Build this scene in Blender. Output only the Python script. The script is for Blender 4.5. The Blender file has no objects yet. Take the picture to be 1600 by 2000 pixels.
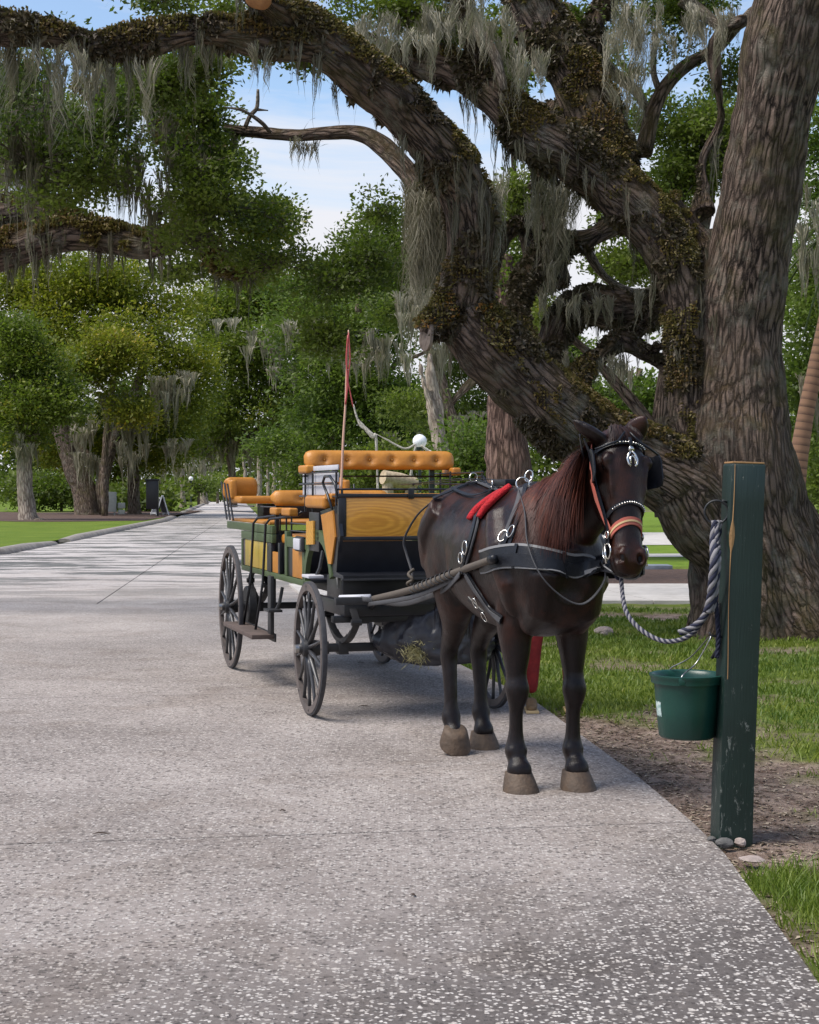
import bpy, bmesh, math, random
import numpy as np
from mathutils import Vector, Matrix
from mathutils.bvhtree import BVHTree
random.seed(7); RNG = np.random.default_rng(7)
S = bpy.context.scene; COL = S.collection
F = 3100.0; CAMZ = 1.55; HOR = 960.0
# ---------------- camera, sky, sun, exposure ----------------
cam = bpy.data.objects.new('camera', bpy.data.cameras.new('camera')); COL.objects.link(cam)
cam.location = (0, 0, CAMZ); cam.rotation_euler = (math.radians(90 - math.degrees(math.atan(40 / F))), 0, 0)
cam.data.sensor_fit = 'HORIZONTAL'; cam.data.sensor_width = 36; cam.data.lens = 36 * F / 1600
cam.data.clip_start = .1; cam.data.clip_end = 3000
S.camera = cam
SUN_EL, SUN_AZ = 58, 250          # azimuth clockwise from +Y
w = bpy.data.worlds.new('World'); S.world = w; w.use_nodes = True
nt = w.node_tree; nt.nodes.clear(); N = nt.nodes.new; L = nt.links.new
out = N('ShaderNodeOutputWorld'); bg = N('ShaderNodeBackground'); bg2 = N('ShaderNodeBackground'); mx = N('ShaderNodeMixShader')
sky = N('ShaderNodeTexSky'); sky.sky_type = 'NISHITA'; sky.sun_disc = False
sky.sun_elevation = math.radians(SUN_EL); sky.sun_rotation = math.radians(SUN_AZ)
tc = N('ShaderNodeTexCoord'); sep = N('ShaderNodeSeparateXYZ'); L(tc.outputs['Generated'], sep.inputs[0])
mp = N('ShaderNodeMapping'); mp.inputs['Scale'].default_value = (1.0, 1.0, 3.6); mp.inputs['Rotation'].default_value = (0.1, .22, .3)
L(tc.outputs['Generated'], mp.inputs[0])
ns = N('ShaderNodeTexNoise'); ns.inputs['Scale'].default_value = 4.2; ns.inputs['Detail'].default_value = 9; ns.inputs['Roughness'].default_value = .62
ns.inputs['Distortion'].default_value = .6
L(mp.outputs[0], ns.inputs['Vector'])
zr = N('ShaderNodeMapRange'); zr.inputs[1].default_value = .13; zr.inputs[2].default_value = .27; zr.inputs[3].default_value = .42; zr.inputs[4].default_value = .02
L(sep.outputs['Z'], zr.inputs[0])
ad = N('ShaderNodeMath'); ad.operation = 'ADD'; L(ns.outputs['Fac'], ad.inputs[0]); L(zr.outputs[0], ad.inputs[1])
cr = N('ShaderNodeMapRange'); cr.inputs[1].default_value = .52; cr.inputs[2].default_value = .80; L(ad.outputs[0], cr.inputs[0])
bg.inputs['Strength'].default_value = .15; L(sky.outputs[0], bg.inputs['Color'])
bg2.inputs['Color'].default_value = (.93, .94, 1.0, 1); bg2.inputs['Strength'].default_value = .68
L(cr.outputs[0], mx.inputs[0]); L(bg.outputs[0], mx.inputs[1]); L(bg2.outputs[0], mx.inputs[2]); L(mx.outputs[0], out.inputs[0])
sl = bpy.data.lights.new('sun', 'SUN'); sl.energy = 3.6; sl.angle = math.radians(34); sl.color = (1, .95, .87)
so = bpy.data.objects.new('sun', sl); COL.objects.link(so)
a, e = math.radians(SUN_AZ), math.radians(SUN_EL)
so.rotation_euler = Vector((math.sin(a) * math.cos(e), math.cos(a) * math.cos(e), math.sin(e))).to_track_quat('Z', 'Y').to_euler()
S.view_settings.view_transform = 'Standard'; S.view_settings.look = 'None'; S.view_settings.exposure = 0.46
S.view_settings.gamma = 1; S.view_settings.use_curve_mapping = False
S.cycles.max_bounces = 6; S.cycles.diffuse_bounces = 3; S.cycles.transparent_max_bounces = 6
# ---------------- helpers ----------------
def P(px, py, d): return Vector(((px - 800) / F * d, d, CAMZ + (HOR - py) / F * d))
def G(px, py, z=0.0):
    d = (CAMZ - z) * F / (py - HOR); return Vector(((px - 800) / F * d, d, z))
def _h(ix, iy, iz, s):
    n = (ix.astype(np.int64) * 374761393 + iy.astype(np.int64) * 668265263 + iz.astype(np.int64) * 2147483647 + s * 1274126177) & 0xffffffff
    n = ((n ^ (n >> 13)) * 1274126177) & 0xffffffff
    n = (n ^ (n >> 16)) & 0xffffffff
    return n / 4294967295.0
def vn3(p, s=0):
    p = np.asarray(p, float); i = np.floor(p); f = p - i; f = f * f * (3 - 2 * f); i = i.astype(np.int64); r = 0
    for dx in (0, 1):
        for dy in (0, 1):
            for dz in (0, 1):
                wgt = (f[:, 0] if dx else 1 - f[:, 0]) * (f[:, 1] if dy else 1 - f[:, 1]) * (f[:, 2] if dz else 1 - f[:, 2])
                r = r + wgt * _h(i[:, 0] + dx, i[:, 1] + dy, i[:, 2] + dz, s)
    return r
def fbm3(p, sc=1.0, oc=4, s=0):
    p = np.asarray(p, float) * sc; r = 0; a = .5; t = 0
    for k in range(oc): r = r + a * vn3(p, s + k * 17); t += a; a *= .5; p = p * 2.03
    return r / t
def fbm2(x, y, sc=1.0, oc=4, s=0): return fbm3(np.stack([x, y, np.zeros_like(x)], 1), sc, oc, s)
def tagt(o, label=None, cat=None, group=None, kind=None):
    for k, v in (('label', label), ('category', cat), ('group', group), ('kind', kind)):
        if v: o[k] = v
    return o
def link(o, parent=None):
    COL.objects.link(o)
    if parent: o.parent = parent
    return o
def empty(name, loc=(0, 0, 0), rz=0, label=None, cat=None, group=None):
    o = bpy.data.objects.new(name, None); o.empty_display_size = .1; o.location = loc; o.rotation_euler = (0, 0, rz); link(o)
    return tagt(o, label, cat, group)
def npmesh(name, V, Fc, mat, parent=None, smooth=False, attrs=None, k=4):
    """V (n,3); Fc (m,k)"""
    V = np.asarray(V, np.float32); Fc = np.asarray(Fc, np.int32)
    me = bpy.data.meshes.new(name); me.vertices.add(len(V)); me.vertices.foreach_set('co', V.ravel())
    m = len(Fc); k = Fc.shape[1]; me.loops.add(m * k); me.loops.foreach_set('vertex_index', Fc.ravel())
    me.polygons.add(m); me.polygons.foreach_set('loop_start', np.arange(0, m * k, k, dtype=np.int32))
    me.polygons.foreach_set('loop_total', np.full(m, k, np.int32)); me.update(calc_edges=True)
    if smooth: me.polygons.foreach_set('use_smooth', np.ones(m, bool))
    if attrs:
        for n_, a_ in attrs.items():
            a_ = np.asarray(a_, np.float32)
            if a_.ndim == 1: at = me.attributes.new(n_, 'FLOAT', 'POINT'); at.data.foreach_set('value', a_)
            else: at = me.attributes.new(n_, 'FLOAT_VECTOR', 'POINT'); at.data.foreach_set('vector', a_.ravel())
    me.materials.append(mat); o = bpy.data.objects.new(name, me); return link(o, parent)
def perp(t):
    t = Vector(t).normalized(); a = Vector((0, 0, 1)) if abs(t.z) < .9 else Vector((1, 0, 0))
    n = t.cross(a).normalized(); return n, t.cross(n).normalized()
def catmull(pts, n=6):
    pts = [np.array(p, float) for p in pts]
    if len(pts) < 3: return [pts[0] + (pts[-1] - pts[0]) * i / n for i in range(n + 1)]
    q = [2 * pts[0] - pts[1]] + pts + [2 * pts[-1] - pts[-2]]; r = []
    for i in range(1, len(q) - 2):
        for j in range(n):
            t = j / n; a, b, c, d = q[i - 1], q[i], q[i + 1], q[i + 2]
            r.append(.5 * ((2 * b) + (-a + c) * t + (2 * a - 5 * b + 4 * c - d) * t * t + (-a + 3 * b - 3 * c + d) * t ** 3))
    r.append(pts[-1]); return r
class MB:
    def __init__(s): s.v = []; s.f = []
    def add(s, vs, fs):
        o = len(s.v); s.v += [tuple(v) for v in vs]; s.f += [tuple(i + o for i in f) for f in fs]; return s
    def box(s, c, h, M=None):
        """centre, half sizes, optional rotation"""
        vs = [Vector((x * h[0], y * h[1], z * h[2])) for x in (-1, 1) for y in (-1, 1) for z in (-1, 1)]
        if M is not None: vs = [M @ v for v in vs]
        vs = [v + Vector(c) for v in vs]
        return s.add(vs, [(0, 1, 3, 2), (4, 6, 7, 5), (0, 4, 5, 1), (2, 3, 7, 6), (0, 2, 6, 4), (1, 5, 7, 3)])
    def tube(s, pts, r, n=8, cap=True, sq=1.0, up=None):
        pts = [Vector(p) for p in pts]; m = len(pts)
        if not hasattr(r, '__len__'): r = [r] * m
        N0 = None; rings = []
        for i, p in enumerate(pts):
            t = (pts[min(i + 1, m - 1)] - pts[max(i - 1, 0)])
            t = t.normalized() if t.length > 1e-9 else Vector((0, 0, 1))
            if N0 is None: N0 = (Vector(up) if up else perp(t)[0])
            N0 = (N0 - t * N0.dot(t)).normalized(); B = t.cross(N0)
            rings.append([p + (N0 * math.cos(2 * math.pi * k / n) + B * math.sin(2 * math.pi * k / n) * sq) * r[i] for k in range(n)])
        o = len(s.v)
        for ring in rings: s.v += [tuple(v) for v in ring]
        for i in range(m - 1):
            for k in range(n):
                k2 = (k + 1) % n; s.f.append((o + i * n + k, o + i * n + k2, o + (i + 1) * n + k2, o + (i + 1) * n + k))
        if cap:
            s.f.append(tuple(o + k for k in range(n))[::-1]); s.f.append(tuple(o + (m - 1) * n + k for k in range(n)))
        return s
    def cyl(s, a, b, r, n=12, r2=None): return s.tube([a, b], [r, r if r2 is None else r2], n)
    def lathe(s, c, prof, n=24, axis='z', M=None):
        """prof list of (r, h)"""
        o = len(s.v); m = len(prof)
        for (r, h) in prof:
            for k in range(n):
                a = 2 * math.pi * k / n; v = Vector((r * math.cos(a), r * math.sin(a), h))
                if axis == 'y': v = Vector((v.x, v.z, v.y))
                if axis == 'x': v = Vector((v.z, v.x, v.y))
                if M is not None: v = M @ v
                s.v.append(tuple(v + Vector(c)))
        for i in range(m - 1):
            for k in range(n):
                k2 = (k + 1) % n; s.f.append((o + i * n + k, o + i * n + k2, o + (i + 1) * n + k2, o + (i + 1) * n + k))
        closed = len(prof) > 3 and prof[0] == prof[-1]
        if prof[0][0] > 1e-4 and not closed: s.f.append(tuple(o + k for k in range(n))[::-1])
        if prof[-1][0] > 1e-4 and not closed: s.f.append(tuple(o + (m - 1) * n + k for k in range(n)))
        return s
    def ring(s, c, R, r, axis=(0, 0, 1), n=20, m=6, sx=1.0, ref=None):
        a = Vector(axis).normalized(); u = perp(a)[0] if ref is None else (Vector(ref) - a * Vector(ref).dot(a)).normalized(); v = a.cross(u); o = len(s.v)
        for i in range(n):
            t = 2 * math.pi * i / n; d = u * math.cos(t) * sx + v * math.sin(t); cc = Vector(c) + d * R; dn = d.normalized()
            for j in range(m):
                q = 2 * math.pi * j / m; s.v.append(tuple(cc + dn * r * math.cos(q) + a * r * math.sin(q)))
        for i in range(n):
            for j in range(m):
                i2, j2 = (i + 1) % n, (j + 1) % m; s.f.append((o + i * m + j, o + i2 * m + j, o + i2 * m + j2, o + i * m + j2))
        return s
    def prism(s, poly, y0, y1, plane='xz'):
        n = len(poly); o = len(s.v)
        for y in (y0, y1):
            for (a, b) in poly: s.v.append((a, y, b) if plane == 'xz' else ((y, a, b) if plane == 'yz' else (a, b, y)))
        s.f.append(tuple(o + i for i in range(n))); s.f.append(tuple(o + n + i for i in range(n))[::-1])
        for i in range(n): j = (i + 1) % n; s.f.append((o + i, o + n + i, o + n + j, o + j))
        return s
    def build(s, name, mat, parent=None, smooth=False, bevel=0, seg=2, sub=0, auto=None):
        me = bpy.data.meshes.new(name); me.from_pydata(s.v, [], s.f)
        bm = bmesh.new(); bm.from_mesh(me); bmesh.ops.remove_doubles(bm, verts=bm.verts, dist=1e-6); bmesh.ops.recalc_face_normals(bm, faces=bm.faces)
        if bevel: bmesh.ops.bevel(bm, geom=[e_ for e_ in bm.edges if len(e_.link_faces) == 2 and e_.calc_face_angle(0) > .6], offset=bevel, segments=seg, profile=.6, affect='EDGES')
        bm.to_mesh(me); bm.free()
        me.materials.append(mat); o = bpy.data.objects.new(name, me); link(o, parent)
        if smooth or bevel:
            me.polygons.foreach_set('use_smooth', np.ones(len(me.polygons), bool))
            if not smooth or auto:
                try: me.set_sharp_from_angle(angle=auto or .6)
                except Exception: pass
        if sub: md = o.modifiers.new('s', 'SUBSURF'); md.levels = sub; md.render_levels = sub
        return o
def mat(name, col, rough=.6, metal=0, bump=0, bscale=50, var=0, vscale=8, col2=None, spec=.5, coat=0, coord='Object', detail=6):
    m = bpy.data.materials.new(name); m.use_nodes = True; t = m.node_tree; b = t.nodes['Principled BSDF']
    b.inputs['Base Color'].default_value = (*col, 1); b.inputs['Roughness'].default_value = rough; b.inputs['Metallic'].default_value = metal
    b.inputs['Specular IOR Level'].default_value = spec; b.inputs['Coat Weight'].default_value = coat
    tcn = t.nodes.new('ShaderNodeTexCoord')
    if var or col2:
        n = t.nodes.new('ShaderNodeTexNoise'); n.inputs['Scale'].default_value = vscale; n.inputs['Detail'].default_value = detail; n.inputs['Roughness'].default_value = .65
        t.links.new(tcn.outputs[coord], n.inputs['Vector'])
        r = t.nodes.new('ShaderNodeMapRange'); r.inputs[1].default_value = .32; r.inputs[2].default_value = .68; t.links.new(n.outputs['Fac'], r.inputs[0])
        mxn = t.nodes.new('ShaderNodeMix'); mxn.data_type = 'RGBA'
        c2 = col2 or tuple(c * (1 - var) for c in col)
        mxn.inputs[6].default_value = (*col, 1); mxn.inputs[7].default_value = (*c2, 1); t.links.new(r.outputs[0], mxn.inputs[0]); t.links.new(mxn.outputs[2], b.inputs['Base Color'])
    if bump:
        n2 = t.nodes.new('ShaderNodeTexNoise'); n2.inputs['Scale'].default_value = bscale; n2.inputs['Detail'].default_value = 4
        t.links.new(tcn.outputs[coord], n2.inputs['Vector'])
        bp = t.nodes.new('ShaderNodeBump'); bp.inputs['Strength'].default_value = 1; bp.inputs['Distance'].default_value = bump
        t.links.new(n2.outputs['Fac'], bp.inputs['Height']); t.links.new(bp.outputs[0], b.inputs['Normal'])
    return m
class NT:
    """small node helper"""
    def __init__(s, name):
        s.m = bpy.data.materials.new(name); s.m.use_nodes = True; s.t = s.m.node_tree; s.b = s.t.nodes['Principled BSDF']; s.out = s.t.nodes['Material Output']
    def n(s, ty, **kw):
        nd = s.t.nodes.new('ShaderNode' + ty)
        for k, v in kw.items():
            if k == 'i':
                for kk, vv in v.items(): nd.inputs[kk].default_value = vv
            else: setattr(nd, k, v)
        return nd
    def l(s, a, b): s.t.links.new(a, b)
    def noise(s, vec, sc, det=5, ro=.6, dist=0):
        nd = s.n('TexNoise', i={'Scale': sc, 'Detail': det, 'Roughness': ro, 'Distortion': dist}); s.l(vec, nd.inputs['Vector']); return nd.outputs['Fac']
    def rng(s, v, a, b, c=0, d=1):
        nd = s.n('MapRange'); nd.inputs[1].default_value = a; nd.inputs[2].default_value = b; nd.inputs[3].default_value = c; nd.inputs[4].default_value = d; s.l(v, nd.inputs[0]); return nd.outputs[0]
    def mix(s, f, a, b, mode='MIX'):
        nd = s.n('Mix', data_type='RGBA', blend_type=mode)
        if isinstance(f, (int, float)): nd.inputs[0].default_value = f
        else: s.l(f, nd.inputs[0])
        for i, c in ((6, a), (7, b)):
            if isinstance(c, tuple): nd.inputs[i].default_value = (*c, 1)
            else: s.l(c, nd.inputs[i])
        return nd.outputs[2]
    def math(s, op, a, b=0):
        nd = s.n('Math', operation=op)
        for i, c in ((0, a), (1, b)):
            if isinstance(c, (int, float)): nd.inputs[i].default_value = c
            else: s.l(c, nd.inputs[i])
        return nd.outputs[0]
    def bump(s, h, dist, nrm=None):
        nd = s.n('Bump', i={'Strength': 1, 'Distance': dist}); s.l(h, nd.inputs['Height'])
        if nrm is not None: s.l(nrm, nd.inputs['Normal'])
        return nd.outputs[0]
    def attr(s, name, o='Vector'): return s.n('Attribute', attribute_name=name).outputs[o]
# ---- shared materials
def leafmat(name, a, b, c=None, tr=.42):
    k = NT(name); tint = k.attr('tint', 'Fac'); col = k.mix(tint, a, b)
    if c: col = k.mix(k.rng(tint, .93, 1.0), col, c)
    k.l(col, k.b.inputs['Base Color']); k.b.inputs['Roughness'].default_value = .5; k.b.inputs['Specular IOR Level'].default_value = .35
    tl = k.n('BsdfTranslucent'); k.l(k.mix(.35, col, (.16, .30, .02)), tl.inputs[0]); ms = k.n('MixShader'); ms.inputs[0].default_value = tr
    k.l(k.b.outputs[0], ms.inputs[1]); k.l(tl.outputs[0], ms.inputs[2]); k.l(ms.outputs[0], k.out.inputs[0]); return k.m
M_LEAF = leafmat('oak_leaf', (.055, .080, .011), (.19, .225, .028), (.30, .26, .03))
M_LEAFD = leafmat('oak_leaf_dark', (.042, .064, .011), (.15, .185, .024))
M_LEAFY = leafmat('oak_leaf_yellow', (.09, .12, .012), (.32, .31, .025), (.50, .40, .02))
M_LEAFB = leafmat('oak_leaf_blue', (.050, .085, .015), (.17, .225, .038))
M_MOSS = leafmat('moss_strand', (.15, .13, .085), (.36, .33, .25), tr=.2)
M_MOSSD = leafmat('moss_strand_dark', (.085, .074, .05), (.22, .195, .14), tr=.2)
M_FERN = leafmat('fern_frond', (.13, .065, .026), (.15, .13, .035), (.30, .14, .035), tr=.15)
def barkmat(name, lo, hi, sc=1.0, lich=.5, d=.035, moss=.5):
    k = NT(name); v = k.attr('bk'); pos = k.n('NewGeometry').outputs['Position']
    wv = k.n('TexNoise', i={'Scale': 9.0 * sc, 'Detail': 5}); k.l(v, wv.inputs['Vector'])
    va = k.n('VectorMath', operation='MULTIPLY_ADD'); k.l(wv.outputs['Color'], va.inputs[0]); va.inputs[1].default_value = (.10, .10, .07); k.l(v, va.inputs[2])
    vo = k.n('TexVoronoi', feature='DISTANCE_TO_EDGE', i={'Scale': 18 * sc}); k.l(va.outputs[0], vo.inputs['Vector'])
    n1 = k.noise(va.outputs[0], 26 * sc, 6, .7); n2 = k.noise(pos, 60, 4, .6)
    h = k.math('ADD', k.rng(vo.outputs['Distance'], 0, .30, 0, .95), k.math('MULTIPLY', n1, 1.5))
    hh = k.math('ADD', h, k.math('MULTIPLY', n2, .55))
    c = k.mix(k.rng(hh, 1.1, 1.75), lo, hi)
    big = k.noise(pos, 1.3, 5, .6); c = k.mix(k.rng(big, .35, .7, 0, .6), c, tuple(x * .55 for x in hi))
    c = k.mix(k.math('MULTIPLY', k.rng(k.noise(pos, 2.6, 8, .75), .52, .66), lich), c, (.27, .26, .21))
    c = k.mix(k.math('MULTIPLY', k.rng(k.noise(pos, 1.9, 7, .7, .5), .50, .62), moss), c, (.10, .088, .03))
    nz = k.n('SeparateXYZ'); k.l(k.n('NewGeometry').outputs['Normal'], nz.inputs[0])
    up = k.math('MULTIPLY', k.rng(nz.outputs['Z'], .0, .55), k.rng(k.noise(pos, 9, 6, .7), .38, .55))
    c = k.mix(k.math('MULTIPLY', up, moss * 1.6), c, (.085, .055, .022))
    k.l(c, k.b.inputs['Base Color']); k.b.inputs['Roughness'].default_value = .9; k.b.inputs['Specular IOR Level'].default_value = .2
    k.l(k.bump(hh, d), k.b.inputs['Normal']); return k.m
M_BARK = barkmat('oak_bark', (.018, .012, .010), (.28, .205, .165), 1.0, .7, .07)
M_BARKF = barkmat('far_bark', (.04, .028, .022), (.24, .18, .14), .6, .6)
M_BARKP = barkmat('pale_bark', (.16, .12, .10), (.50, .42, .34), .5, .8, .02, .3)
M_BLACK = mat('black_paint', (.012, .013, .018), .35, bump=.0004, bscale=90, var=.4, vscale=14)
M_IRON = mat('black_iron', (.02, .02, .023), .5, bump=.001, bscale=120, var=.5, vscale=30)
M_STEEL = mat('steel', (.55, .54, .52), .3, 1, var=.4, vscale=60)
# ---------------- ground, road, paths ----------------
EDGE = [(-10, 1.0), (0, 1.15), (4, 1.25), (5.06, 1.30), (7, 1.36), (8.6, 1.25), (10.2, 1.085), (11.7, .94), (14, .5), (19.2, -.5), (45, -3.4), (83, -7.6), (240, -25), (420, -45)]
LEFT = [(-10, -40), (26, -30), (33, -16), (38, -9.9), (48, -10.4), (64, -11.4), (83, -12.6), (240, -30), (420, -50)]
def ex(y): return np.interp(y, [a[0] for a in EDGE], [a[1] for a in EDGE])
def lx(y): return np.interp(y, [a[0] for a in LEFT], [a[1] for a in LEFT])
def dirtmask(x, y):
    e_ = x - ex(y); n = fbm2(x, y, 1.6, 4, 3); n2 = fbm2(x, y, 5.0, 3, 9)
    band = np.clip((y - 6.3) / .6, 0, 1) * np.clip((11.6 - y) / 1.0, 0, 1)
    m = band * np.clip((1.15 - e_ * .62 + (y < 9.3) * .25) , 0, 1.2) + (n - .5) * 1.6 + (n2 - .5) * .9
    m = m + .35 * np.exp(-((e_ - .05) / .12) ** 2) * (y < 30)
    # bare strip and thin patches further back on the right
    s = np.exp(-((y - 20.3 + .1 * x) / .45) ** 2) * (x > .2)
    return np.clip(m * 1.7 - .25, 0, 1) * (y < 13) + np.clip(s * 1.4 + (n - .5) * .8 - .2, 0, 1) * (y >= 17) * (y < 24) + np.clip((n - .56) * 4, 0, .75) * (y >= 13)
def grid(xs, ys, z, skip=None):
    X, Y = np.meshgrid(xs, ys); V = np.stack([X.ravel(), Y.ravel(), np.full(X.size, z)], 1)
    nx, ny = len(xs), len(ys); i = np.arange(nx * ny).reshape(ny, nx)
    Fq = np.stack([i[:-1, :-1].ravel(), i[:-1, 1:].ravel(), i[1:, 1:].ravel(), i[1:, :-1].ravel()], 1); return V, Fq
k = NT('lawn'); pos = k.n('NewGeometry').outputs['Position']; dm = k.attr('dirt', 'Fac')
g = k.mix(k.rng(k.noise(pos, 1.1, 6, .7), .35, .65), (.085, .13, .016), (.17, .20, .03)); g = k.mix(k.rng(k.noise(pos, 14, 5, .7), .4, .62, 0, .7), g, (.055, .085, .014))
dn = k.noise(pos, 9, 8, .75); dc = k.mix(k.rng(dn, .36, .62), (.12, .075, .055), (.36, .275, .225)); dc = k.mix(k.rng(k.noise(pos, 70, 4, .7), .55, .7, 0, .8), dc, (.33, .27, .21)); dc = k.mix(k.rng(k.noise(pos, 2.3, 5, .6), .5, .65, 0, .6), dc, (.05, .033, .025))
k.l(k.mix(dm, g, dc), k.b.inputs['Base Color']); k.b.inputs['Roughness'].default_value = .95; k.b.inputs['Specular IOR Level'].default_value = .15
k.l(k.bump(k.math('ADD', dn, k.noise(pos, 60, 4)), .03), k.b.inputs['Normal']); M_LAWN = k.m
# big ground sheet
V, Fq = grid(np.concatenate([np.linspace(-700, -60, 17), np.linspace(-56, 60, 60), np.linspace(80, 700, 17)]), np.concatenate([np.linspace(-60, 60, 61), np.linspace(70, 1200, 60)]), -.06)
V[:, 2] -= .06 * (V[:, 1] < 34) * (V[:, 0] > -1)
o = npmesh('ground', V, Fq, M_LAWN, attrs={'dirt': np.clip((fbm2(V[:, 0], V[:, 1], .2) - .6) * 3, 0, .5)}); tagt(o, kind='structure')
# fine verge on the right of the road, follows the road edge
ys = np.concatenate([np.arange(2.5, 14, .05), np.arange(14, 34, .12)]); us = np.concatenate([np.arange(0, 3, .05), np.arange(3, 14, .2)])
Y, U = np.meshgrid(ys, us, indexing='ij'); X = ex(Y.ravel()).reshape(Y.shape) + U - .02
V = np.stack([X.ravel(), Y.ravel(), np.zeros(X.size)], 1)
dmv = dirtmask(V[:, 0], V[:, 1]); zb = (fbm2(V[:, 0], V[:, 1], 1.1, 3, 5) - .5) * .06 + (fbm2(V[:, 0], V[:, 1], 9, 3, 6) - .5) * .035
V[:, 2] = -.012 + zb * np.clip(U.ravel() * 6, 0, 1) - .02 * np.clip(dmv, 0, 1)
i = np.arange(X.size).reshape(X.shape); Fq = np.stack([i[:-1, :-1].ravel(), i[:-1, 1:].ravel(), i[1:, 1:].ravel(), i[1:, :-1].ravel()], 1)
o = npmesh('lawn_verge', V, Fq, M_LAWN, smooth=True, attrs={'dirt': dmv}); tagt(o, kind='structure')
def vergez(x, y):
    x = np.asarray(x, float); y = np.asarray(y, float); dm_ = dirtmask(x, y)
    zb = (fbm2(x, y, 1.1, 3, 5) - .5) * .06 + (fbm2(x, y, 9, 3, 6) - .5) * .035
    return -.012 + zb * np.clip((x - ex(y)) * 6, 0, 1) - .02 * dm_
# road: concrete with exposed shell aggregate, slab by slab
def roadmat(name, far=False):
    k = NT(name); pos = k.n('NewGeometry').outputs['Position']
    mp = k.n('Mapping'); mp.inputs['Scale'].default_value = (1, 1.0, 1); k.l(pos, mp.inputs[0]); p2 = mp.outputs[0]
    wn = k.n('TexNoise', i={'Scale': 60, 'Detail': 2}); k.l(p2, wn.inputs['Vector'])
    va = k.n('VectorMath', operation='MULTIPLY_ADD'); k.l(wn.outputs['Color'], va.inputs[0]); va.inputs[1].default_value = (.02, .02, 0); k.l(p2, va.inputs[2])
    vo = k.n('TexVoronoi', i={'Scale': 70}); k.l(va.outputs[0], vo.inputs['Vector']); cr = k.n('SeparateColor'); k.l(vo.outputs['Color'], cr.inputs[0])
    big = k.noise(p2, .45, 6, .6); mid = k.noise(p2, 2.2, 6, .65)
    base = k.mix(k.rng(big, .35, .65), (.275, .240, .220), (.45, .40, .372)); base = k.mix(k.rng(mid, .4, .7, 0, .45), base, (.215, .183, .167))
    # worn corner: coarser shells with dark matrix
    sp = k.n('SeparateXYZ'); k.l(pos, sp.inputs[0])
    wx = k.rng(k.math('ADD', k.math('SUBTRACT', k.math('MULTIPLY', sp.outputs['X'], .9), sp.outputs['Y']), k.math('MULTIPLY', mid, 1.8)), -5.4, -3.6)
    base = k.mix(k.math('MULTIPLY', wx, .9), base, (.115, .10, .094))
    shell = k.math('MULTIPLY', k.rng(cr.outputs[0], .62, .8), k.rng(vo.outputs['Distance'], .62, .38)); dark = k.math('MULTIPLY', k.rng(cr.outputs[1], .70, .86), k.rng(vo.outputs['Distance'], .6, .4))
    c = k.mix(k.math('MULTIPLY', dark, .85), base, (.085, .072, .068)); c = k.mix(k.math('MULTIPLY', shell, k.math('ADD', .55, k.math('MULTIPLY', wx, .4))), c, (.78, .73, .68))
    v2 = k.n('TexVoronoi', i={'Scale': 34}); k.l(va.outputs[0], v2.inputs['Vector']); c2_ = k.n('SeparateColor'); k.l(v2.outputs['Color'], c2_.inputs[0])
    c = k.mix(k.math('MULTIPLY', k.math('MULTIPLY', k.rng(c2_.outputs[0], .78, .88), k.rng(v2.outputs['Distance'], .50, .34)), .7), c, (.10, .088, .08)); c = k.mix(k.math('MULTIPLY', k.math('MULTIPLY', k.rng(c2_.outputs[1], .84, .92), k.rng(v2.outputs['Distance'], .42, .28)), .8), c, (.62, .57, .52))
    fine = k.noise(p2, 240, 3, .7); mott = k.noise(p2, 26, 5, .75); c = k.mix(k.rng(mott, .42, .60, 0, .5), c, k.mix(1.0, c, (.60, .57, .55), 'MULTIPLY')); c = k.mix(k.rng(fine, .3, .7, 0, .5), c, k.mix(1.0, c, (.55, .53, .52), 'MULTIPLY'))
    # darker, smoother streaks far down the road, paler concrete between them
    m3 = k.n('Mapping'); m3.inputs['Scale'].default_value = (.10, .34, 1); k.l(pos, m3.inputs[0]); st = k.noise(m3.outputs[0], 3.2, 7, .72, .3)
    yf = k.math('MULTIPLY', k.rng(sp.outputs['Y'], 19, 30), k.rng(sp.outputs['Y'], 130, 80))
    streak = k.math('MULTIPLY', k.rng(st, .48, .53), yf); c = k.mix(k.math('MULTIPLY', streak, .8), c, (.075, .075, .058))
    far_ = k.rng(sp.outputs['Y'], 14, 34); c = k.mix(k.math('MULTIPLY', k.math('MULTIPLY', far_, k.math('SUBTRACT', 1, streak)), .6), c, (.56, .52, .50))
    stn = k.noise(p2, .8, 9, .72, 1.2); c = k.mix(k.rng(stn, .50, .64, 0, .42), c, k.mix(1.0, c, (.62, .56, .50), 'MULTIPLY')); crk = k.noise(p2, 5.5, 8, .8); c = k.mix(k.rng(crk, .56, .66, 0, .4), c, (.20, .165, .145))
    k.l(c, k.b.inputs['Base Color']); k.l(k.math('SUBTRACT', .85, k.math('MULTIPLY', streak, .35)), k.b.inputs['Roughness']); k.b.inputs['Specular IOR Level'].default_value = .3
    hgt = k.math('ADD', k.math('MULTIPLY', k.math('SUBTRACT', shell, dark), .7), fine); k.l(k.bump(hgt, .004), k.b.inputs['Normal']); return k.m
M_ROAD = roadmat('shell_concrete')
M_BASE = mat('joint_soil', (.05, .04, .034), .95)
road = empty('road'); tagt(road, kind='structure')
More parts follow.
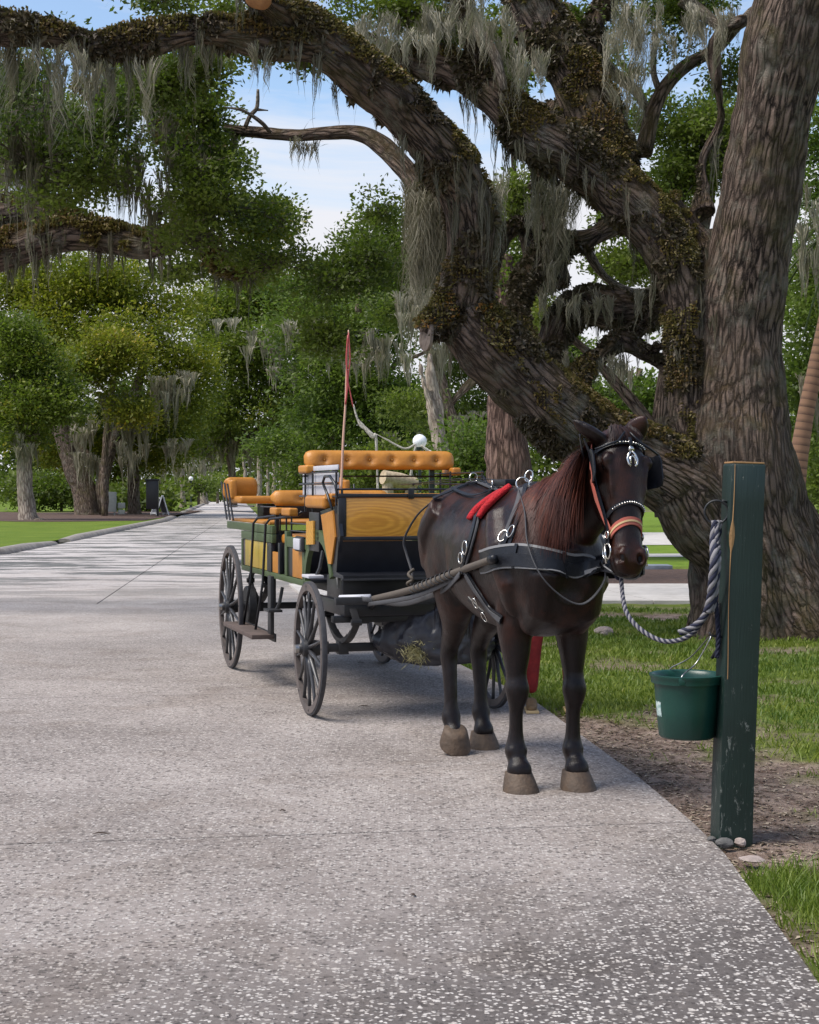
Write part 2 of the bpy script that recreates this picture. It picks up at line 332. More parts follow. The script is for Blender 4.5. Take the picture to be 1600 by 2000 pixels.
# dark bed under the joints
yb = np.concatenate([np.arange(-8, 60, 2.), np.arange(60, 400, 10.)]); V = []; Fq = []
for j, y in enumerate(yb): V += [(lx(y) + .02, y, -.03), (ex(y) - .01, y, -.03)]
Fq = [(2 * j, 2 * j + 1, 2 * j + 3, 2 * j + 2) for j in range(len(yb) - 1)]
npmesh('road_bed', V, Fq, M_BASE, road)
SL = .15
def slab(y0, y1, side, n):
    """slab between joints y0,y1 (at x=0; joints slope by SL); side 0 left / 1 right of the long joint"""
    mb = MB(); m = max(2, int((y1 - y0) / (.6 if y0 < 30 else 4)) + 1); g_ = .005; top = []
    for j in range(m):
        row = []
        for q in (0, 1):
            t = j / (m - 1); yc = (y0 + g_) * (1 - t) + (y1 - g_) * t
            def edge(yy):
                if side == 2: return float(ex(yy)) if q else float(lx(yy))
                xl = -2.3 - .092 * yy
                if side: return (xl + g_) if q == 0 else float(ex(yy))
                return float(lx(yy)) if q == 0 else (xl - g_)
            y = yc
            for _ in range(4): y = yc + SL * edge(y) * (1 if y0 < 130 else 0)
            row.append((edge(y), y))
        top.append(row)
    o = 0; vs = []; fs = []
    for row in top:
        (xa, ya), (xb, yb_) = row
        vs += [(xa, ya, -.028), (xa + .004, ya, 0), (xb - .004, yb_, 0), (xb, yb_, -.14 if side else -.028)]
    for j in range(m - 1):
        a = 4 * j; b = a + 4
        for c in range(3): fs.append((a + c, a + c + 1, b + c + 1, b + c))
    fs.append((0, 3, 2, 1)); e_ = 4 * (m - 1); fs.append((e_, e_ + 1, e_ + 2, e_ + 3))
    mb.add(vs, fs); return mb.build('slab', M_ROAD, road)
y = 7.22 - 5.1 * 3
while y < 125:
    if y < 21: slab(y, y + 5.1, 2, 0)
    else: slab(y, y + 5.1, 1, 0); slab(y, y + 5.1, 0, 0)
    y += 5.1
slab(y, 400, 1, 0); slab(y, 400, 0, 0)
# kerbs on the left
M_KERB = mat('kerb_concrete', (.30, .27, .24), .9, bump=.01, bscale=25, col2=(.16, .14, .125), vscale=3)
def kerb(y0, y1, lab):
    ys_ = np.linspace(y0, y1, max(4, int((y1 - y0) / 3))); mb = MB(); vs = []; fs = []; n = len(ys_)
    for y in ys_:
        x = float(lx(y)); prof = [(-.42, -.05), (-.40, .08), (-.34, .145), (-.2, .16), (-.06, .13), (0.02, .02), (0.03, -.02)]
        e2 = min((y - y0), (y1 - y)) < .01; vs += [(x + a, y, b * (.6 if e2 else 1)) for a, b in prof]
    for j in range(n - 1):
        for c in range(6): fs.append((7 * j + c, 7 * j + c + 1, 7 * j + 8 + c, 7 * j + 7 + c))
    fs.append(tuple(range(7))[::-1]); fs.append(tuple(7 * (n - 1) + c for c in range(7)))
    return tagt(mb.add(vs, fs).build('kerb', M_KERB, smooth=True, auto=.8), kind='structure')
kerb(28, 46.6, ''); kerb(49, 95, ''); kerb(110, 300, '')
# left lawn, mulch bed, right-hand paths
M_LAWNL = mat('mown_lawn', (.09, .145, .019), .95, bump=.04, bscale=40, col2=(.145, .195, .03), vscale=.5, spec=.1)
M_MULCH = mat('mulch', (.05, .03, .022), .95, bump=.06, bscale=14, col2=(.11, .062, .045), vscale=6)
M_PATH = mat('path_concrete', (.50, .47, .44), .9, bump=.004, bscale=60, col2=(.36, .335, .31), vscale=3)
M_DIRT = mat('pale_dirt', (.34, .28, .25), .95, bump=.01, bscale=30, col2=(.22, .17, .13), vscale=3)
def sheet(name, pts, z, m_):
    mb = MB(); mb.add([(x, y, z) for x, y in pts], [tuple(range(len(pts)))]); o = mb.build(name, m_); return tagt(o, kind='structure')
def strip(name, ys_, xa, xb, z, m_):
    vs = []; 
    for y in ys_: vs += [(xa(y), y, z), (xb(y), y, z)]
    mb = MB(); mb.add(vs, [(2 * j, 2 * j + 1, 2 * j + 3, 2 * j + 2) for j in range(len(ys_) - 1)]); return tagt(mb.build(name, m_), kind='structure')
strip('lawn', np.concatenate([np.linspace(30, 95, 20), np.linspace(100, 400, 12)]), lambda y: float(lx(y)) - 90, lambda y: float(lx(y)) - .38, .06, M_LAWNL)
def wavy(x0, x1, n, f): return [(x0 + (x1 - x0) * i / n, f(x0 + (x1 - x0) * i / n, i)) for i in range(n + 1)]
low = wavy(-60, -13.6, 40, lambda x, i: 84 + 7 * math.sin(x * .13) + 3 * math.sin(x * .41) + (x + 30) * .12); hi = wavy(-16, -60, 30, lambda x, i: 118 + 6 * math.sin(x * .3))
sheet('mulch_bed', low + hi, .075, M_MULCH)
# right side: crossing path, far bands
def band(name, y0, y1, x0, x1, z, m_, sl=0.0):
    n = 24; a = [(x0 + (x1 - x0) * i / n, y0 + sl * (x0 + (x1 - x0) * i / n) + .12 * math.sin(i * 1.7)) for i in range(n + 1)]
    b = [(x0 + (x1 - x0) * i / n, y1 + sl * (x0 + (x1 - x0) * i / n) + .15 * math.sin(i * 1.1 + 1)) for i in range(n, -1, -1)]
    return sheet(name, a + b, z, m_)
fp = empty('footpath'); tagt(fp, kind='structure')
for i in range(9):
    x0 = -1.4 + i * 2.4; mb = MB(); xa, xb = x0 + .008, x0 + 2.392
    mb.add([(xa, 22.1, .03), (xb, 22.1, .03), (xb - .6, 26.2, .03), (xa - .6, 26.2, .03), (xa, 22.1, -.07), (xb, 22.1, -.07), (xb - .6, 26.2, -.07), (xa - .6, 26.2, -.07)],
           [(0, 1, 2, 3), (0, 4, 5, 1), (1, 5, 6, 2), (2, 6, 7, 3), (3, 7, 4, 0)]); mb.build('paving_slab', M_PATH, fp)
M_LAWNR = mat('bright_green_lawn', (.10, .17, .02), .95, bump=.03, bscale=60, col2=(.17, .24, .035), vscale=1.5, spec=.1)  # brighter green than the lawn left of the road
band('lawn_far', 26.3, 120, -1.5, 60, -.008, M_LAWNR)
band('mulch_bed_right', 26.4, 31.5, -2.0, 11, .012, M_MULCH)
band('footpath_far', 37.5, 39.5, -2, 40, .004, M_PATH)
band('car_park', 46, 60, -2, 60, .006, M_PATH)
# grass blades on the verge
def blades(name, n, xr, yr, hmin, hmax, m_, dens=None, seed=1, zf=None, wpx=1.2):
    r = np.random.default_rng(seed); y = yr[0] + (yr[1] - yr[0]) * r.random(n) ** 1.5; x = ex(y) + xr[0] + (xr[1] - xr[0]) * r.random(n) ** 1.15
    keep = (x / y * F + 800 < 1750); x, y = x[keep], y[keep]; dm_ = dirtmask(x, y); k_ = r.random(len(x)) > dm_ * 1.08 + .02; x, y = x[k_], y[k_]
    n = len(x); z = vergez(x, y) - .004; h = (hmin + (hmax - hmin) * r.random(n)) * (.6 + .8 * fbm2(x, y, 2.5, 3, 4)); an = r.random(n) * 6.283; wd = np.maximum(.0028, y * wpx / 1587 * .55)
    le = h * (.3 + .7 * r.random(n)); la = r.random(n) * 6.283
    b0 = np.stack([x - np.cos(an) * wd, y - np.sin(an) * wd, z], 1); b1 = np.stack([x + np.cos(an) * wd, y + np.sin(an) * wd, z], 1)
    tp = np.stack([x + np.cos(la) * le, y + np.sin(la) * le, z + h], 1); mid = (b0 + b1) / 2 * .45 + tp * .55; mid[:, 2] += h * .12
    md = np.stack([np.cos(an) * wd * .7, np.sin(an) * wd * .7, np.zeros(n)], 1)
    V = np.stack([b0, b1, mid + md, mid - md, tp], 1).reshape(-1, 3); i = np.arange(n)[:, None] * 5
    Fq = np.concatenate([i + np.array([[0, 1, 2]]), i + np.array([[0, 2, 3]]), i + np.array([[3, 2, 4]])]); tint = np.repeat(np.clip(fbm2(x, y, 1.3, 4, 8) * 1.6 - .35 + (r.random(n) - .5) * .5, 0, 1), 5)
    return tagt(npmesh(name, V, Fq, m_, attrs={'tint': tint}), kind='stuff')
M_BLADE = leafmat('grass_blade', (.08, .135, .016), (.20, .24, .03), (.34, .29, .10), tr=.3)
blades('grass', 130000, (0.0, 7.0), (4.2, 21), .02, .066, M_BLADE, seed=3)
blades('grass', 9000, (0.02, .9), (4.0, 6.6), .04, .085, M_BLADE, seed=5)
# litter of small leaves and chips on the bare soil and along the road edge
r = np.random.default_rng(11); n = 9000; y = 5.2 + 7 * r.random(n); x = ex(y) + np.abs(r.normal(0, .9, n)) - .05; dm_ = dirtmask(x, y); k_ = (r.random(n) < dm_) ; x, y = x[k_], y[k_]; n = len(x)
z = vergez(x, y) + .004; an = r.random(n) * 6.28; s_ = .005 + .012 * r.random(n) ** 2; c, s2 = np.cos(an), np.sin(an)
V = np.stack([np.stack([x + c * s_ * 1.8, y + s2 * s_ * 1.8, z], 1), np.stack([x - s2 * s_ * .6, y + c * s_ * .6, z + .004], 1), np.stack([x - c * s_ * 1.8, y - s2 * s_ * 1.8, z], 1), np.stack([x + s2 * s_ * .6, y - c * s_ * .6, z + .003], 1)], 1).reshape(-1, 3)
M_LIT = leafmat('leaf_litter', (.07, .04, .025), (.42, .34, .25), tr=.05)
tagt(npmesh('leaf_litter', V, np.arange(n * 4).reshape(n, 4), M_LIT, attrs={'tint': np.repeat(r.random(n) ** 1.5, 4)}), kind='stuff')
# ---------------- trees ----------------
def limb(pts, n=7):
    """pts: (px,py,r_px,depth) -> dense (x,y,z,r)"""
    q = []
    for px, py, r_, d in pts: p = P(px, py, d); q.append((p.x, p.y, p.z, r_ / F * d))
    return np.array(catmull(q, n))
def wood(name, limbs, voxel, m_, parent, lump=.04, seed=0, flute=None, stretch=.17, smooth=2, nseg=18, vis=None):
    """closed tubes united into one surface; 'bk' follows the grain of the nearest limb"""
    mb = MB(); SP = []; SN = []; SB = []; SS = []; SR = []; SO = []
    for li, Lm in enumerate(limbs):
        pts = Lm[:, :3]; rr = Lm[:, 3]; mb.tube([Vector(p) for p in pts], [float(max(x, .004)) for x in rr], nseg)
        # parallel frames
        N0 = None; s = 0; m = len(pts)
        for i in range(m):
            t = pts[min(i + 1, m - 1)] - pts[max(i - 1, 0)]; t = t / (np.linalg.norm(t) + 1e-9)
            if N0 is None: N0 = np.array(perp(t)[0])
            N0 = N0 - t * N0.dot(t); N0 /= np.linalg.norm(N0); B = np.cross(t, N0)
            if i: s += np.linalg.norm(pts[i] - pts[i - 1])
            SP.append(pts[i]); SN.append(N0.copy()); SB.append(B); SS.append(s); SR.append(rr[i]); SO.append(li * 3.7)
    SP, SN, SB, SS, SR, SO = map(np.array, (SP, SN, SB, SS, SR, SO))
    if voxel:
        me = bpy.data.meshes.new(name); me.from_pydata(mb.v, [], mb.f); me.update(); o = bpy.data.objects.new(name, me); COL.objects.link(o)
        md = o.modifiers.new('r', 'REMESH'); md.mode = 'VOXEL'; md.voxel_size = voxel
        if smooth: sm = o.modifiers.new('s', 'SMOOTH'); sm.factor = .5; sm.iterations = smooth
        dg = bpy.context.evaluated_depsgraph_get(); me2 = bpy.data.meshes.new_from_object(o.evaluated_get(dg)); bpy.data.objects.remove(o); me = me2; me.name = name
    else:
        me = bpy.data.meshes.new(name); me.from_pydata(mb.v, [], mb.f); me.update()
    n = len(me.vertices); V = np.empty(n * 3, np.float32); me.vertices.foreach_get('co', V); V = V.reshape(-1, 3).astype(float); NM = np.empty(n * 3, np.float32); me.vertices.foreach_get('normal', NM); NM = NM.reshape(-1, 3)
    near = np.empty(n, int)
    for a in range(0, n, 20000):
        dd = ((V[a:a + 20000, None, :] - SP[None]) ** 2).sum(2); near[a:a + 20000] = np.argmin(np.sqrt(dd) - SR[None] * .9, 1)
    rel = V - SP[near]; T = np.cross(SN[near], SB[near])
    s = SS[near] + (rel * T).sum(1)
    bk = np.stack([(rel * SN[near]).sum(1) + SO[near], (rel * SB[near]).sum(1), s * stretch], 1)
    disp = (fbm3(V, 1.6, 3, seed) - .5) * lump * 2.2 + (fbm3(V, 6, 3, seed + 5) - .5) * lump * .45
    if voxel: disp += (np.abs(fbm3(bk * np.array([1, 1, 1.0]), 9, 2, seed + 9) - .5) * -.07 + .012) * min(1, lump / .04)
    if flute is not None: disp += flute(V, NM)
    V = V + NM * disp[:, None]; me.vertices.foreach_set('co', V.astype(np.float32).ravel())
    at = me.attributes.new('bk', 'FLOAT_VECTOR', 'POINT'); at.data.foreach_set('vector', bk.astype(np.float32).ravel())
    me.polygons.foreach_set('use_smooth', np.ones(len(me.polygons), bool)); me.update(); me.materials.clear(); me.materials.append(m_)
    return link(bpy.data.objects.new(name, me), parent)
M_TW = mat('twig_bark', (.07, .055, .042), .9)
def foliage(name, blobs, n, size, m_, parent, seed=1, per=40, cs=None, gap=.45, gsc=.9, shell=.45, up=1.0, kind='stuff', tint0=0., origin=None, twig=False, aspect=.5, flat=.42):
    """leaf-sized faces gathered in twig clumps through ellipsoids (x,y,z,rx,ry,rz,weight)"""
    r = np.random.default_rng(seed); B = np.array(blobs, float); wt = B[:, 6] * (B[:, 3] * B[:, 4] * B[:, 5]) ** .667; wt /= wt.sum()
    nc = int(n / per * 2.2) + 8; bi = r.choice(len(B), nc, p=wt); d = r.normal(size=(nc, 3)); d /= np.linalg.norm(d, axis=1)[:, None]; u = r.random(nc) ** shell
    C = B[bi, :3] + d * u[:, None] * B[bi, 3:6]; f = fbm3(C, gsc, 3, seed); keep = f + .10 * r.random(nc) > gap + .05; C = C[keep][:n // per]; bi = bi[keep][:n // per]; d = d[keep][:n // per]; nc = len(C)
    cs = cs or size * 5.2; csz = cs * (.6 + .8 * r.random(nc)); ci = np.repeat(np.arange(nc), per); m = len(ci)
    off = np.clip(r.normal(size=(m, 3)), -1.35, 1.35) * csz[ci, None] * np.array([1, 1, flat]) * .68; c = C[ci] + off
    if origin is not None: c = c - np.array(origin)
    dr = r.normal(size=(m, 3)) + off / (csz[ci, None] + 1e-6) * 1.3 + d[ci] * .5; dr[:, 2] += .15; dr /= np.linalg.norm(dr, axis=1)[:, None]
    nn = r.normal(size=(m, 3)) * .7; nn[:, 2] += up; sd = np.cross(dr, nn); sd /= np.linalg.norm(sd, axis=1)[:, None] + 1e-9
    L_ = size * (.6 + .8 * r.random(m)); hl = (dr * L_[:, None] / 2); hs = sd * (L_ * aspect / 2)[:, None]
    V = np.stack([c - hl, c + hs + hl * .15, c + hl, c - hs + hl * .15], 1).reshape(-1, 3)
    tint = np.clip(tint0 + (fbm3(C, .7, 3, seed + 2)[ci] - .5) * 1.5 + .45 + (r.random(m) - .5) * .45 + (r.random(nc)[ci] - .5) * .3, 0, 1)
    o = npmesh(name, V, np.arange(m * 4).reshape(m, 4), m_, parent, attrs={'tint': np.repeat(tint, 4)}); o['kind'] = kind
    if twig:
        Cb = B[bi, :3]; a_ = C + 0; b_ = C + (Cb - C) * .6 + r.normal(size=(nc, 3)) * .05; ax = b_ - a_; s1 = np.cross(ax, r.normal(size=(nc, 3))); s1 /= np.linalg.norm(s1, axis=1)[:, None] + 1e-9; s2 = np.cross(ax, s1); s2 /= np.linalg.norm(s2, axis=1)[:, None] + 1e-9; tv = []
        for q, wd in ((a_, .002), (b_, .007)):
            for an in (0, 2.1, 4.2): tv.append(q + (s1 * math.cos(an) + s2 * math.sin(an)) * wd)
        tv = np.stack(tv, 1).reshape(-1, 3); i = np.arange(nc)[:, None] * 6; tf = np.concatenate([i + np.array([[0, 1, 4, 3]]), i + np.array([[1, 2, 5, 4]]), i + np.array([[2, 0, 3, 5]])]); npmesh('twigs', tv, tf, M_TW, parent)['kind'] = 'stuff'
    return o
def moss(name, anchors, lens, m_, parent, seed=1, k=12, w=.012, spread=.10, sway=.12, origin=None):
    r = np.random.default_rng(seed); A = np.array(anchors, float); na = len(A); ln = np.asarray(lens, float) * np.ones(na)
    ai = np.repeat(np.arange(na), k); m = len(ai); off = r.normal(size=(m, 2)) * spread * (.5 + np.minimum(ln[ai, None], 1) * .5); rad = np.linalg.norm(off, axis=1) / (spread * (.5 + np.minimum(ln[ai], 1) * .5) + 1e-6); off = off * .6
    le = ln[ai] * np.clip(1.15 - rad * .45, .15, 1.2) * (.45 + .65 * r.random(m)); nseg = 7; an = r.random(m) * 3.14; ww = w * (.5 + r.random(m))
    base = A[ai].copy(); base[:, 0] += off[:, 0]; base[:, 1] += off[:, 1]; base[:, 2] += r.normal(size=m) * .03
    if origin is not None: base -= np.array(origin)
    P0 = base.copy(); vv = []; ph = (r.random((na, 2)) * 6.28)[ai] + r.random((m, 2)) * .7
    conv = -off * .8
    for j in range(nseg):
        t = j / (nseg - 1); q = P0.copy(); q[:, 2] -= le * t; q[:, 0] += conv[:, 0] * t + (np.sin(ph[:, 0] + t * 5) * .25 + np.sin(ph[:, 1] + t * 14) * .10) * sway * le; q[:, 1] += conv[:, 1] * t + (np.cos(ph[:, 1] + t * 4) * .25 + np.cos(ph[:, 0] + t * 13) * .10) * sway * le
        wj = ww * (1.0, 1.5, 1.3, 1.1, .8, .5, .1)[j]; dx = np.stack([np.cos(an + t) * wj, np.sin(an + t) * wj, np.zeros(m)], 1); vv += [q - dx, q + dx]
    V = np.stack(vv, 1).reshape(-1, 3); i = np.arange(m)[:, None] * (2 * nseg); Fq = np.concatenate([i + np.array([[2 * j, 2 * j + 1, 2 * j + 3, 2 * j + 2]]) for j in range(nseg - 1)])
    tint = np.repeat(np.clip(r.random(na)[ai] * .7 + r.random(m) * .4 - .05, 0, 1), 2 * nseg)
    o = npmesh(name, V, Fq, m_, parent, attrs={'tint': tint}); o['kind'] = 'stuff'; return o
def surf_pts(o, n, seed, cond):
    me = o.data; m = len(me.vertices); V = np.empty(m * 3, np.float32); me.vertices.foreach_get('co', V); V = V.reshape(-1, 3); NM = np.empty(m * 3, np.float32); me.vertices.foreach_get('normal', NM); NM = NM.reshape(-1, 3)
    idx = np.where(cond(V, NM))[0]; r = np.random.default_rng(seed); idx = r.choice(idx, n); return V[idx].astype(float), NM[idx].astype(float)
def px_of(V): return V[:, 0] / V[:, 1] * F + 800, HOR - (V[:, 2] - CAMZ) / V[:, 1] * F
def fern(name, o, n, seed, cond, parent, m_=None, size=.045, gsc=3.2, thr=.5, out=.05):
    V, NM = surf_pts(o, int(n * 1.8), seed, cond); f = fbm3(V, gsc, 3, seed); r = np.random.default_rng(seed); kp = f + (NM[:, 2] * .12) > thr; V, NM = V[kp][:n], NM[kp][:n]; m = len(V)
    dr = NM + r.normal(size=(m, 3)) * .7; dr[:, 2] += .1; dr /= np.linalg.norm(dr, axis=1)[:, None]; sd = np.cross(dr, r.normal(size=(m, 3))); sd /= np.linalg.norm(sd, axis=1)[:, None]
    L_ = size * (.5 + r.random(m)); c = V + NM * (r.random(m) * out)[:, None]; hl = dr * (L_ / 2)[:, None]; hs = sd * (L_ * .22)[:, None]
    W = np.stack([c - hl, c + hs, c + hl + np.array([0, 0, -1]) * (L_ * .2)[:, None], c - hs], 1).reshape(-1, 3)
    ob = npmesh(name, W, np.arange(m * 4).reshape(m, 4), m_ or M_FERN, parent, attrs={'tint': np.repeat(np.clip(fbm3(V, 2.0, 3, seed + 1) * 1.3 - .2 + r.random(m) * .4 - .1, 0, 1), 4)}); ob['kind'] = 'stuff'; return ob
# ---- the great oak over the hitching post
oak = empty('live_oak', (0, 0, 0), label='massive leaning live oak with mossy twisting limbs behind the hitching post', cat='tree')
LB = [
 limb([(1530, 1330, 185, 17.5), (1515, 1240, 160, 17.4), (1480, 1120, 128, 17.3), (1452, 1000, 112, 17.2), (1440, 900, 104, 17.2), (1440, 780, 94, 17.3), (1444, 640, 84, 17.3), (1460, 500, 80, 17.2), (1485, 360, 79, 17.0), (1515, 200, 80, 16.8), (1550, 30, 86, 16.6), (1590, -160, 84, 16.4), (1640, -420, 70, 16.2)]),
 limb([(1580, 1300, 60, 17.2), (1570, 1150, 55, 17.2), (1535, 1000, 50, 17.2), (1490, 860, 48, 17.2)]),
 limb([(1700, 1290, 60, 17.6), (1620, 1180, 60, 17.5), (1560, 1050, 50, 17.4), (1500, 930, 40, 17.3)]),
 limb([(1415, 1290, 40, 17.1), (1432, 1180, 52, 17.0), (1415, 1090, 58, 17.0), (1360, 1010, 68, 16.95), (1320, 930, 60, 16.9)]),
 # lower limb to the left, elbow, then up and over
 limb([(1430, 1060, 82, 17.2), (1350, 965, 88, 17.0), (1260, 905, 82, 16.9), (1165, 868, 78, 16.8), (1085, 805, 80, 16.6), (1010, 735, 78, 16.5), (945, 665, 77, 16.4), (905, 610, 68, 16.4), (912, 540, 56, 16.3), (922, 460, 52, 16.2), (908, 380, 56, 16.1), (868, 310, 58, 15.9), (800, 235, 55, 15.7), (725, 165, 53, 15.5), (640, 92, 52, 15.3), (560, 35, 50, 15.1), (500, -20, 42, 14.9), (420, -120, 36, 14.6)]),
 limb([(930, 650, 60, 16.4), (880, 625, 52, 16.3), (845, 645, 46, 16.2), (838, 655, 44, 16.2)]),
 limb([(610, 92, 40, 15.2), (540, 78, 44, 15.1), (450, 68, 40, 15.0), (360, 66, 37, 14.9), (270, 84, 38, 14.8), (190, 96, 36, 14.7), (110, 72, 40, 14.6), (20, 62, 42, 14.5), (-100, 60, 42, 14.4), (-300, 100, 36, 14.3)]),
 # cut stub on the top of that limb
 limb([(560, 30, 36, 15.0), (525, 12, 30, 14.75), (508, -2, 27, 14.62)], 4),
 # second limb, from the trunk crotch up and left
 limb([(1400, 1000, 60, 17.3), (1362, 900, 50, 17.2), (1345, 800, 42, 17.2), (1342, 700, 46, 17.2), (1335, 600, 58, 17.3), (1312, 510, 66, 17.3), (1262, 430, 68, 17.3), (1190, 360, 72, 17.3), (1110, 300, 72, 17.2), (1030, 252, 66, 17.2), (965, 190, 54, 17.3), (900, 145, 50, 17.5), (830, 125, 44, 17.7), (760, 112, 40, 18.0), (680, 90, 34, 18.3), (590, 40, 28, 18.6)]),
 limb([(1375, 560, 55, 17.5), (1345, 470, 48, 17.6), (1290, 400, 44, 17.6)]),
 # third limb rising off the second
 limb([(1200, 330, 62, 17.5), (1160, 240, 56, 17.6), (1125, 160, 60, 17.7), (1070, 70, 60, 17.8), (1030, -20, 56, 17.9), (1000, -150, 48, 18.0)]),
 limb([(1145, 190, 34, 17.9), (1150, 110, 24, 18.2), (1160, 50, 26, 18.4), (1200, -40, 22, 18.6)]),
 limb([(955, 180, 36, 17.4), (935, 110, 24, 17.3), (910, 40, 18, 17.2), (880, -40, 16, 17.1)]),
 # inner looping limbs behind
 limb([(1400, 470, 50, 18.0), (1370, 540, 48, 18.4), (1300, 600, 46, 18.7), (1220, 612, 50, 18.8), (1140, 600, 52, 18.8), (1095, 640, 50, 18.7), (1075, 710, 46, 18.4), (1090, 790, 44, 17.6)]),
 limb([(1085, 560, 46, 18.9), (1060, 480, 42, 19.0), (1075, 400, 38, 19.1), (1060, 320, 30, 19.2), (1085, 210, 24, 19.3)]),
 limb([(1020, 670, 36, 17.8), (1015, 600, 34, 18.2), (1035, 540, 36, 18.5), (1075, 490, 36, 18.8), (1140, 470, 28, 19.0), (1220, 432, 24, 19.2), (1290, 410, 20, 19.4)]),
 limb([(1075, 470, 22, 19.0), (1020, 440, 24, 18.9), (985, 465, 18, 18.8), (965, 520, 14, 18.7), (955, 600, 12, 18.6)]),
 limb([(1110, 760, 34, 17.6), (1150, 715, 28, 17.9), (1195, 672, 26, 18.2), (1235, 655, 24, 18.4), (1290, 600, 22, 18.5)]),
 limb([(1210, 665, 16, 18.2), (1260, 690, 12, 18.2), (1300, 718, 11, 18.2), (1335, 750, 13, 17.8)]),
 limb([(1265, 690, 9, 18.2), (1290, 676, 9, 18.1), (1335, 668, 11, 17.8)]),
 # fallen-moss limb dropping behind the elbow
 limb([(885, 330, 34, 16.6), (840, 380, 26, 17.0), (850, 460, 20, 17.3), (870, 540, 18, 17.2), (890, 600, 20, 16.9)]),
 limb([(1375, 420, 34, 17.6), (1372, 370, 16, 17.7), (1372, 310, 12, 17.7), (1405, 240, 12, 17.7), (1400, 170, 11, 17.6), (1392, 100, 11, 17.6), (1412, 60, 12, 17.5), (1450, 40, 14, 17.2)], 6),
]
LB = [L_ if i < 4 else np.concatenate([L_[:, :3], L_[:, 3:] * (.74 if L_[:, 1].max() > 18.3 else .85)], 1) for i, L_ in enumerate(LB)]
def flute(V, NM):
    z = V[:, 2]; cx, cy = 3.95, 17.4; th = np.arctan2(V[:, 1] - cy, V[:, 0] - cx); w_ = np.clip((1.7 - z) / 1.7, 0, 1) * (V[:, 0] > 2.4) * (z < 2)
    return (np.cos(th * 7 + 1.0) * .06 + np.cos(th * 11 + 2) * .035) * w_ ** 1.2 + .05 * w_ ** 3
trunk = wood('trunk', LB, .034, M_BARK, oak, lump=.075, seed=3, flute=flute, smooth=5)
BR = [ # thinner limbs, each its own part
 [(905, 300, 40, 16.4), (850, 390, 26, 17.0), (790, 330, 22, 17.4), (745, 285, 20, 17.8), (700, 262, 17, 18.0), (640, 262, 15, 18.2), (580, 266, 14, 18.4), (520, 262, 12, 18.6), (470, 258, 10, 18.8), (442, 252, 8, 18.9)],
 [(1255, 300, 20, 18.6), (1275, 220, 16, 18.8), (1300, 170, 14, 18.9), (1340, 130, 13, 19.0), (1400, 95, 12, 19.0), (1440, 50, 12, 18.6)],
 [(1290, 190, 8, 18.9), (1275, 140, 6, 18.9), (1280, 60, 5, 18.9)],
 [(1330, 0, 15, 18.0), (1370, 30, 13, 18.0), (1420, 60, 10, 17.8), (1470, 30, 16, 17.3)],
 [(530, 262, 5, 18.4), (510, 240, 5, 18.3), (475, 218, 4, 18.2), (440, 212, 2.5, 18.1)],
 [(480, 250, 4, 18.6), (490, 228, 3.5, 18.6), (503, 212, 3, 18.6), (505, 178, 1.5, 18.6)], [(500, 216, 2.5, 18.6), (525, 218, 1.5, 18.6)],
 [(1100, 20, 16, 18.6), (1150, 60, 14, 18.8), (1180, 130, 12, 19.2), (1240, 180, 10, 19.6), (1275, 240, 9, 19.8)], [(870, 150, 8, 18.4), (850, 90, 7, 18.3), (870, 50, 6, 18.2), (900, 20, 6, 18.1)], [(1140, 480, 12, 19.2), (1180, 540, 9, 19.4), (1235, 570, 7, 19.6), (1290, 560, 5, 19.6)],
 [(592, 258, 3, 18.3), (605, 238, 2.5, 18.3), (618, 232, 1.5, 18.3)],
 [(930, 60, 14, 17.0), (965, 110, 10, 16.8), (985, 180, 7, 16.7)],
]
M_BARKL = barkmat('lichen_bark', (.06, .045, .035), (.30, .25, .20), 2.2, .8, .012, .2)
for q in BR: wood('branch', [limb(q)], 0, M_BARKL if len(q) < 6 else M_BARK, oak, lump=.02, seed=5, nseg=10)
# sawn faces
def cutface(name, c, nrm, r_, parent, m_):
    mb = MB(); n = Vector(nrm).normalized(); u, v = perp(n); pr = []
    for j, (rr, hh) in enumerate([(1, -.03), (1, 0), (.86, .012), (.5, .015), (0.001, .016)]): pr.append((rr, hh))
    o0 = 0; vs = []; fs = []
    for rr, hh in pr:
        for k_ in range(20):
            a_ = 6.2832 * k_ / 20; q = r_ * rr * (1 + .08 * math.sin(3 * a_ + 1)); vs.append(Vector(c) + u * math.cos(a_) * q + v * math.sin(a_) * q + n * hh)
    for j in range(4):
        for k_ in range(20): k2 = (k_ + 1) % 20; fs.append((j * 20 + k_, j * 20 + k2, j * 20 + 20 + k2, j * 20 + 20 + k_))
    mb.add(vs, fs); return mb.build(name, m_, parent, smooth=True, auto=.7)
M_CUT = mat('sawn_wood', (.32, .15, .05), .8, bump=.004, bscale=40, col2=(.20, .085, .03), vscale=12)
M_CUTG = mat('weathered_cut', (.24, .19, .16), .9, bump=.015, bscale=12, col2=(.10, .075, .06), vscale=9)
cutface('sawn_end', P(505, -3, 14.50), (-.35, -1, -.55), .125, oak, M_CUT)['label'] = 'orange sawn end of a lopped limb'
cutface('weathered_stump_face', P(831, 655, 16.12), (-1, -.35, .1), .17, oak, M_CUTG)['label'] = 'pale weathered face of a lopped limb'
# hollow in the lower limb
hb = MB(); c_ = P(1040, 738, 16.08); hb.lathe((0, 0, 0), [(.19, 0), (.15, .045), (.08, .01), (.05, -.05)], 18, M=(Vector((-.25, -1, .35)).to_track_quat('Z', 'Y').to_matrix())); hb.v = [(x + c_.x, y + c_.y, z + c_.z) for x, y, z in hb.v]
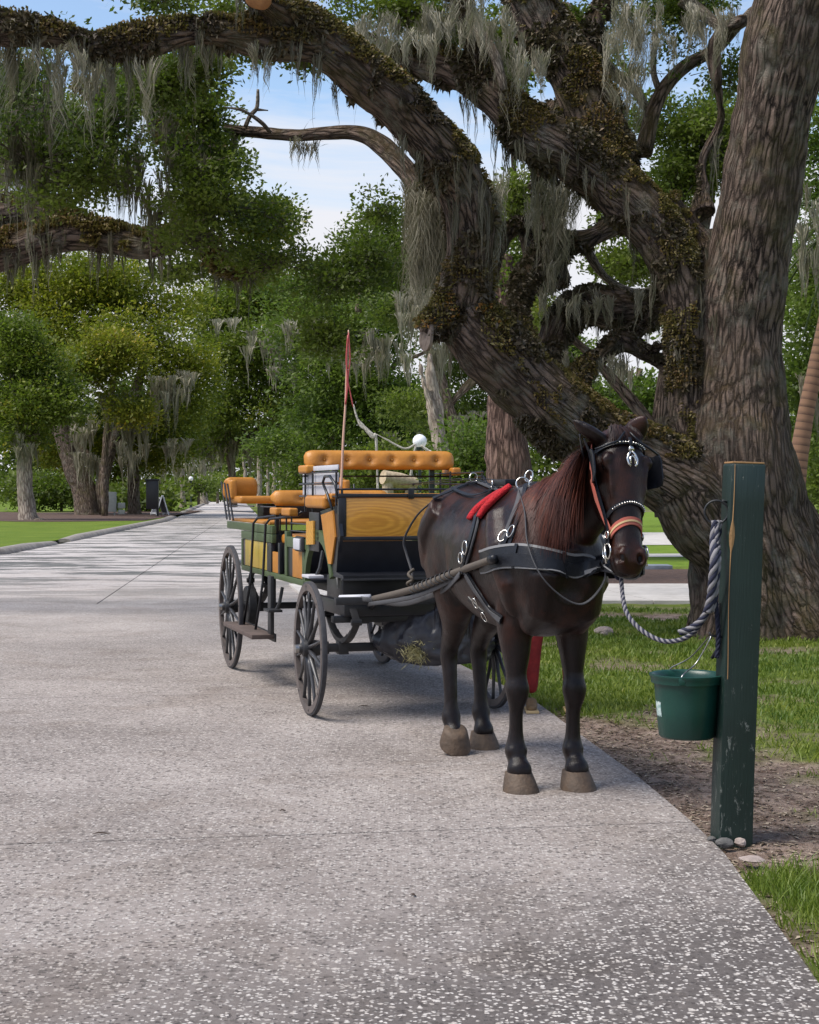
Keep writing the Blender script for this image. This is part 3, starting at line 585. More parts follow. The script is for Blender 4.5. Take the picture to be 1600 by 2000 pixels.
# hanging moss on the oak
def side(V, NM): return (V[:, 2] > 2.0) & (V[:, 2] < 7.6) & (NM[:, 2] < .6)
V1, N1 = surf_pts(trunk, 500, 21, lambda V, NM: (V[:, 2] > 3.0) & (V[:, 2] < 8) & (NM[:, 2] < .3) & (px_of(V)[0] < 1400))
f_ = fbm3(V1, 1.1, 3, 4); V1 = V1[f_ > .44]; r = np.random.default_rng(2)
moss('spanish_moss', V1, .15 + .75 * r.random(len(V1)) ** 2, M_MOSSD, oak, 3, k=22, w=.0026, spread=.07)
def mpx(regs, seed):
    r = np.random.default_rng(seed); A = []; Ln = []
    for (x0, y0, x1, y1, d0, d1, n, la, lb) in regs:
        for _ in range(n):
            A.append(tuple(P(r.uniform(x0, x1), r.uniform(y0, y1), r.uniform(d0, d1)))); Ln.append(r.uniform(la, lb))
    return A, Ln
A, Ln = mpx([(800, 350, 880, 420, 16.6, 17.6, 46, .9, 1.7), (800, 450, 870, 520, 16.8, 17.6, 20, .5, .9), (960, 330, 985, 420, 16.0, 16.6, 8, .7, 1.2), (1020, 330, 1140, 430, 17.6, 18.8, 16, .5, 1.1),
             (880, 0, 1000, 60, 16.2, 17.2, 16, .3, .8), (800, 0, 880, 90, 16.4, 17.6, 16, .3, .8), (1050, 560, 1260, 600, 17.6, 18.4, 16, .3, .6), (1180, 0, 1310, 80, 17, 18.6, 26, .4, 1.0),
             (1330, 10, 1450, 60, 17, 18.3, 12, .3, .8), (970, 60, 1080, 140, 16.6, 17.4, 14, .3, .7), (1180, 120, 1260, 200, 17.3, 18.4, 16, .5, 1.0), (560, 270, 640, 285, 18.2, 18.4, 6, .15, .4), (440, 262, 470, 270, 18.7, 18.9, 4, .2, .35),
             (700, 20, 800, 100, 16, 17.4, 16, .4, .9), (0, 80, 330, 140, 14.4, 15.0, 26, .3, 1.0), (350, 90, 560, 110, 14.8, 15.1, 10, .15, .5), (1100, 690, 1230, 720, 17.6, 18.0, 12, .2, .55), (1060, 430, 1130, 520, 18.0, 18.6, 13, .4, .9)], 8)
moss('spanish_moss', A, Ln, M_MOSS, oak, 6, k=40, w=.0026, spread=.09, sway=.32)
up = lambda V, NM: (V[:, 1] < 17.85) & (NM[:, 2] > -.15) & (V[:, 2] > 1.9) & (px_of(V)[0] < 1360) & (V[:, 2] < 8)
fern('fern', trunk, 60000, 31, up, oak, size=.045, thr=.53)
M_ROOT = leafmat('bark_rootlets', (.035, .022, .014), (.12, .095, .055), tr=.05)
fern('rootlets', trunk, 60000, 33, lambda V, NM: (V[:, 2] > 1.9) & (px_of(V)[0] < 1370) & (V[:, 2] < 8), oak, M_ROOT, size=.075, thr=.50, out=.03)
# near canopy of the oak
def pb(px, py, d, rx, ry, rd, wgt=1): p = P(px, py, d); return (p.x, p.y, p.z, rx / F * d, rd, ry / F * d, wgt)
nearb = [pb(40, 10, 15.5, 160, 60, .9, .7), pb(300, 0, 16, 130, 40, .8, .5), pb(440, 20, 15.6, 50, 30, .5, .35), pb(660, -10, 17, 90, 45, .8, .8), pb(790, 30, 17.5, 80, 50, .7, .6),
         pb(90, 190, 16.5, 140, 90, 1.0, 1.0), pb(330, 165, 17, 120, 55, .8, .8), pb(400, 130, 17, 60, 40, .6, .9), pb(210, 240, 17.5, 90, 70, .9, .8), pb(70, 330, 17.5, 120, 90, 1.0, 1.1),
         pb(200, 350, 18, 100, 50, 1.0, .35), pb(390, 230, 18.5, 60, 50, .7, .7), pb(390, 330, 18.5, 90, 60, .8, .85), pb(300, 390, 18.5, 80, 25, .8, .25), pb(440, 400, 18.5, 110, 45, .9, 1.1),
         pb(530, 420, 18.5, 70, 38, .8, .9), pb(420, 470, 18.5, 110, 40, .8, .9), pb(540, 510, 19, 100, 40, 1, .7), pb(640, 550, 19.5, 110, 55, 1.1, .45), pb(30, 380, 17, 80, 30, .7, .4), pb(730, 500, 19.5, 80, 50, 1.0, .4), pb(640, 660, 19, 60, 50, .6, .6),
         pb(560, 100, 16, 60, 24, .4, .4), pb(620, 118, 15.8, 40, 22, .3, .45), pb(480, 96, 15.6, 40, 18, .3, .4), pb(640, 345, 18.5, 45, 22, .4, .5), pb(680, 300, 18.5, 40, 22, .4, .45), pb(700, 370, 18.4, 55, 26, .4, .55), pb(740, 410, 18.4, 40, 30, .4, .6),
         pb(1340, 20, 18.4, 120, 50, .9, .7), pb(1230, 20, 18.4, 70, 50, .8, .8), pb(1010, 130, 19, 50, 50, .6, .8), pb(1180, 210, 19, 60, 50, .7, .5), pb(950, 70, 18.6, 90, 50, .7, .6), pb(1110, 60, 18.8, 60, 50, .6, .5), pb(1250, 130, 19, 80, 50, .7, .6), pb(1330, 120, 19, 70, 40, .7, .45), pb(1420, 140, 18.8, 40, 50, .5, .4), pb(860, 60, 18, 60, 50, .6, .6), pb(780, 470, 19.5, 50, 90, .8, .3)]
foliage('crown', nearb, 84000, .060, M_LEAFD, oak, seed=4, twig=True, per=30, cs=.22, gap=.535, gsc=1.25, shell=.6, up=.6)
litb = [pb(1390, 280, 24, 90, 100, 1.3, .9), pb(1330, 360, 24, 70, 60, 1.2, 1), pb(1270, 240, 24, 60, 60, 1, .7), pb(1230, 520, 23, 80, 40, 1, .9), pb(1200, 440, 23, 40, 30, .8, .5), pb(1010, 395, 23, 40, 60, .8, .8), pb(1050, 620, 24, 30, 40, 1, .6),
        pb(1160, 120, 23, 60, 40, 1, .5), pb(1000, 130, 23, 60, 60, 1, .8), pb(660, 130, 22, 50, 20, .8, .1)]
lo = empty('live_oak', (0, 0, 0), label='light green oak seen through the gaps between the mossy limbs', cat='tree')
# its own stems
wood('trunk', [limb([(1300, 1010, 22, 24.5), (1290, 850, 20, 24.5), (1330, 600, 17, 24.5), (1380, 400, 14, 24.4), (1390, 250, 9, 24.3)]), limb([(1335, 590, 12, 24.5), (1260, 520, 9, 24), (1220, 420, 7, 23.6)]), limb([(1290, 850, 13, 24.5), (1160, 700, 10, 24.3), (1060, 600, 9, 24), (1010, 400, 7, 23.5), (1000, 200, 6, 23.3)])], 0, M_BARK, lo, lump=.03, seed=8, nseg=9)
foliage('crown', litb, 32000, .075, M_LEAF, lo, seed=14, twig=True, per=24, cs=.22, gap=.45, gsc=1.4, up=.6)
# ---- second oak: limbs reaching in from the left, trunk outside the frame
o2 = empty('live_oak', (0, 0, 0), label='dark oak whose fern covered limbs reach in from the left edge', cat='tree')
L2 = [limb([(-700, 1400, 130, 21), (-660, 1000, 100, 21), (-560, 700, 90, 21), (-350, 560, 70, 20.6), (-120, 510, 52, 20.3), (20, 492, 36, 20.1), (130, 462, 30, 20), (210, 468, 28, 20), (290, 480, 25, 19.9), (350, 462, 21, 19.8), (405, 430, 16, 19.8)]),
      limb([(-140, 400, 30, 20.6), (0, 415, 24, 20.4), (80, 415, 24, 20.3), (150, 440, 20, 20.1), (230, 462, 16, 20)]),
      limb([(395, 440, 16, 19.8), (372, 370, 12, 19.9), (345, 300, 11, 20), (315, 240, 12, 20), (292, 170, 11, 20), (285, 110, 9, 20)]),
      limb([(365, 455, 14, 19.8), (405, 480, 13, 19.7), (425, 515, 11, 19.6), (450, 540, 10, 19.5), (500, 530, 8, 19.4), (560, 510, 5, 19.3)]),
      limb([(150, 160, 7, 19.8), (180, 190, 9, 19.8), (215, 205, 10, 19.8), (250, 192, 9, 19.8), (280, 186, 8, 19.9)]), limb([(345, 285, 8, 20), (390, 280, 8, 20), (425, 300, 8, 20), (435, 350, 6, 20)])]
t2 = wood('trunk', L2, .045, M_BARK, o2, lump=.04, seed=13, smooth=2)
for ob_ in [t2]:
    fern('fern', ob_, 26000, 41, lambda V, NM: (NM[:, 2] > -.5) & (V[:, 0] > -6.4) & (V[:, 2] > 3), o2, size=.07, thr=.50, out=.09)
    V1, N1 = surf_pts(ob_, 260, 22, lambda V, NM: (V[:, 0] > -6.2) & (V[:, 2] > 3) & (NM[:, 2] < .3)); r = np.random.default_rng(5); moss('spanish_moss', V1, .15 + .5 * r.random(260) ** 2, M_MOSSD, o2, 3, k=18, w=.004, spread=.08)
A, Ln = mpx([(0, 120, 130, 330, 17, 19, 46, .5, 1.4), (130, 120, 400, 330, 17.5, 19.5, 44, .3, .9), (280, 330, 420, 420, 18.5, 19.6, 18, .3, .7), (190, 300, 280, 350, 18, 19, 18, .5, .9)], 9)
moss('spanish_moss', A, Ln, M_MOSSD, o2, 7, k=36, w=.004, spread=.12)
b2 = [pb(60, 280, 21, 140, 130, 1.2, 1), pb(220, 300, 21.5, 120, 80, 1.2, .7), pb(380, 320, 21.5, 110, 70, 1.2, .8), pb(490, 430, 22, 90, 50, 1, .8), pb(300, 170, 21, 130, 60, 1, .6), pb(90, 440, 22, 110, 30, .6, .25), pb(360, 420, 21.5, 90, 40, 1, .8), pb(330, 530, 21, 90, 22, .8, .45), pb(470, 520, 21.5, 90, 40, .9, .9)]
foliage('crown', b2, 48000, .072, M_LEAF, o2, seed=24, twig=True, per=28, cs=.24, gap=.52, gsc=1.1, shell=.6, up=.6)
# ---------------- background trees ----------------
def btree(name, lab, base, d, stems, blobs, n, size, m_leaf, bark, seed, mossr=(), mn=.5, cat='tree', per=44, gap=.47, gsc=None, group=None, mm=None, cs=None):
    """stems/blobs in photograph pixels at depth d; blobs (px,py,rx,ry,depth shift,weight)"""
    e_ = empty(name, (0, 0, 0), 0, lab, cat, group); L_ = [limb([(a[0], a[1], a[2], d + (a[3] if len(a) > 3 else 0)) for a in s]) for s in stems]
    if L_: wood('trunk', L_, 0, bark, e_, lump=.10, seed=seed, nseg=12, stretch=.2)
    B = [pb(b[0], b[1], d + b[4], b[2], b[3], max(b[2], b[3]) / F * d * .8, b[5]) for b in blobs]
    if n: foliage('crown', B, n, size, m_leaf, e_, seed=seed, per=per, gap=gap, gsc=gsc or 62 / d, shell=.35, cs=cs)
    if mossr:
        A, Ln = mpx([(x0, y0, x1, y1, d + dz - 1, d + dz + 1, c, la, lb) for (x0, y0, x1, y1, dz, c, la, lb) in mossr], seed); moss('spanish_moss', A, Ln, mm or M_MOSS, e_, seed, k=22, w=.010 * d / 40, spread=.16 * d / 50 * 1.4)
    return e_
btree('oak_tree', 'young oak with a white lichen spotted trunk at the far left', None, 83, [[(62, 1030, 30), (55, 1012, 20), (50, 960, 16), (48, 900, 14), (56, 820, 12), (60, 740, 8)], [(50, 890, 9), (30, 800, 7), (20, 720, 5)], [(52, 880, 8), (95, 800, 6), (110, 740, 4)]],
      [(40, 700, 60, 50, 0, 1), (80, 790, 62, 40, -1, 1), (10, 800, 60, 50, 0, 1), (108, 720, 36, 44, 0, .9), (20, 650, 44, 32, 0, .8), (120, 770, 30, 30, 0, .8), (50, 850, 50, 22, 0, .7)], 26000, .21, M_LEAF, M_BARKP, 61, [(30, 840, 75, 880, -1, 14, .6, 1.6)])
btree('live_oak', 'large spreading oak with yellow green leaves and long pale moss on the left', None, 101, [[(178, 1022, 34), (172, 1005, 28), (165, 960, 24), (140, 900, 20), (120, 800, 16), (160, 650, 12)], [(195, 1010, 14), (200, 950, 13), (215, 880, 12), (260, 780, 10), (300, 640, 8)], [(180, 900, 12), (100, 830, 9), (60, 760, 6)], [(212, 880, 9), (300, 820, 7), (370, 760, 5)]],
      [(130, 560, 130, 70, 2, 1), (40, 600, 110, 80, 2, 1), (250, 570, 80, 60, 2, 1), (330, 600, 70, 70, 3, 1), (120, 640, 100, 60, 0, .8), (240, 660, 90, 60, -2, 1), (340, 700, 70, 80, 0, 1), (370, 780, 45, 70, 0, .8), (60, 690, 80, 50, 3, 1), (200, 540, 60, 45, 0, .8), (290, 820, 80, 45, 2, .9), (140, 850, 110, 60, 4, 1), (230, 890, 100, 50, 4, 1.1), (340, 880, 60, 40, 4, .8)], 92000, .25, M_LEAFY, M_BARKF, 62,
      [(200, 760, 260, 790, -6, 22, 1.5, 4.0), (240, 790, 290, 850, -6, 12, 1.2, 3.0), (300, 730, 350, 770, -5, 16, 1.2, 3.2), (320, 850, 370, 880, -3, 10, .8, 1.6), (140, 800, 190, 850, -4, 12, 1, 2.4), (150, 880, 200, 920, -3, 14, .8, 2.2), (350, 720, 380, 760, -3, 8, 1, 2)])
btree('oak_tree', 'oak with a yellow tinted crown overhanging the large mossy oak', None, 96, [[(205, 1012, 7), (205, 900, 7), (215, 800, 6), (225, 720, 5)]], [(210, 690, 60, 42, -3, 1), (180, 720, 45, 40, -3, 1), (250, 740, 38, 42, -3, 1), (260, 800, 30, 34, -3, .7), (165, 670, 40, 30, -3, .6)], 17000, .24, leafmat('leaf_gold', (.10, .13, .015), (.26, .235, .02), (.42, .30, .02)), M_BARKF, 63)
for i, (px, py, w_, tp, dd, lab) in enumerate([(262, 1008, 13, 880, 104, 'dark reddish trunk standing in the mulch right of the utility box'), (310, 995, 7, 900, 135, 'slim grey oak trunk behind the sandwich board'), (357, 985, 5.5, 890, 150, 'pale straight trunk left of the lamp on the grass'), (398, 978, 8, 895, 190, 'broad pale trunk at the bend of the left kerb')]):
    btree('oak_tree', lab, None, dd, [[(px, py + 12, w_ * 1.4), (px, py - 5, w_ * 1.05), (px - 1, (py + tp) / 2, w_ * .9), (px - 3, tp, w_ * .8), (px - 5, tp - 60, w_ * .6)], [(px, tp + 10, w_ * .6), (px + 20, tp - 40, w_ * .4)]],
          [(px - 10, tp - 60, 55, 46, 0, 1), (px + 25, tp - 40, 45, 36, 0, 1), (px - 30, tp - 35, 40, 32, 0, .8)], 8000, .34, M_LEAFD if i % 2 == 0 else M_LEAF, M_BARKP if i > 1 else M_BARKF, 70 + i, [(px - 40, tp - 20, px + 40, tp + 20, -4, 10, 1, 3)])
btree('live_oak', 'bright green oak crown closing the avenue above the rear bench', None, 125, [[(455, 990, 9), (452, 900, 8), (440, 800, 6), (460, 700, 5)], [(450, 880, 5), (520, 830, 5), (560, 840, 4)], [(470, 830, 3.5), (495, 862, 4), (520, 850, 4), (545, 828, 3)]],
      [(430, 620, 70, 50, 0, 1), (480, 580, 70, 45, 2, 1), (560, 600, 80, 50, 2, 1), (420, 700, 60, 60, -2, 1), (490, 690, 80, 60, -3, 1), (570, 700, 70, 60, -2, 1), (440, 790, 60, 50, -3, 1), (530, 780, 80, 45, -4, 1), (600, 820, 60, 40, -3, 1), (400, 850, 40, 40, 0, .9), (460, 850, 50, 30, 2, .9)], 62000, .30, M_LEAF, M_BARKF, 81,
      [(380, 850, 560, 880, 0, 46, 1.5, 3.8), (480, 640, 620, 680, -8, 20, 1.2, 3), (420, 620, 460, 640, -6, 5, 1, 2), (520, 700, 580, 730, -8, 8, 1, 2), (560, 840, 620, 860, -6, 12, 1, 2.5)])
btree('live_oak', 'dense middle green oak right of the avenue behind the red whip', None, 82, [[(640, 1000, 13), (645, 900, 12), (660, 800, 10), (650, 650, 8)], [(650, 850, 8), (720, 780, 7), (780, 700, 5)], [(650, 760, 6), (590, 700, 5), (560, 620, 4)]],
      [(600, 560, 80, 50, 0, 1), (680, 560, 90, 60, 0, 1), (760, 540, 80, 60, 0, 1), (620, 640, 80, 60, -2, 1), (710, 650, 90, 60, -2, 1), (650, 740, 90, 60, -3, 1), (740, 760, 80, 60, -3, 1), (600, 800, 60, 50, -2, 1), (680, 840, 80, 40, -3, 1), (780, 850, 70, 45, -2, 1), (560, 870, 60, 36, 2, .9)], 60000, .22, M_LEAFB, M_BARKF, 82,
      [(560, 620, 640, 650, -8, 16, .9, 2.2), (700, 640, 800, 700, -6, 24, 1.0, 2.6), (740, 840, 830, 880, -4, 20, .8, 2), (640, 680, 700, 700, -7, 8, .8, 1.6), (680, 880, 780, 900, -4, 16, .8, 1.8)])
btree('live_oak', 'oak with dark clumps hanging in front of the avenue behind the lamp globe', None, 58, [[(900, 1010, 15), (905, 900, 14), (880, 800, 11), (840, 680, 9), (800, 560, 7)], [(880, 790, 8), (960, 700, 7), (1000, 620, 5)], [(700, 610, 5), (705, 560, 5), (720, 520, 4), (790, 500, 6), (830, 560, 7)], [(805, 700, 4), (845, 690, 5), (870, 760, 6)]],
      [(740, 460, 60, 50, 0, 1), (800, 520, 70, 60, 0, 1), (850, 460, 50, 60, 0, .8), (780, 600, 60, 50, 0, .8), (720, 590, 35, 30, -2, .8), (640, 680, 40, 32, -3, .8), (790, 800, 34, 40, -3, .9), (830, 560, 60, 60, 2, 1), (940, 820, 60, 70, 2, 1.1), (960, 880, 60, 60, 2, 1), (900, 730, 60, 60, 3, .9), (860, 850, 50, 60, 3, .9), (1000, 700, 50, 40, 2, .8)], 44000, .155, M_LEAFD, M_BARKF, 83,
      [(780, 560, 870, 640, -3, 34, .8, 2.4), (840, 640, 880, 700, -2, 12, .8, 2), (880, 800, 960, 860, -2, 14, .5, 1.4), (640, 640, 680, 690, -4, 5, .4, 1)])
# snag
sn = empty('dead_snag', (0, 0, 0), 0, 'pale dead tree trunk peeling behind the nearest lamp globe', 'tree')
wood('trunk', [limb([(872, 1010, 22, 50), (868, 940, 19, 50), (860, 870, 17, 50), (852, 800, 15, 50), (842, 740, 11, 50), (838, 690, 6, 50)]), limb([(862, 900, 12, 49.6), (850, 820, 9, 49.6), (826, 740, 6, 49.6), (820, 700, 3, 49.6)])], .10, M_BARKP, sn, lump=.12, seed=3, smooth=1)
st_ = empty('oak_tree', (0, 0, 0), 0, 'rough reddish trunk standing right behind the leaning mossy limb', 'tree')
wood('trunk', [limb([(1000, 1110, 58, 27), (998, 1060, 50, 27), (995, 960, 43, 27), (993, 860, 41, 27), (992, 780, 38, 27), (990, 640, 30, 27.2), (985, 500, 22, 27.5)])], .06, barkmat('red_bark', (.035, .02, .016), (.24, .155, .125), .9, .2, .03, .1), st_, lump=.10, seed=4)
foliage('crown', [pb(985, 560, 28, 60, 60, 1, 1), pb(1010, 440, 28, 50, 70, 1, 1)], 7000, .10, M_LEAF, st_, seed=5, per=22)
btree('oak_tree', 'bright leafy tree seen between the mossy limbs above the horse ears', None, 36, [[(1200, 1060, 12), (1205, 940, 11), (1230, 820, 9), (1250, 720, 6)], [(1215, 860, 6), (1160, 780, 5), (1130, 720, 3)], [(1230, 800, 5), (1290, 760, 4)]],
      [(1170, 760, 45, 45, 0, 1), (1240, 790, 80, 55, 0, 1), (1130, 800, 70, 60, 0, 1), (1300, 830, 60, 40, 0, .9), (1260, 860, 80, 40, 1, 1), (1090, 700, 50, 50, 1, .9), (1060, 640, 40, 40, 1, .8), (1310, 790, 30, 30, 0, .6)], 30000, .11, M_LEAFB, M_BARKF, 84, [(1200, 700, 1240, 720, -8, 5, .3, .8)])
# right edge: dark evergreen mass and a leaning palm
btree('evergreen_tree', 'dark evergreen tree filling the gap right of the great trunk', None, 29, [[(1660, 1090, 16), (1650, 900, 14), (1640, 600, 11), (1630, 300, 7)]],
      [(1610, 350, 60, 80, 0, 1), (1620, 500, 60, 90, 0, 1), (1600, 620, 60, 80, 0, 1), (1590, 740, 60, 70, 0, 1), (1620, 840, 60, 60, 0, 1), (1570, 800, 40, 70, 1, .9), (1640, 950, 60, 60, 0, 1), (1590, 560, 40, 80, 1, 1), (1600, 250, 50, 60, 0, .8)], 30000, .095, M_LEAFB, M_BARK, 85, [(1560, 360, 1600, 520, -2, 14, .5, 1.4), (1560, 720, 1600, 800, -1, 8, .3, .9)])
pm = empty('palm_tree', (0, 0, 0), 0, 'leaning palm with an orange brown ringed trunk at the right edge', 'palm tree')
k = NT('palm_bark'); v = k.attr('bk'); sx = k.n('SeparateXYZ'); k.l(v, sx.inputs[0]); wv = k.math('FRACT', k.math('MULTIPLY', sx.outputs['Z'], 45)); c = k.mix(k.rng(wv, .0, .5), (.07, .04, .028), (.26, .15, .09)); c = k.mix(k.rng(k.noise(k.n('NewGeometry').outputs['Position'], 4, 5), .4, .65, 0, .6), c, (.22, .12, .08)); k.l(c, k.b.inputs['Base Color']); k.b.inputs['Roughness'].default_value = .9; k.l(k.bump(wv, .02), k.b.inputs['Normal'])
wood('trunk', [limb([(1545, 1110, 21, 27), (1552, 1000, 19, 27), (1560, 900, 18, 27), (1575, 800, 16, 27), (1592, 720, 15, 27), (1625, 560, 14, 27), (1650, 430, 14, 27)])], 0, k.m, pm, lump=.01, seed=1, nseg=16)
hd_ = P(1652, 425, 27)
for i in range(22):
    a_ = i * 2.4; el = .9 - .085 * i; L_ = 1.7; dh = Vector((math.cos(a_), math.sin(a_), 0)); mb = MB(); pts = [hd_ + dh * (L_ * t) * math.cos(el * (1 - t)) + Vector((0, 0, 1)) * (L_ * t * math.sin(el) - 1.1 * t * t) for t in np.linspace(0, 1, 8)]; sd = Vector((-dh.y, dh.x, 0)); mb.tube(pts, [.02] * 7 + [.004], 4)
    for j in range(2, 8):
        for q in (-1, 1):
            for u in (0, .5):
                p0 = pts[j - 1].lerp(pts[j], u); tip = p0 + sd * q * .42 * math.sin(3.1 * j / 8.5) + dh * .18 + Vector((0, 0, -.16)); mb.add([p0 - dh * .02, p0 + dh * .02, tip], [(0, 1, 2)])
    mb.build('frond', M_LEAFD, pm)
# shrubs and hedges far and near
def shrub(lab, blobs, d, n, size, m_, seed, group=None):
    e_ = empty('shrub', (0, 0, 0), 0, lab, 'shrub', group); B = [pb(b[0], b[1], d, b[2], b[3], b[2] / F * d, 1) for b in blobs]; foliage('foliage', B, n, size, m_, e_, seed=seed, per=20, gap=.36, gsc=1.0)
    c = B[0]; MB().tube([(c[0], c[1], 0), (c[0], c[1], max(.3, c[2]))], .06 * d / 60, 6).build('stem', M_BARKF, e_)
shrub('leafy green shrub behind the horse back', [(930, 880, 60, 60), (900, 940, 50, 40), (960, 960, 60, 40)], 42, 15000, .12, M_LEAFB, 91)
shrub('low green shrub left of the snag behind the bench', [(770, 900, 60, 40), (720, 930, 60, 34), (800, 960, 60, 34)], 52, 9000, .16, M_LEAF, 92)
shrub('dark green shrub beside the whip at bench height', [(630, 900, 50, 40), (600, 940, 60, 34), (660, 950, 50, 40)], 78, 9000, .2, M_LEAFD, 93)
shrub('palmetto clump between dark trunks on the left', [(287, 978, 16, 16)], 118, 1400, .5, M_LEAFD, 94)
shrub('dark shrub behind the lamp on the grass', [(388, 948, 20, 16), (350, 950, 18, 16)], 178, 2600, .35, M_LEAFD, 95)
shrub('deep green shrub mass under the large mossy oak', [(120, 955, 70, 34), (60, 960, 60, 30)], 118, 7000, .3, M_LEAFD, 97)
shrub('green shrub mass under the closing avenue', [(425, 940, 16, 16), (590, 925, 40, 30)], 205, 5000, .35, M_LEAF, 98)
# line of reddish trunks down the avenue
for i, (px, w_, d, tp) in enumerate([(506, 5.5, 165, 890), (523, 3, 180, 900), (535, 4, 150, 885), (548, 3.5, 172, 905), (478, 3, 210, 915), (562, 4, 160, 900), (585, 3, 190, 910)]):
    by = HOR + CAMZ * F / d; e_ = empty('oak_tree', (0, 0, 0), 0, ('widest', 'thin pale', 'reddish middle', 'slender', 'leftmost faint', 'broad right-hand', 'rightmost thin')[i] + ' trunk in the row down the avenue above the middle bench', 'tree', 'row of trunks down the avenue')
    wood('trunk', [limb([(px, by + 8, w_ * 1.5, d), (px, by - 2, w_ * 1.1, d), (px + 1, 920, w_, d), (px - 1, tp, w_ * .9, d), (px - 3, tp - 40, w_ * .7, d)])], 0, M_BARKP, e_, lump=.12, seed=i, nseg=10)
# far woods closing the view
r = np.random.default_rng(3); WB = []
for x in np.arange(-150, 130, 9.0):
    WB.append((x + r.normal() * 2, 250 + r.normal() * 6, 1.2, 7, 4, 2.6, 1.3))
    WB.append((x + r.normal() * 2, 265 + r.normal() * 12, 5 + 3 * r.random(), 8, 8, 7 + 2 * r.random(), 1)); WB.append((x + r.normal() * 3, 285 + r.normal() * 10, 13 + 3 * r.random(), 9, 8, 7, 1))
o_ = foliage('far_woods', WB, 120000, 1.15, M_LEAFD, None, seed=7, per=20, gap=.05, gsc=.1, cs=2.4, up=.6); o_['kind'] = 'stuff'
WB = [(x + r.normal() * 1.5, 68 + r.normal() * 3, 3.0 + 2 * r.random(), 4, 3, 3.2, 1) for x in np.arange(9, 60, 3.2)] + [(x, 73, 9, 5, 3, 5, 1) for x in np.arange(16, 60, 4.)]
o_ = foliage('far_woods', WB, 30000, .34, M_LEAF, None, seed=8, per=20, gap=.3, gsc=.3, cs=.9); o_['kind'] = 'stuff'
# ---------------- horse ----------------
HPHI = math.radians(16.3); HO = Vector((.708, 8.28, 0)); HROT = HPHI - math.pi / 2
HM = Matrix.Translation(HO) @ Matrix.Rotation(HROT, 4, 'Z'); HMI = HM.inverted()
def rings(mb, secs, n=28, ex_=2.2):
    """secs: (centre, lateral half, up half, down half, axis, up) -> closed loft"""
    o = len(mb.v); m = len(secs)
    for (c, a, bu, bd, ax, u) in secs:
        c, ax, u = Vector(c), Vector(ax).normalized(), Vector(u); u = (u - ax * u.dot(ax)).normalized(); l = u.cross(ax)
        for k in range(n):
            t = 2 * math.pi * k / n; ct, st = math.cos(t), math.sin(t)
            x = math.copysign(abs(ct) ** (2 / ex_), ct) * a; y = math.copysign(abs(st) ** (2 / ex_), st) * (bu if st > 0 else bd)
            mb.v.append(tuple(c + l * x + u * y))
    for i in range(m - 1):
        for k in range(n): k2 = (k + 1) % n; mb.f.append((o + i * n + k, o + i * n + k2, o + (i + 1) * n + k2, o + (i + 1) * n + k))
    mb.f.append(tuple(o + k for k in range(n))[::-1]); mb.f.append(tuple(o + (m - 1) * n + k for k in range(n)))
def dens(rows, n=4):
    q = catmull([np.array(r_, float) for r_ in rows], n); return q
HB = MB()
# torso: X, zc, lateral, up, down
tor = dens([(-1.50, 1.30, .10, .12, .16), (-1.46, 1.29, .20, .22, .26), (-1.36, 1.27, .275, .31, .36), (-1.15, 1.26, .30, .345, .38), (-.92, 1.23, .305, .345, .36), (-.65, 1.20, .325, .345, .385), (-.38, 1.19, .325, .36, .40), (-.12, 1.20, .295, .40, .41), (.06, 1.20, .27, .38, .40), (.20, 1.17, .255, .30, .34), (.31, 1.14, .215, .22, .26), (.37, 1.13, .12, .13, .15)])
rings(HB, [((x, 0, zc), a, bu, bd, (1, 0, 0), (0, 0, 1)) for x, zc, a, bu, bd in tor], 36, 2.1)
# neck: centre x,y,z, lateral, up(crest) half, down half, axis
nk = dens([(-.12, 0, 1.24, .20, .33, .30), (.04, .01, 1.34, .185, .265, .30), (.17, .05, 1.44, .15, .20, .25), (.30, .105, 1.535, .118, .155, .205), (.41, .15, 1.63, .098, .125, .175), (.50, .185, 1.73, .085, .135, .15), (.55, .20, 1.76, .07, .09, .11)])
ns_ = []
for i, q in enumerate(nk):
    b_, a_ = nk[min(i + 1, len(nk) - 1)], nk[max(i - 1, 0)]; ax = Vector(b_[:3]) - Vector(a_[:3]); ns_.append((q[:3], q[3], q[4], q[5], ax, (-.7, -.1, .7)))
rings(HB, ns_, 30, 2.2)
# head frame
HP = Vector((.525, .205, 1.845)); HAX = Vector((.235, -.035, -.66)).normalized(); HF = Vector((.93, .08, .33)); HF = (HF - HAX * HF.dot(HAX)).normalized(); HL = HF.cross(HAX).normalized()   # lateral
if HL.y < 0: HL = -HL
def hd(s, f=0, l=0): return HP + HAX * s + HF * f + HL * l
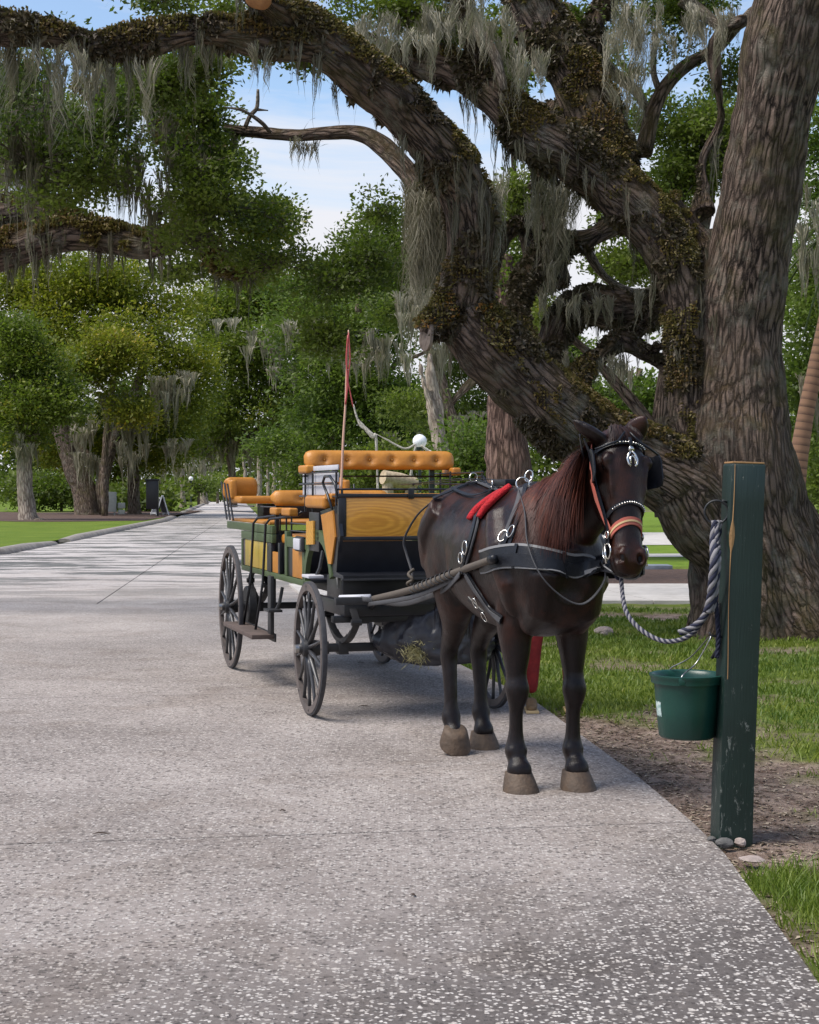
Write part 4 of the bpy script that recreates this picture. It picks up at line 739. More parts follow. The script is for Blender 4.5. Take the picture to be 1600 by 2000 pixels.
# s, front offset, depth, half width
HW, HD = 1.22, 1.10
hs_ = dens([(-.035, -.05, .05, .035), (-.02, -.01, .12, .065), (.03, .02, .17, .085), (.10, .040, .225, .100), (.18, .045, .27, .112), (.25, .036, .275, .108), (.32, .024, .25, .092), (.40, .012, .205, .074), (.48, .002, .165, .062), (.55, -.004, .142, .060), (.61, -.004, .138, .066), (.665, -.010, .130, .067), (.705, -.028, .100, .055), (.725, -.045, .06, .035)], 4)
rings(HB, [(hd(s, f_ - d_ * HD / 2), a * HW, d_ * HD / 2, d_ * HD / 2, HAX, HF) for s, f_, d_, a in hs_], 30, 2.5)
hd0 = hd
def hd(s, f=0, l=0): return HP + HAX * s + HF * f + HL * l * HW
for sg in (-1, 1): # cheeks, brow, nostril wings, lips
    HB.lathe(hd(.235, -.115, .070 * sg), [(.001, -.032), (.085, -.018), (.10, 0), (.085, .022), (.001, .038)], 16, M=Matrix(((HAX.x, HF.x, HL.x * sg), (HAX.y, HF.y, HL.y * sg), (HAX.z, HF.z, HL.z * sg))))
    HB.tube([hd(.13, .02, .08 * sg), hd(.165, .018, .096 * sg), (hd(.20, .005, .100 * sg))], [.022, .026, .018], 10)
    HB.tube([hd(.20, .02, .082 * sg), hd(.30, .0, .076 * sg), hd(.42, -.03, .058 * sg)], [.014, .013, .008], 8)
    HB.tube([hd(.60, -.012, .038 * sg), hd(.645, -.018, .050 * sg), hd(.68, -.035, .042 * sg)], [.022, .026, .018], 10)
HB.tube([hd(.66, -.075, -.03), hd(.69, -.085, 0), hd(.66, -.075, .03)], [.030, .036, .030], 10)
HB.tube([hd(.58, -.115, 0), hd(.64, -.112, 0), hd(.695, -.098, 0)], [.030, .036, .026], 12)   # chin
# ears
def ear(tip, base, back):
    b, t_ = Vector(base), Vector(tip); ax = (t_ - b); rr = [.052, .062, .060, .048, .028, .004]; HB.tube([b + ax * q for q in (-.12, .12, .36, .62, .85, 1)], rr, 12, sq=.55, up=back)
ear(HMI @ P(1117, 819, 7.80), hd(.035, -.05, -.080), (.5, -.5, .4)); ear(HMI @ P(1263, 811, 7.84), hd(-.005, -.045, .062), (.6, .6, .2))
# legs
def leg(rows, n=4, ex_=2.1):
    q = dens(rows, n); sc_ = []
    for i, r_ in enumerate(q):
        a_, b_ = q[max(i - 1, 0)], q[min(i + 1, len(q) - 1)]; ax = Vector(b_[:3]) - Vector(a_[:3]); sc_.append((r_[:3], r_[3], r_[4], r_[5] if len(r_) > 5 else r_[4], ax, (1, 0, 0)))
    rings(HB, sc_, 22, ex_)
for sg, dx, yh in ((-1, -.01, -.152), (1, .02, .155)):
    y_ = yh
    leg([(-.02 + dx, y_ * .80, 1.22, .08, .13, .14), (-.01 + dx, y_ * .92, 1.08, .105, .145, .15), (-.03 + dx, y_ * .98, .94, .100, .125, .125), (-.03 + dx, y_, .82, .088, .10, .11), (-.015 + dx, y_, .68, .066, .078, .08), (-.005 + dx, y_, .585, .053, .06, .062), (.004 + dx, y_, .525, .065, .066, .058),
         (.002 + dx, y_, .475, .057, .058, .054), (-.01 + dx, y_, .41, .038, .043, .050), (-.012 + dx, y_, .31, .036, .039, .050), (-.015 + dx, y_, .245, .043, .045, .060), (-.01 + dx, y_, .20, .058, .054, .072), (.01 + dx, y_, .155, .046, .046, .060), (.035 + dx, y_, .112, .064, .062, .066), (.045 + dx, y_, .07, .058, .058, .058)])
    HB.tube([(.02 + dx, y_ * .86, .93), (0 + dx, y_ * .95, .80), (.02 + dx, y_, .66)], [.05, .06, .04], 12)
hind = []
for sg, dx, yh in ((-1, .03, -.118), (1, -.115, .118)):
    y_ = yh
    leg([(-1.16, y_ * 1.25, 1.30, .13, .24, .20), (-1.12, y_ * 1.32, 1.14, .145, .25, .24), (-1.08 + dx * .4, y_ * 1.25, .98, .125, .19, .22), (-1.14 + dx * .6, y_ * 1.12, .84, .095, .125, .14), (-1.22 + dx, y_ * 1.04, .72, .066, .085, .092), (-1.30 + dx, y_, .625, .052, .068, .062), (-1.315 + dx, y_, .56, .052, .064, .058), (-1.295 + dx, y_, .48, .044, .05, .05),
         (-1.28 + dx, y_, .38, .040, .047, .050), (-1.268 + dx, y_, .28, .040, .046, .053), (-1.262 + dx, y_, .215, .057, .054, .070), (-1.235 + dx, y_, .16, .047, .048, .060), (-1.215 + dx, y_, .115, .062, .062, .066), (-1.205 + dx, y_, .075, .058, .058, .058)])
# shoulder, haunch and chest muscle
for sg in (-1, 1):
    HB.tube([(-.12, .20 * sg, 1.42), (.02, .225 * sg, 1.25), (.12, .205 * sg, 1.08), (.06, .17 * sg, .93)], [.09, .11, .10, .07], 14)
    HB.tube([(.20, .09 * sg, 1.26), (.285, .10 * sg, 1.12), (.24, .10 * sg, .96), (.10, .12 * sg, .86)], [.10, .115, .11, .07], 14)
    HB.tube([(-1.05, .20 * sg, 1.46), (-1.22, .20 * sg, 1.30), (-1.28, .19 * sg, 1.10)], [.105, .14, .10], 14)
me = bpy.data.meshes.new('b'); me.from_pydata(HB.v, [], HB.f); o = bpy.data.objects.new('b', me); COL.objects.link(o)
md = o.modifiers.new('r', 'REMESH'); md.mode = 'VOXEL'; md.voxel_size = .0105; sm = o.modifiers.new('s', 'SMOOTH'); sm.factor = .5; sm.iterations = 7
dg = bpy.context.evaluated_depsgraph_get(); me = bpy.data.meshes.new_from_object(o.evaluated_get(dg)); bpy.data.objects.remove(o); me.name = 'horse_body'
bm = bmesh.new(); bm.from_mesh(me); bm.normal_update()
def dent(c, r_, depth, dirv=None, sharp=2.0):
    c = Vector(c)
    for v in bm.verts:
        d = (v.co - c).length
        if d < r_: v.co += (Vector(dirv) if dirv is not None else v.normal) * depth * (1 - (d / r_) ** sharp) ** 2
for sg in (-1, 1):
    dent(hd(.185, -.008, .112 * sg), .034, -.010); dent(hd(.655, -.034, .055 * sg), .036, .008); dent(hd(.650, -.030, .060 * sg), .030, -.034, (HL * sg + HF * .5).normalized()); dent(hd(.655, -.03, .03 * sg), .02, .004)
    dent(hd(.13, -.03, .1 * sg), .045, -.010)
    dent((-1.30, .30 * sg, 1.32), .14, -.016); dent((.02, .21 * sg, .93), .09, -.014); dent((-.55, .33 * sg, 1.02), .2, .012); dent((.24, .15 * sg, 1.10), .10, .014)
    dent((-.17, .34 * sg, 1.18), .24, -.010); dent((-.86, .33 * sg, 1.14), .17, -.028); dent((.31, 0, 1.05), .14, -.020) if sg > 0 else None
    for q in range(5): dent(hd(.35 + .05 * q, -.09 - .0 * q, (.088 - .006 * q) * sg), .045, -.004)
# skin wrinkle between cheek and neck, mouth slit
for v in bm.verts:
    rl = v.co - HP; s, f_, l = rl.dot(HAX), rl.dot(HF), rl.dot(HL)
    if .57 < s < .73 and -.13 < f_ < 0 and abs(l) > .012:
        t = f_ + .088 + (s - .6) * -.18
        v.co -= v.normal * .007 * math.exp(-(t / .006) ** 2)
Vn = np.array([v.co for v in bm.verts]); ds = (fbm3(Vn, 5, 3, 50) - .5) * .016 + (fbm3(Vn, 16, 2, 51) - .5) * .004
for v, d_ in zip(bm.verts, ds):
    v.co += v.normal * float(d_) * (1 if v.co.z > .6 else .5)
bm.to_mesh(me); bm.free(); me.polygons.foreach_set('use_smooth', np.ones(len(me.polygons), bool))
k = NT('dark_bay_coat'); oc = k.n('TexCoord').outputs['Object']; sz = k.n('SeparateXYZ'); k.l(oc, sz.inputs[0])
c = k.mix(k.rng(k.noise(oc, 2.3, 4, .6), .35, .65), (.014, .0050, .0034), (.0045, .0026, .0026)); 
c = k.mix(k.rng(k.noise(oc, 4.2, 4, .65), .47, .64, 0, .75), c, (.045, .0135, .0065)); c = k.mix(k.rng(sz.outputs['Z'], .95, .62), c, (.006, .0042, .0048))
hm_ = k.n('Mapping'); hm_.inputs['Scale'].default_value = (30, 90, 14); k.l(oc, hm_.inputs[0]); hn = k.noise(hm_.outputs[0], 3, 3, .6)
c = k.mix(k.rng(hn, .45, .7, 0, .35), c, (.024, .010, .007)); k.l(c, k.b.inputs['Base Color']); k.l(k.rng(k.noise(oc, 6, 4), .3, .7, .26, .42), k.b.inputs['Roughness']); k.b.inputs['Specular IOR Level'].default_value = .27
k.b.inputs['Sheen Weight'].default_value = .0; k.b.inputs['Sheen Roughness'].default_value = .5; k.b.inputs['Sheen Tint'].default_value = (.8, .5, .4, 1); k.l(k.bump(hn, .0022), k.b.inputs['Normal']); M_COAT = k.m
me.materials.clear(); me.materials.append(M_COAT)
horse = bpy.data.objects.new('horse', me); COL.objects.link(horse); horse.matrix_world = HM
tagt(horse, 'dark bay draft horse with reddish mane standing in harness on the concrete road', 'horse')
bpy.context.view_layer.update()
HBVH = BVHTree.FromPolygons([v.co.copy() for v in me.vertices], [tuple(p.vertices) for p in me.polygons])
CAMP = Vector((0, 0, CAMZ))
def hit(px, py, far=30):
    """where the sight line through this point of the photograph meets the horse (horse frame): position, normal"""
    d = (P(px, py, 10) - CAMP).normalized(); o_ = HMI @ CAMP; dd = (HMI.to_3x3() @ d).normalized(); h = HBVH.ray_cast(o_, dd, far)
    if h[0] is None: 
        # nearest approach
        c = o_ + dd * 8.5; h = HBVH.find_nearest(c); return Vector(h[0]), Vector(h[1]), False
    return Vector(h[0]), Vector(h[1]), True
def snap(p, off=.0):
    h = HBVH.find_nearest(Vector(p)); n = h[1]; return h[0] + n * off, n
# nostrils: pressed into the muzzle where they show, and mirrored about the head
NS = []
for (x, y) in ((1214, 1091), (1251, 1092)):
    p, n_, ok = hit(x, y); NS.append((p, n_))
for p, n_ in NS:
    for v in me.vertices:
        d = v.co - p; s = d.dot(HAX) / 1.5; r_ = math.sqrt(max(0, d.length_squared - d.dot(HAX) ** 2 + s * s))
        if r_ < .034: v.co += n_ * (.007 * math.exp(-((r_ - .022) / .007) ** 2) - (.020 * (1 - (r_ / .018) ** 2) if r_ < .018 else 0))
me.update()
HBVH = BVHTree.FromPolygons([v.co.copy() for v in me.vertices], [tuple(p.vertices) for p in me.polygons])
# hooves
M_HOOF = mat('hoof_horn', (.10, .064, .040), .7, bump=.006, bscale=45, col2=(.045, .03, .02), vscale=14)
for (hx, hy, tilt) in ((.035, -.152, 0), (.065, .155, 0), (-1.185, -.118, .50), (-1.33, .118, 0)):
    mb = MB(); prof = [(.0, -.0), (.094, 0), (.095, .010), (.086, .045), (.075, .08), (.071, .094), (.05, .102), (.0, .103)]; n = 24; M_ = Matrix.Rotation(tilt, 3, 'Y') if tilt else Matrix.Identity(3)
    for r_, h in prof:
        for q in range(n):
            a_ = 6.2832 * q / n; x = r_ * math.cos(a_) * 1.08 - h * .42 + .018; y = r_ * math.sin(a_) * .98
            if math.cos(a_) < -.55: x = max(x, -r_ * .72 - h * .42 + .02)
            v = Vector((x, y, h))
            if tilt: v = M_ @ (v - Vector((.10, 0, 0))) + Vector((.10, 0, .004))
            mb.v.append((v.x + hx, v.y + hy, v.z))
    for i in range(len(prof) - 1):
        for q in range(n): q2 = (q + 1) % n; mb.f.append((i * n + q, i * n + q2, (i + 1) * n + q2, (i + 1) * n + q))
    mb.build('hoof', M_HOOF, horse, smooth=True, auto=.9)
# eyes
M_EYE = mat('eye', (.006, .004, .004), .08, coat=1)
for sg in (-1, 1):
    c_ = hd(.185, -.006, .090 * sg); MB().lathe(c_, [(.001, -.02), (.014, -.014), (.02, 0), (.014, .014), (.001, .02)], 14).build('eye', M_EYE, horse, smooth=True)
M_NOST = mat('nostril_inner', (.004, .002, .002), .8)
for p_, n0_ in NS:
    h_ = (p_ - n0_ * .012, n0_); MB().lathe(h_[0], [(.0001, .003), (.010, .002), (.015, .0), (.016, -.006)], 14, M=(h_[1].to_track_quat('Z', 'Y').to_matrix() @ Matrix.Diagonal((.8, 1.35, 1)))).build('nostril', M_NOST, horse, smooth=True)
# hair: ribbons
def hair(name, roots, dirs, lens, m_, parent, seed, k_, w, spread, grav=.9, cling=True, tuck=.004):
    r = np.random.default_rng(seed); Vv = []; Ff = []; tt = []; nseg = 7
    for (p, d, ln) in zip(roots, dirs, lens):
        for _ in range(k_):
            q = Vector(p) + Vector(r.normal(size=3) * spread); dv = (Vector(d) + Vector(r.normal(size=3) * .10)).normalized(); L_ = ln * (.6 + .55 * r.random()); ww = w * (.5 + r.random()); off = .004 + .014 * r.random(); t0 = r.random(); base = len(Vv); lat = None
            for j in range(nseg):
                t = j / (nseg - 1)
                if j:
                    dv = (dv + Vector((0, 0, -grav * .35)) + Vector(r.normal(size=3) * .07)).normalized(); q = q + dv * (L_ / (nseg - 1))
                    if cling:
                        h = HBVH.find_nearest(q)
                        if h[0] is not None:
                            sd = (q - h[0]).dot(h[1])
                            if sd < off: q = h[0] + h[1] * off
                            nn = h[1]
                    else: nn = Vector((1, 0, 0))
                else: nn = Vector((0, -1, 0)) if not cling else HBVH.find_nearest(q)[1]
                l_ = dv.cross(nn); l_ = l_.normalized() if l_.length > 1e-4 else Vector((0, 1, 0)); wj = ww * (1, 1.1, 1, .9, .7, .45, .08)[j]
                Vv.append(q - l_ * wj); Vv.append(q + l_ * wj); tt += [t0, t0]
            for j in range(nseg - 1): Ff.append((base + 2 * j, base + 2 * j + 1, base + 2 * j + 3, base + 2 * j + 2))
    ob = npmesh(name, np.array(Vv), Ff, m_, parent, attrs={'tint': np.array(tt)}, smooth=True); ob['kind'] = 'stuff'; return ob
def hairmat(name, a, b, c):
    k = NT(name); t = k.attr('tint', 'Fac'); oc = k.n('TexCoord').outputs['Object']; col = k.mix(t, a, b); col = k.mix(k.rng(k.noise(oc, 7, 3), .42, .62), col, c); k.l(col, k.b.inputs['Base Color']); k.b.inputs['Roughness'].default_value = .5; k.b.inputs['Specular IOR Level'].default_value = .22; return k.m
M_MANE = hairmat('red_brown_mane', (.022, .008, .006), (.12, .030, .015), (.045, .014, .010)); M_FORE = hairmat('dark_forelock', (.012, .007, .007), (.04, .02, .016), (.018, .010, .010))
roots, dirs, lens = [], [], []; rr_ = np.random.default_rng(4)
crest = [np.array(c) for c in catmull([(.06, -.01, 1.58), (.11, .02, 1.60), (.19, .06, 1.64), (.28, .10, 1.68), (.36, .135, 1.73), (.42, .165, 1.775)], 12)]
for i, c in enumerate(crest):
    for q in range(16):
        t = i / (len(crest) - 1); p, n_ = snap(Vector(c) + Vector((0, -.01 - .02 * rr_.random(), .01)), .004); roots.append(p + Vector(rr_.normal(size=3) * .008)); dirs.append((.05, -.50, -.45 + .25 * t)); lens.append(.14 + .32 * min(1, t * 1.9) + .05 * rr_.random())
hair('mane', roots, dirs, lens, M_MANE, horse, 5, 10, .0019, .007, grav=1.2)
roots, dirs, lens = [], [], []
for q in range(70):
    l_ = rr_.uniform(-.05, .05); roots.append(hd(-.03 + .01 * rr_.random(), -.005, l_)); dirs.append(tuple(HAX * .8 + HF * .6 + HL * l_ * 9)); lens.append(.085 + .03 * rr_.random())
hair('forelock', roots, dirs, lens, M_FORE, horse, 6, 6, .003, .006, grav=.5)
roots, dirs, lens = [], [], []
for q in range(110): roots.append(Vector((-1.475, rr_.uniform(-.035, .035), 1.46 + rr_.uniform(-.06, .05)))); dirs.append((-.05, .02 + rr_.normal() * .03, -1)); lens.append(.60 + .15 * rr_.random())
hair('tail', roots, dirs, lens, M_FORE, horse, 7, 14, .006, .010, grav=1.5, cling=True)
for (hx, hy) in ((-.01, -.152), (.02, .155), (-1.22, -.118), (-1.36, .118)):
    roots, dirs, lens = [], [], []
    for q in range(46):
        a_ = rr_.uniform(1.2, 5.1); c_ = Vector((hx + .05 * math.cos(a_), hy + .05 * math.sin(a_), .155 + .06 * rr_.random())); p, n_ = snap(c_, .002); roots.append(p); dirs.append(tuple(n_ * .12 + Vector((0, 0, -1)))); lens.append(.035 + .02 * rr_.random())
    if 0: hair('feather_hair', roots, dirs, lens, M_FORE, horse, 8, 3, .0022, .004, grav=1.4)
# ---- straps on the horse
M_LEA = mat('black_leather', (.006, .0065, .009), .36, bump=.0012, bscale=160, col2=(.011, .012, .016), vscale=30, spec=.28); M_LEAG = mat('worn_grey_webbing', (.055, .055, .06), .7, bump=.0012, bscale=200, col2=(.045, .045, .05), vscale=40)
M_EDGE = mat('grey_piping', (.17, .17, .175), .6); M_RED = mat('red_fleece', (.50, .012, .018), .95, bump=.012, bscale=110, col2=(.30, .006, .012), vscale=50)
M_BRASS = mat('brass', (.62, .42, .16), .3, 1, var=.5, vscale=50); M_NICK = mat('nickel', (.72, .70, .66), .22, 1, var=.3, vscale=60); M_HALT = mat('faded_red_webbing', (.42, .085, .06), .8, bump=.0012, bscale=220, col2=(.30, .10, .07), vscale=20); M_TAN = mat('tan_stitching', (.50, .36, .18), .8)
def pxpath(pxs, step=7):
    out = []
    for (a, b) in zip(pxs[:-1], pxs[1:]):
        n = max(1, int(math.hypot(b[0] - a[0], b[1] - a[1]) / step))
        for i in range(n): out.append((a[0] + (b[0] - a[0]) * i / n, a[1] + (b[1] - a[1]) * i / n))
    out.append(pxs[-1]); return out
def onhorse(pxs, smooth=True):
    if smooth and len(pxs) > 2: pxs = [tuple(q) for q in catmull([np.array(p, float) for p in pxs], 4)]
    pts = []; 
    for (x, y) in pxpath(pxs):
        p, n_, ok = hit(x, y)
        if ok: pts.append((p, n_))
    return pts
def relax(pts, it=2):
    for _ in range(it):
        q = [pts[0]]
        for i in range(1, len(pts) - 1): q.append(((pts[i - 1][0] + pts[i][0] * 2 + pts[i + 1][0]) / 4, (pts[i - 1][1] + pts[i][1] * 2 + pts[i + 1][1]).normalized()))
        q.append(pts[-1]); pts = q
    return pts
def ribbon(name, pts, w, th, m_, parent, off=.003, build=True, mb=None, crown=.0):
    pts = relax(pts); mb = mb or MB(); o = len(mb.v); m = len(pts)
    for i, (p, n_) in enumerate(pts):
        t = (pts[min(i + 1, m - 1)][0] - pts[max(i - 1, 0)][0]).normalized(); s = t.cross(n_).normalized(); a = p + n_ * off
        ww = w[i * (len(w) - 1) // max(1, m - 1)] if hasattr(w, '__len__') else w
        mb.v += [tuple(a - s * ww / 2), tuple(a + n_ * th - s * ww * .46), tuple(a + n_ * (th + crown)), tuple(a + n_ * th + s * ww * .46), tuple(a + s * ww / 2)]
    for i in range(m - 1):
        for c in range(4): mb.f.append((o + 5 * i + c, o + 5 * i + c + 1, o + 5 * i + 6 + c, o + 5 * i + 5 + c))
        mb.f.append((o + 5 * i + 4, o + 5 * i, o + 5 * i + 5, o + 5 * i + 9))
    mb.f.append((o, o + 1, o + 2, o + 3, o + 4)); e_ = o + 5 * (m - 1); mb.f.append((e_, e_ + 4, e_ + 3, e_ + 2, e_ + 1))
    return mb.build(name, m_, parent, smooth=True, auto=.7) if build else mb
def mirror(pts): return [(Vector((p.x, -p.y, p.z)), Vector((n_.x, -n_.y, n_.z))) for p, n_ in pts]
def snapl(pl, off=0): 
    r_ = []
    for p in pl: q, n_ = snap(p, off); r_.append((q, n_))
    return r_
def shift(pts, s_): # slide sideways along surface
    r_ = []
    for i, (p, n_) in enumerate(pts):
        t = (pts[min(i + 1, len(pts) - 1)][0] - pts[max(i - 1, 0)][0]).normalized(); q, n2 = snap(p + t.cross(n_).normalized() * s_); r_.append((q, n2))
    return r_
def root(name, label, cat): 
    o = bpy.data.objects.new(name, None); o.empty_display_size = .1; COL.objects.link(o); o.matrix_world = HM; return tagt(o, label, cat)
har = root('harness', 'black leather driving harness with red fleece saddle pads on the horse', 'harness')
# breast collar round the chest: right side measured, carried round to the left
rt = onhorse([(945, 1098), (1000, 1085), (1050, 1092), (1090, 1101), (1128, 1107), (1160, 1098)])
zc = rt[-1][0].z; fr = []
x_r = rt[-1][0]
for i in range(1, 26):
    t = i / 25; ang = t * math.pi * .98; y_ = x_r.y + (abs(x_r.y) + .30 + 0) * t; fr.append((max(x_r.x, 0) + .02 - (max(0, t - .45)) ** 1.5 * .75, y_, zc + .0 - .01 * math.sin(t * 3)))
bc = rt + [(q, n_) for q, n_ in snapl([Vector((x + .25 * (1 if i < 12 else .2), y_, z)) for i, (x, y_, z) in enumerate(fr)])]
bc = relax(bc, 4); bc = snapl([p for p, _ in bc])
ribbon('breast_collar', bc, .125, .016, M_LEA, har, crown=.004); ribbon('collar_trim', shift(bc, .050), .022, .010, M_EDGE, har, off=.016); ribbon('collar_trim', shift(bc, -.056), .014, .008, M_EDGE, har, off=.016); ribbon('collar_layer', shift(bc, .02), .07, .012, M_LEA, har, off=.018)
for i_ in (len(rt) // 3, len(rt) * 2 // 3, len(bc) * 2 // 3):
    p, n_ = bc[i_]; ribbon('collar_keeper', snapl([p + Vector((0, 0, q)) for q in (-.06, -.03, 0, .03, .06)]), .022, .004, M_LEA, har, off=.024)
# neck strap holding the collar (right), mirrored left
nsr = onhorse([(1022, 945), (1012, 985), (1000, 1015), (988, 1045), (975, 1075)]); ribbon('neck_strap', nsr, .030, .005, M_LEAG, har, off=.006)
nsr2 = onhorse([(1028, 948), (1020, 990), (1008, 1030), (998, 1062)]); ribbon('neck_strap', nsr2, .024, .005, M_LEA, har, off=.007)
for (x, y, L_) in ((1003, 1040, .05), (985, 1050, .045)):
    p, n_, _ = hit(x, y); MB().ring(p + n_ * .02, .022, .0035, axis=n_, sx=1.5, ref=(0.3, 0, 1)).build('buckle', M_NICK, har, smooth=True)
p, n_, _ = hit(990, 1058); ribbon('buckle_tab', snapl([p + Vector((.03, 0, .05)), p + Vector((.01, 0, .01)), p + Vector((-.02, 0, -.03))]), .030, .008, M_LEA, har, off=.012)
# saddle: red fleece rolls and black pad
def roll(name, pts, r_, m_, off):
    pts = relax(pts, 3); n = len(pts); rad = [r_ * (.55 + .45 * math.sin(math.pi * min(1, max(0, (i + .6) / (n + .2)))) ** .4) for i in range(n)]; return MB().tube([p + nn * off for p, nn in pts], rad, 12, sq=.75).build(name, m_, har, smooth=True)
r1 = onhorse([(1022, 938), (1000, 955), (975, 975), (952, 997), (941, 1014)]); roll('fleece_pad', r1, .028, M_RED, .02)
r2 = onhorse([(1008, 944), (980, 962), (950, 984), (930, 1002), (920, 1017)]); roll('fleece_pad', r2, .022, M_RED, .015)
roll('fleece_pad', mirror(r1), .028, M_RED, .02)
ribbon('saddle_pad', onhorse([(1015, 938), (988, 958), (958, 982), (934, 1008)]), .055, .010, M_LEA, har, off=.004)
sp_ = onhorse([(936, 1008), (930, 1035), (921, 1065), (912, 1095), (908, 1118)]); ribbon('saddle_strap', sp_, .062, .006, M_LEAG, har, off=.010); ribbon('saddle_strap', sp_, .034, .006, M_LEA, har, off=.018)
p, n_, _ = hit(918, 1070); MB().ring(p + n_ * .032, .026, .004, axis=n_, sx=1.4, ref=(0, 0, 1)).build('buckle', M_NICK, har, smooth=True); p, n_, _ = hit(910, 1090); MB().ring(p + n_ * .032, .024, .004, axis=n_, sx=1.2, ref=(0, 0, 1)).build('buckle', M_NICK, har, smooth=True)
gi = onhorse([(915, 1122), (928, 1145), (944, 1168), (960, 1190), (982, 1212)]); ribbon('girth', gi, .05, .008, M_LEA, har, off=.006); ribbon('girth', gi, .026, .006, M_LEAG, har, off=.016)
for (x, y) in ((938, 1172), (955, 1198)):
    p, n_, _ = hit(x, y); MB().ring(p + n_ * .035, .022, .0035, axis=n_, sx=1.5, ref=(.5, 0, 1)).build('buckle', M_NICK, har, smooth=True)
p, n_, _ = hit(938, 1180); ribbon('buckle_tab', snapl([p + Vector((-.06, 0, .05)), p, p + Vector((.05, 0, -.05))]), .034, .008, M_LEA, har, off=.02)
ribbon('girth', mirror(gi), .05, .008, M_LEA, har, off=.006)
# straps over the back
back = [(x, y_, 0) for x, y_ in ()]
top = snapl([Vector((x, 0, 1.8)) for x in np.linspace(-1.30, -.18, 26)]); ribbon('back_strap', top, .032, .006, M_LEAG, har, off=.006)
hs1 = snapl([Vector((-1.05, y_, 1.75 - abs(y_) * .5)) for y_ in np.linspace(-.30, .30, 20)]); ribbon('hip_strap', hs1, .026, .005, M_LEA, har, off=.008)
hp = None
s2 = onhorse([(885, 957), (905, 967), (925, 972), (950, 966), (975, 950)]); ribbon('rein', s2, .022, .004, M_LEA, har, off=.014)
for i_ in (0, 8, 14, 20):
    p, n_ = top[min(i_ + 3, 25)]; MB().ring(p + Vector((0, 0, .028)), .028, .0035, axis=(.25, 1, 0) if i_ else (1, .3, 0), n=20).build('terret_ring', M_NICK, har, smooth=True)
for (x, y, R_, sx_) in ((1021, 945, .034, 1.0), (1033, 930, .020, 1.6)):
    p, n_, _ = hit(x, y + 4); MB().ring(HMI @ P(x, y, (HM @ p).y - .03), R_, .0045, axis=(.92, -.3, .2), sx=sx_, ref=(0, .3, 1)).build('terret_ring', M_NICK, har, smooth=True)
MB().box((-.62, 0, 1.60), (.10, .035, .018)).build('saddle_tree', M_LEA, har, bevel=.008)
# hanging rein loop in front of the chest
bit = hd(.60, -.10, -.085)
rp = [hit(1023, 955)[0] + Vector((.0, -.03, 0)), hit(1030, 1000)[0] + Vector((.02, -.02, 0)), hit(1038, 1060)[0] + Vector((.03, -.03, 0)), hit(1058, 1118)[0] + Vector((.05, -.03, 0)), hit(1088, 1158)[0] + Vector((.07, -.02, 0)), hit(1118, 1178)[0] + Vector((.08, 0, 0)), hit(1146, 1165)[0] + Vector((.08, 0, .0)), hit(1166, 1130)[0] + Vector((.10, 0, 0)), HMI @ P(1180, 1100, 7.86), bit]
cc = catmull(rp, 6); MB().tube([Vector(c) for c in cc], .0095, 8, sq=.4, up=(1, -.5, 0)).build('rein', M_LEAG, har, smooth=True)
# ---- bridle and halter
br = root('bridle', 'black leather driving bridle with blinders and studded brow band on the horse head', 'bridle')
def headloop(s0, s1, w, name, m_, parent, f0=0, back=False, off=.004, th=.005, a0=-1.75, a1=1.75, stud=None, bow=0):
    """band across the front of the head from cheek to cheek; s0 at the sides, s1 at the middle"""
    pts = []
    for t in np.linspace(a0, a1, 26):
        s = s0 + (s1 - s0) * max(0, math.cos(t / 1.75 * math.pi / 2)) ** 1.2 + bow * t; dv = HF * math.cos(t) + HL * math.sin(t); c = hd(s, -.07); h = HBVH.ray_cast(c + dv * .4, -dv)
        if h[0] is not None and (h[0] - c).length < .25: pts.append((h[0], h[1]))
    o_ = ribbon(name, pts, w, th, m_, parent, off=off)
    if stud:
        rp = relax(pts, 2); L_ = len(rp)
        ds_ = [0]
        for i in range(1, L_): ds_.append(ds_[-1] + (rp[i][0] - rp[i - 1][0]).length)
        for q in range(stud):
            t = ds_[-1] * (.18 + .64 * q / (stud - 1)); i = min(int(np.searchsorted(ds_, t)), L_ - 1); p, n_ = rp[i]; p0, _ = rp[i - 1]; u = (t - ds_[i - 1]) / max(1e-6, ds_[i] - ds_[i - 1]); c = p0.lerp(p, u) + n_ * (off + th)
            MB().lathe(c, [(.0001, -.002), (.0062, -.001), (.0055, .003), (.0001, .006)], 8, M=n_.to_track_quat('Z', 'Y').to_matrix()).build('stud', M_NICK, o_, smooth=True)
    return pts
bb = headloop(.105, .075, .022, 'brow_band', M_LEA, br, stud=17, a0=-1.5, a1=1.5, off=.010)
nb = headloop(.43, .375, .024, 'nose_band', M_LEA, br, stud=17, a0=-1.6, a1=1.6, off=.006)
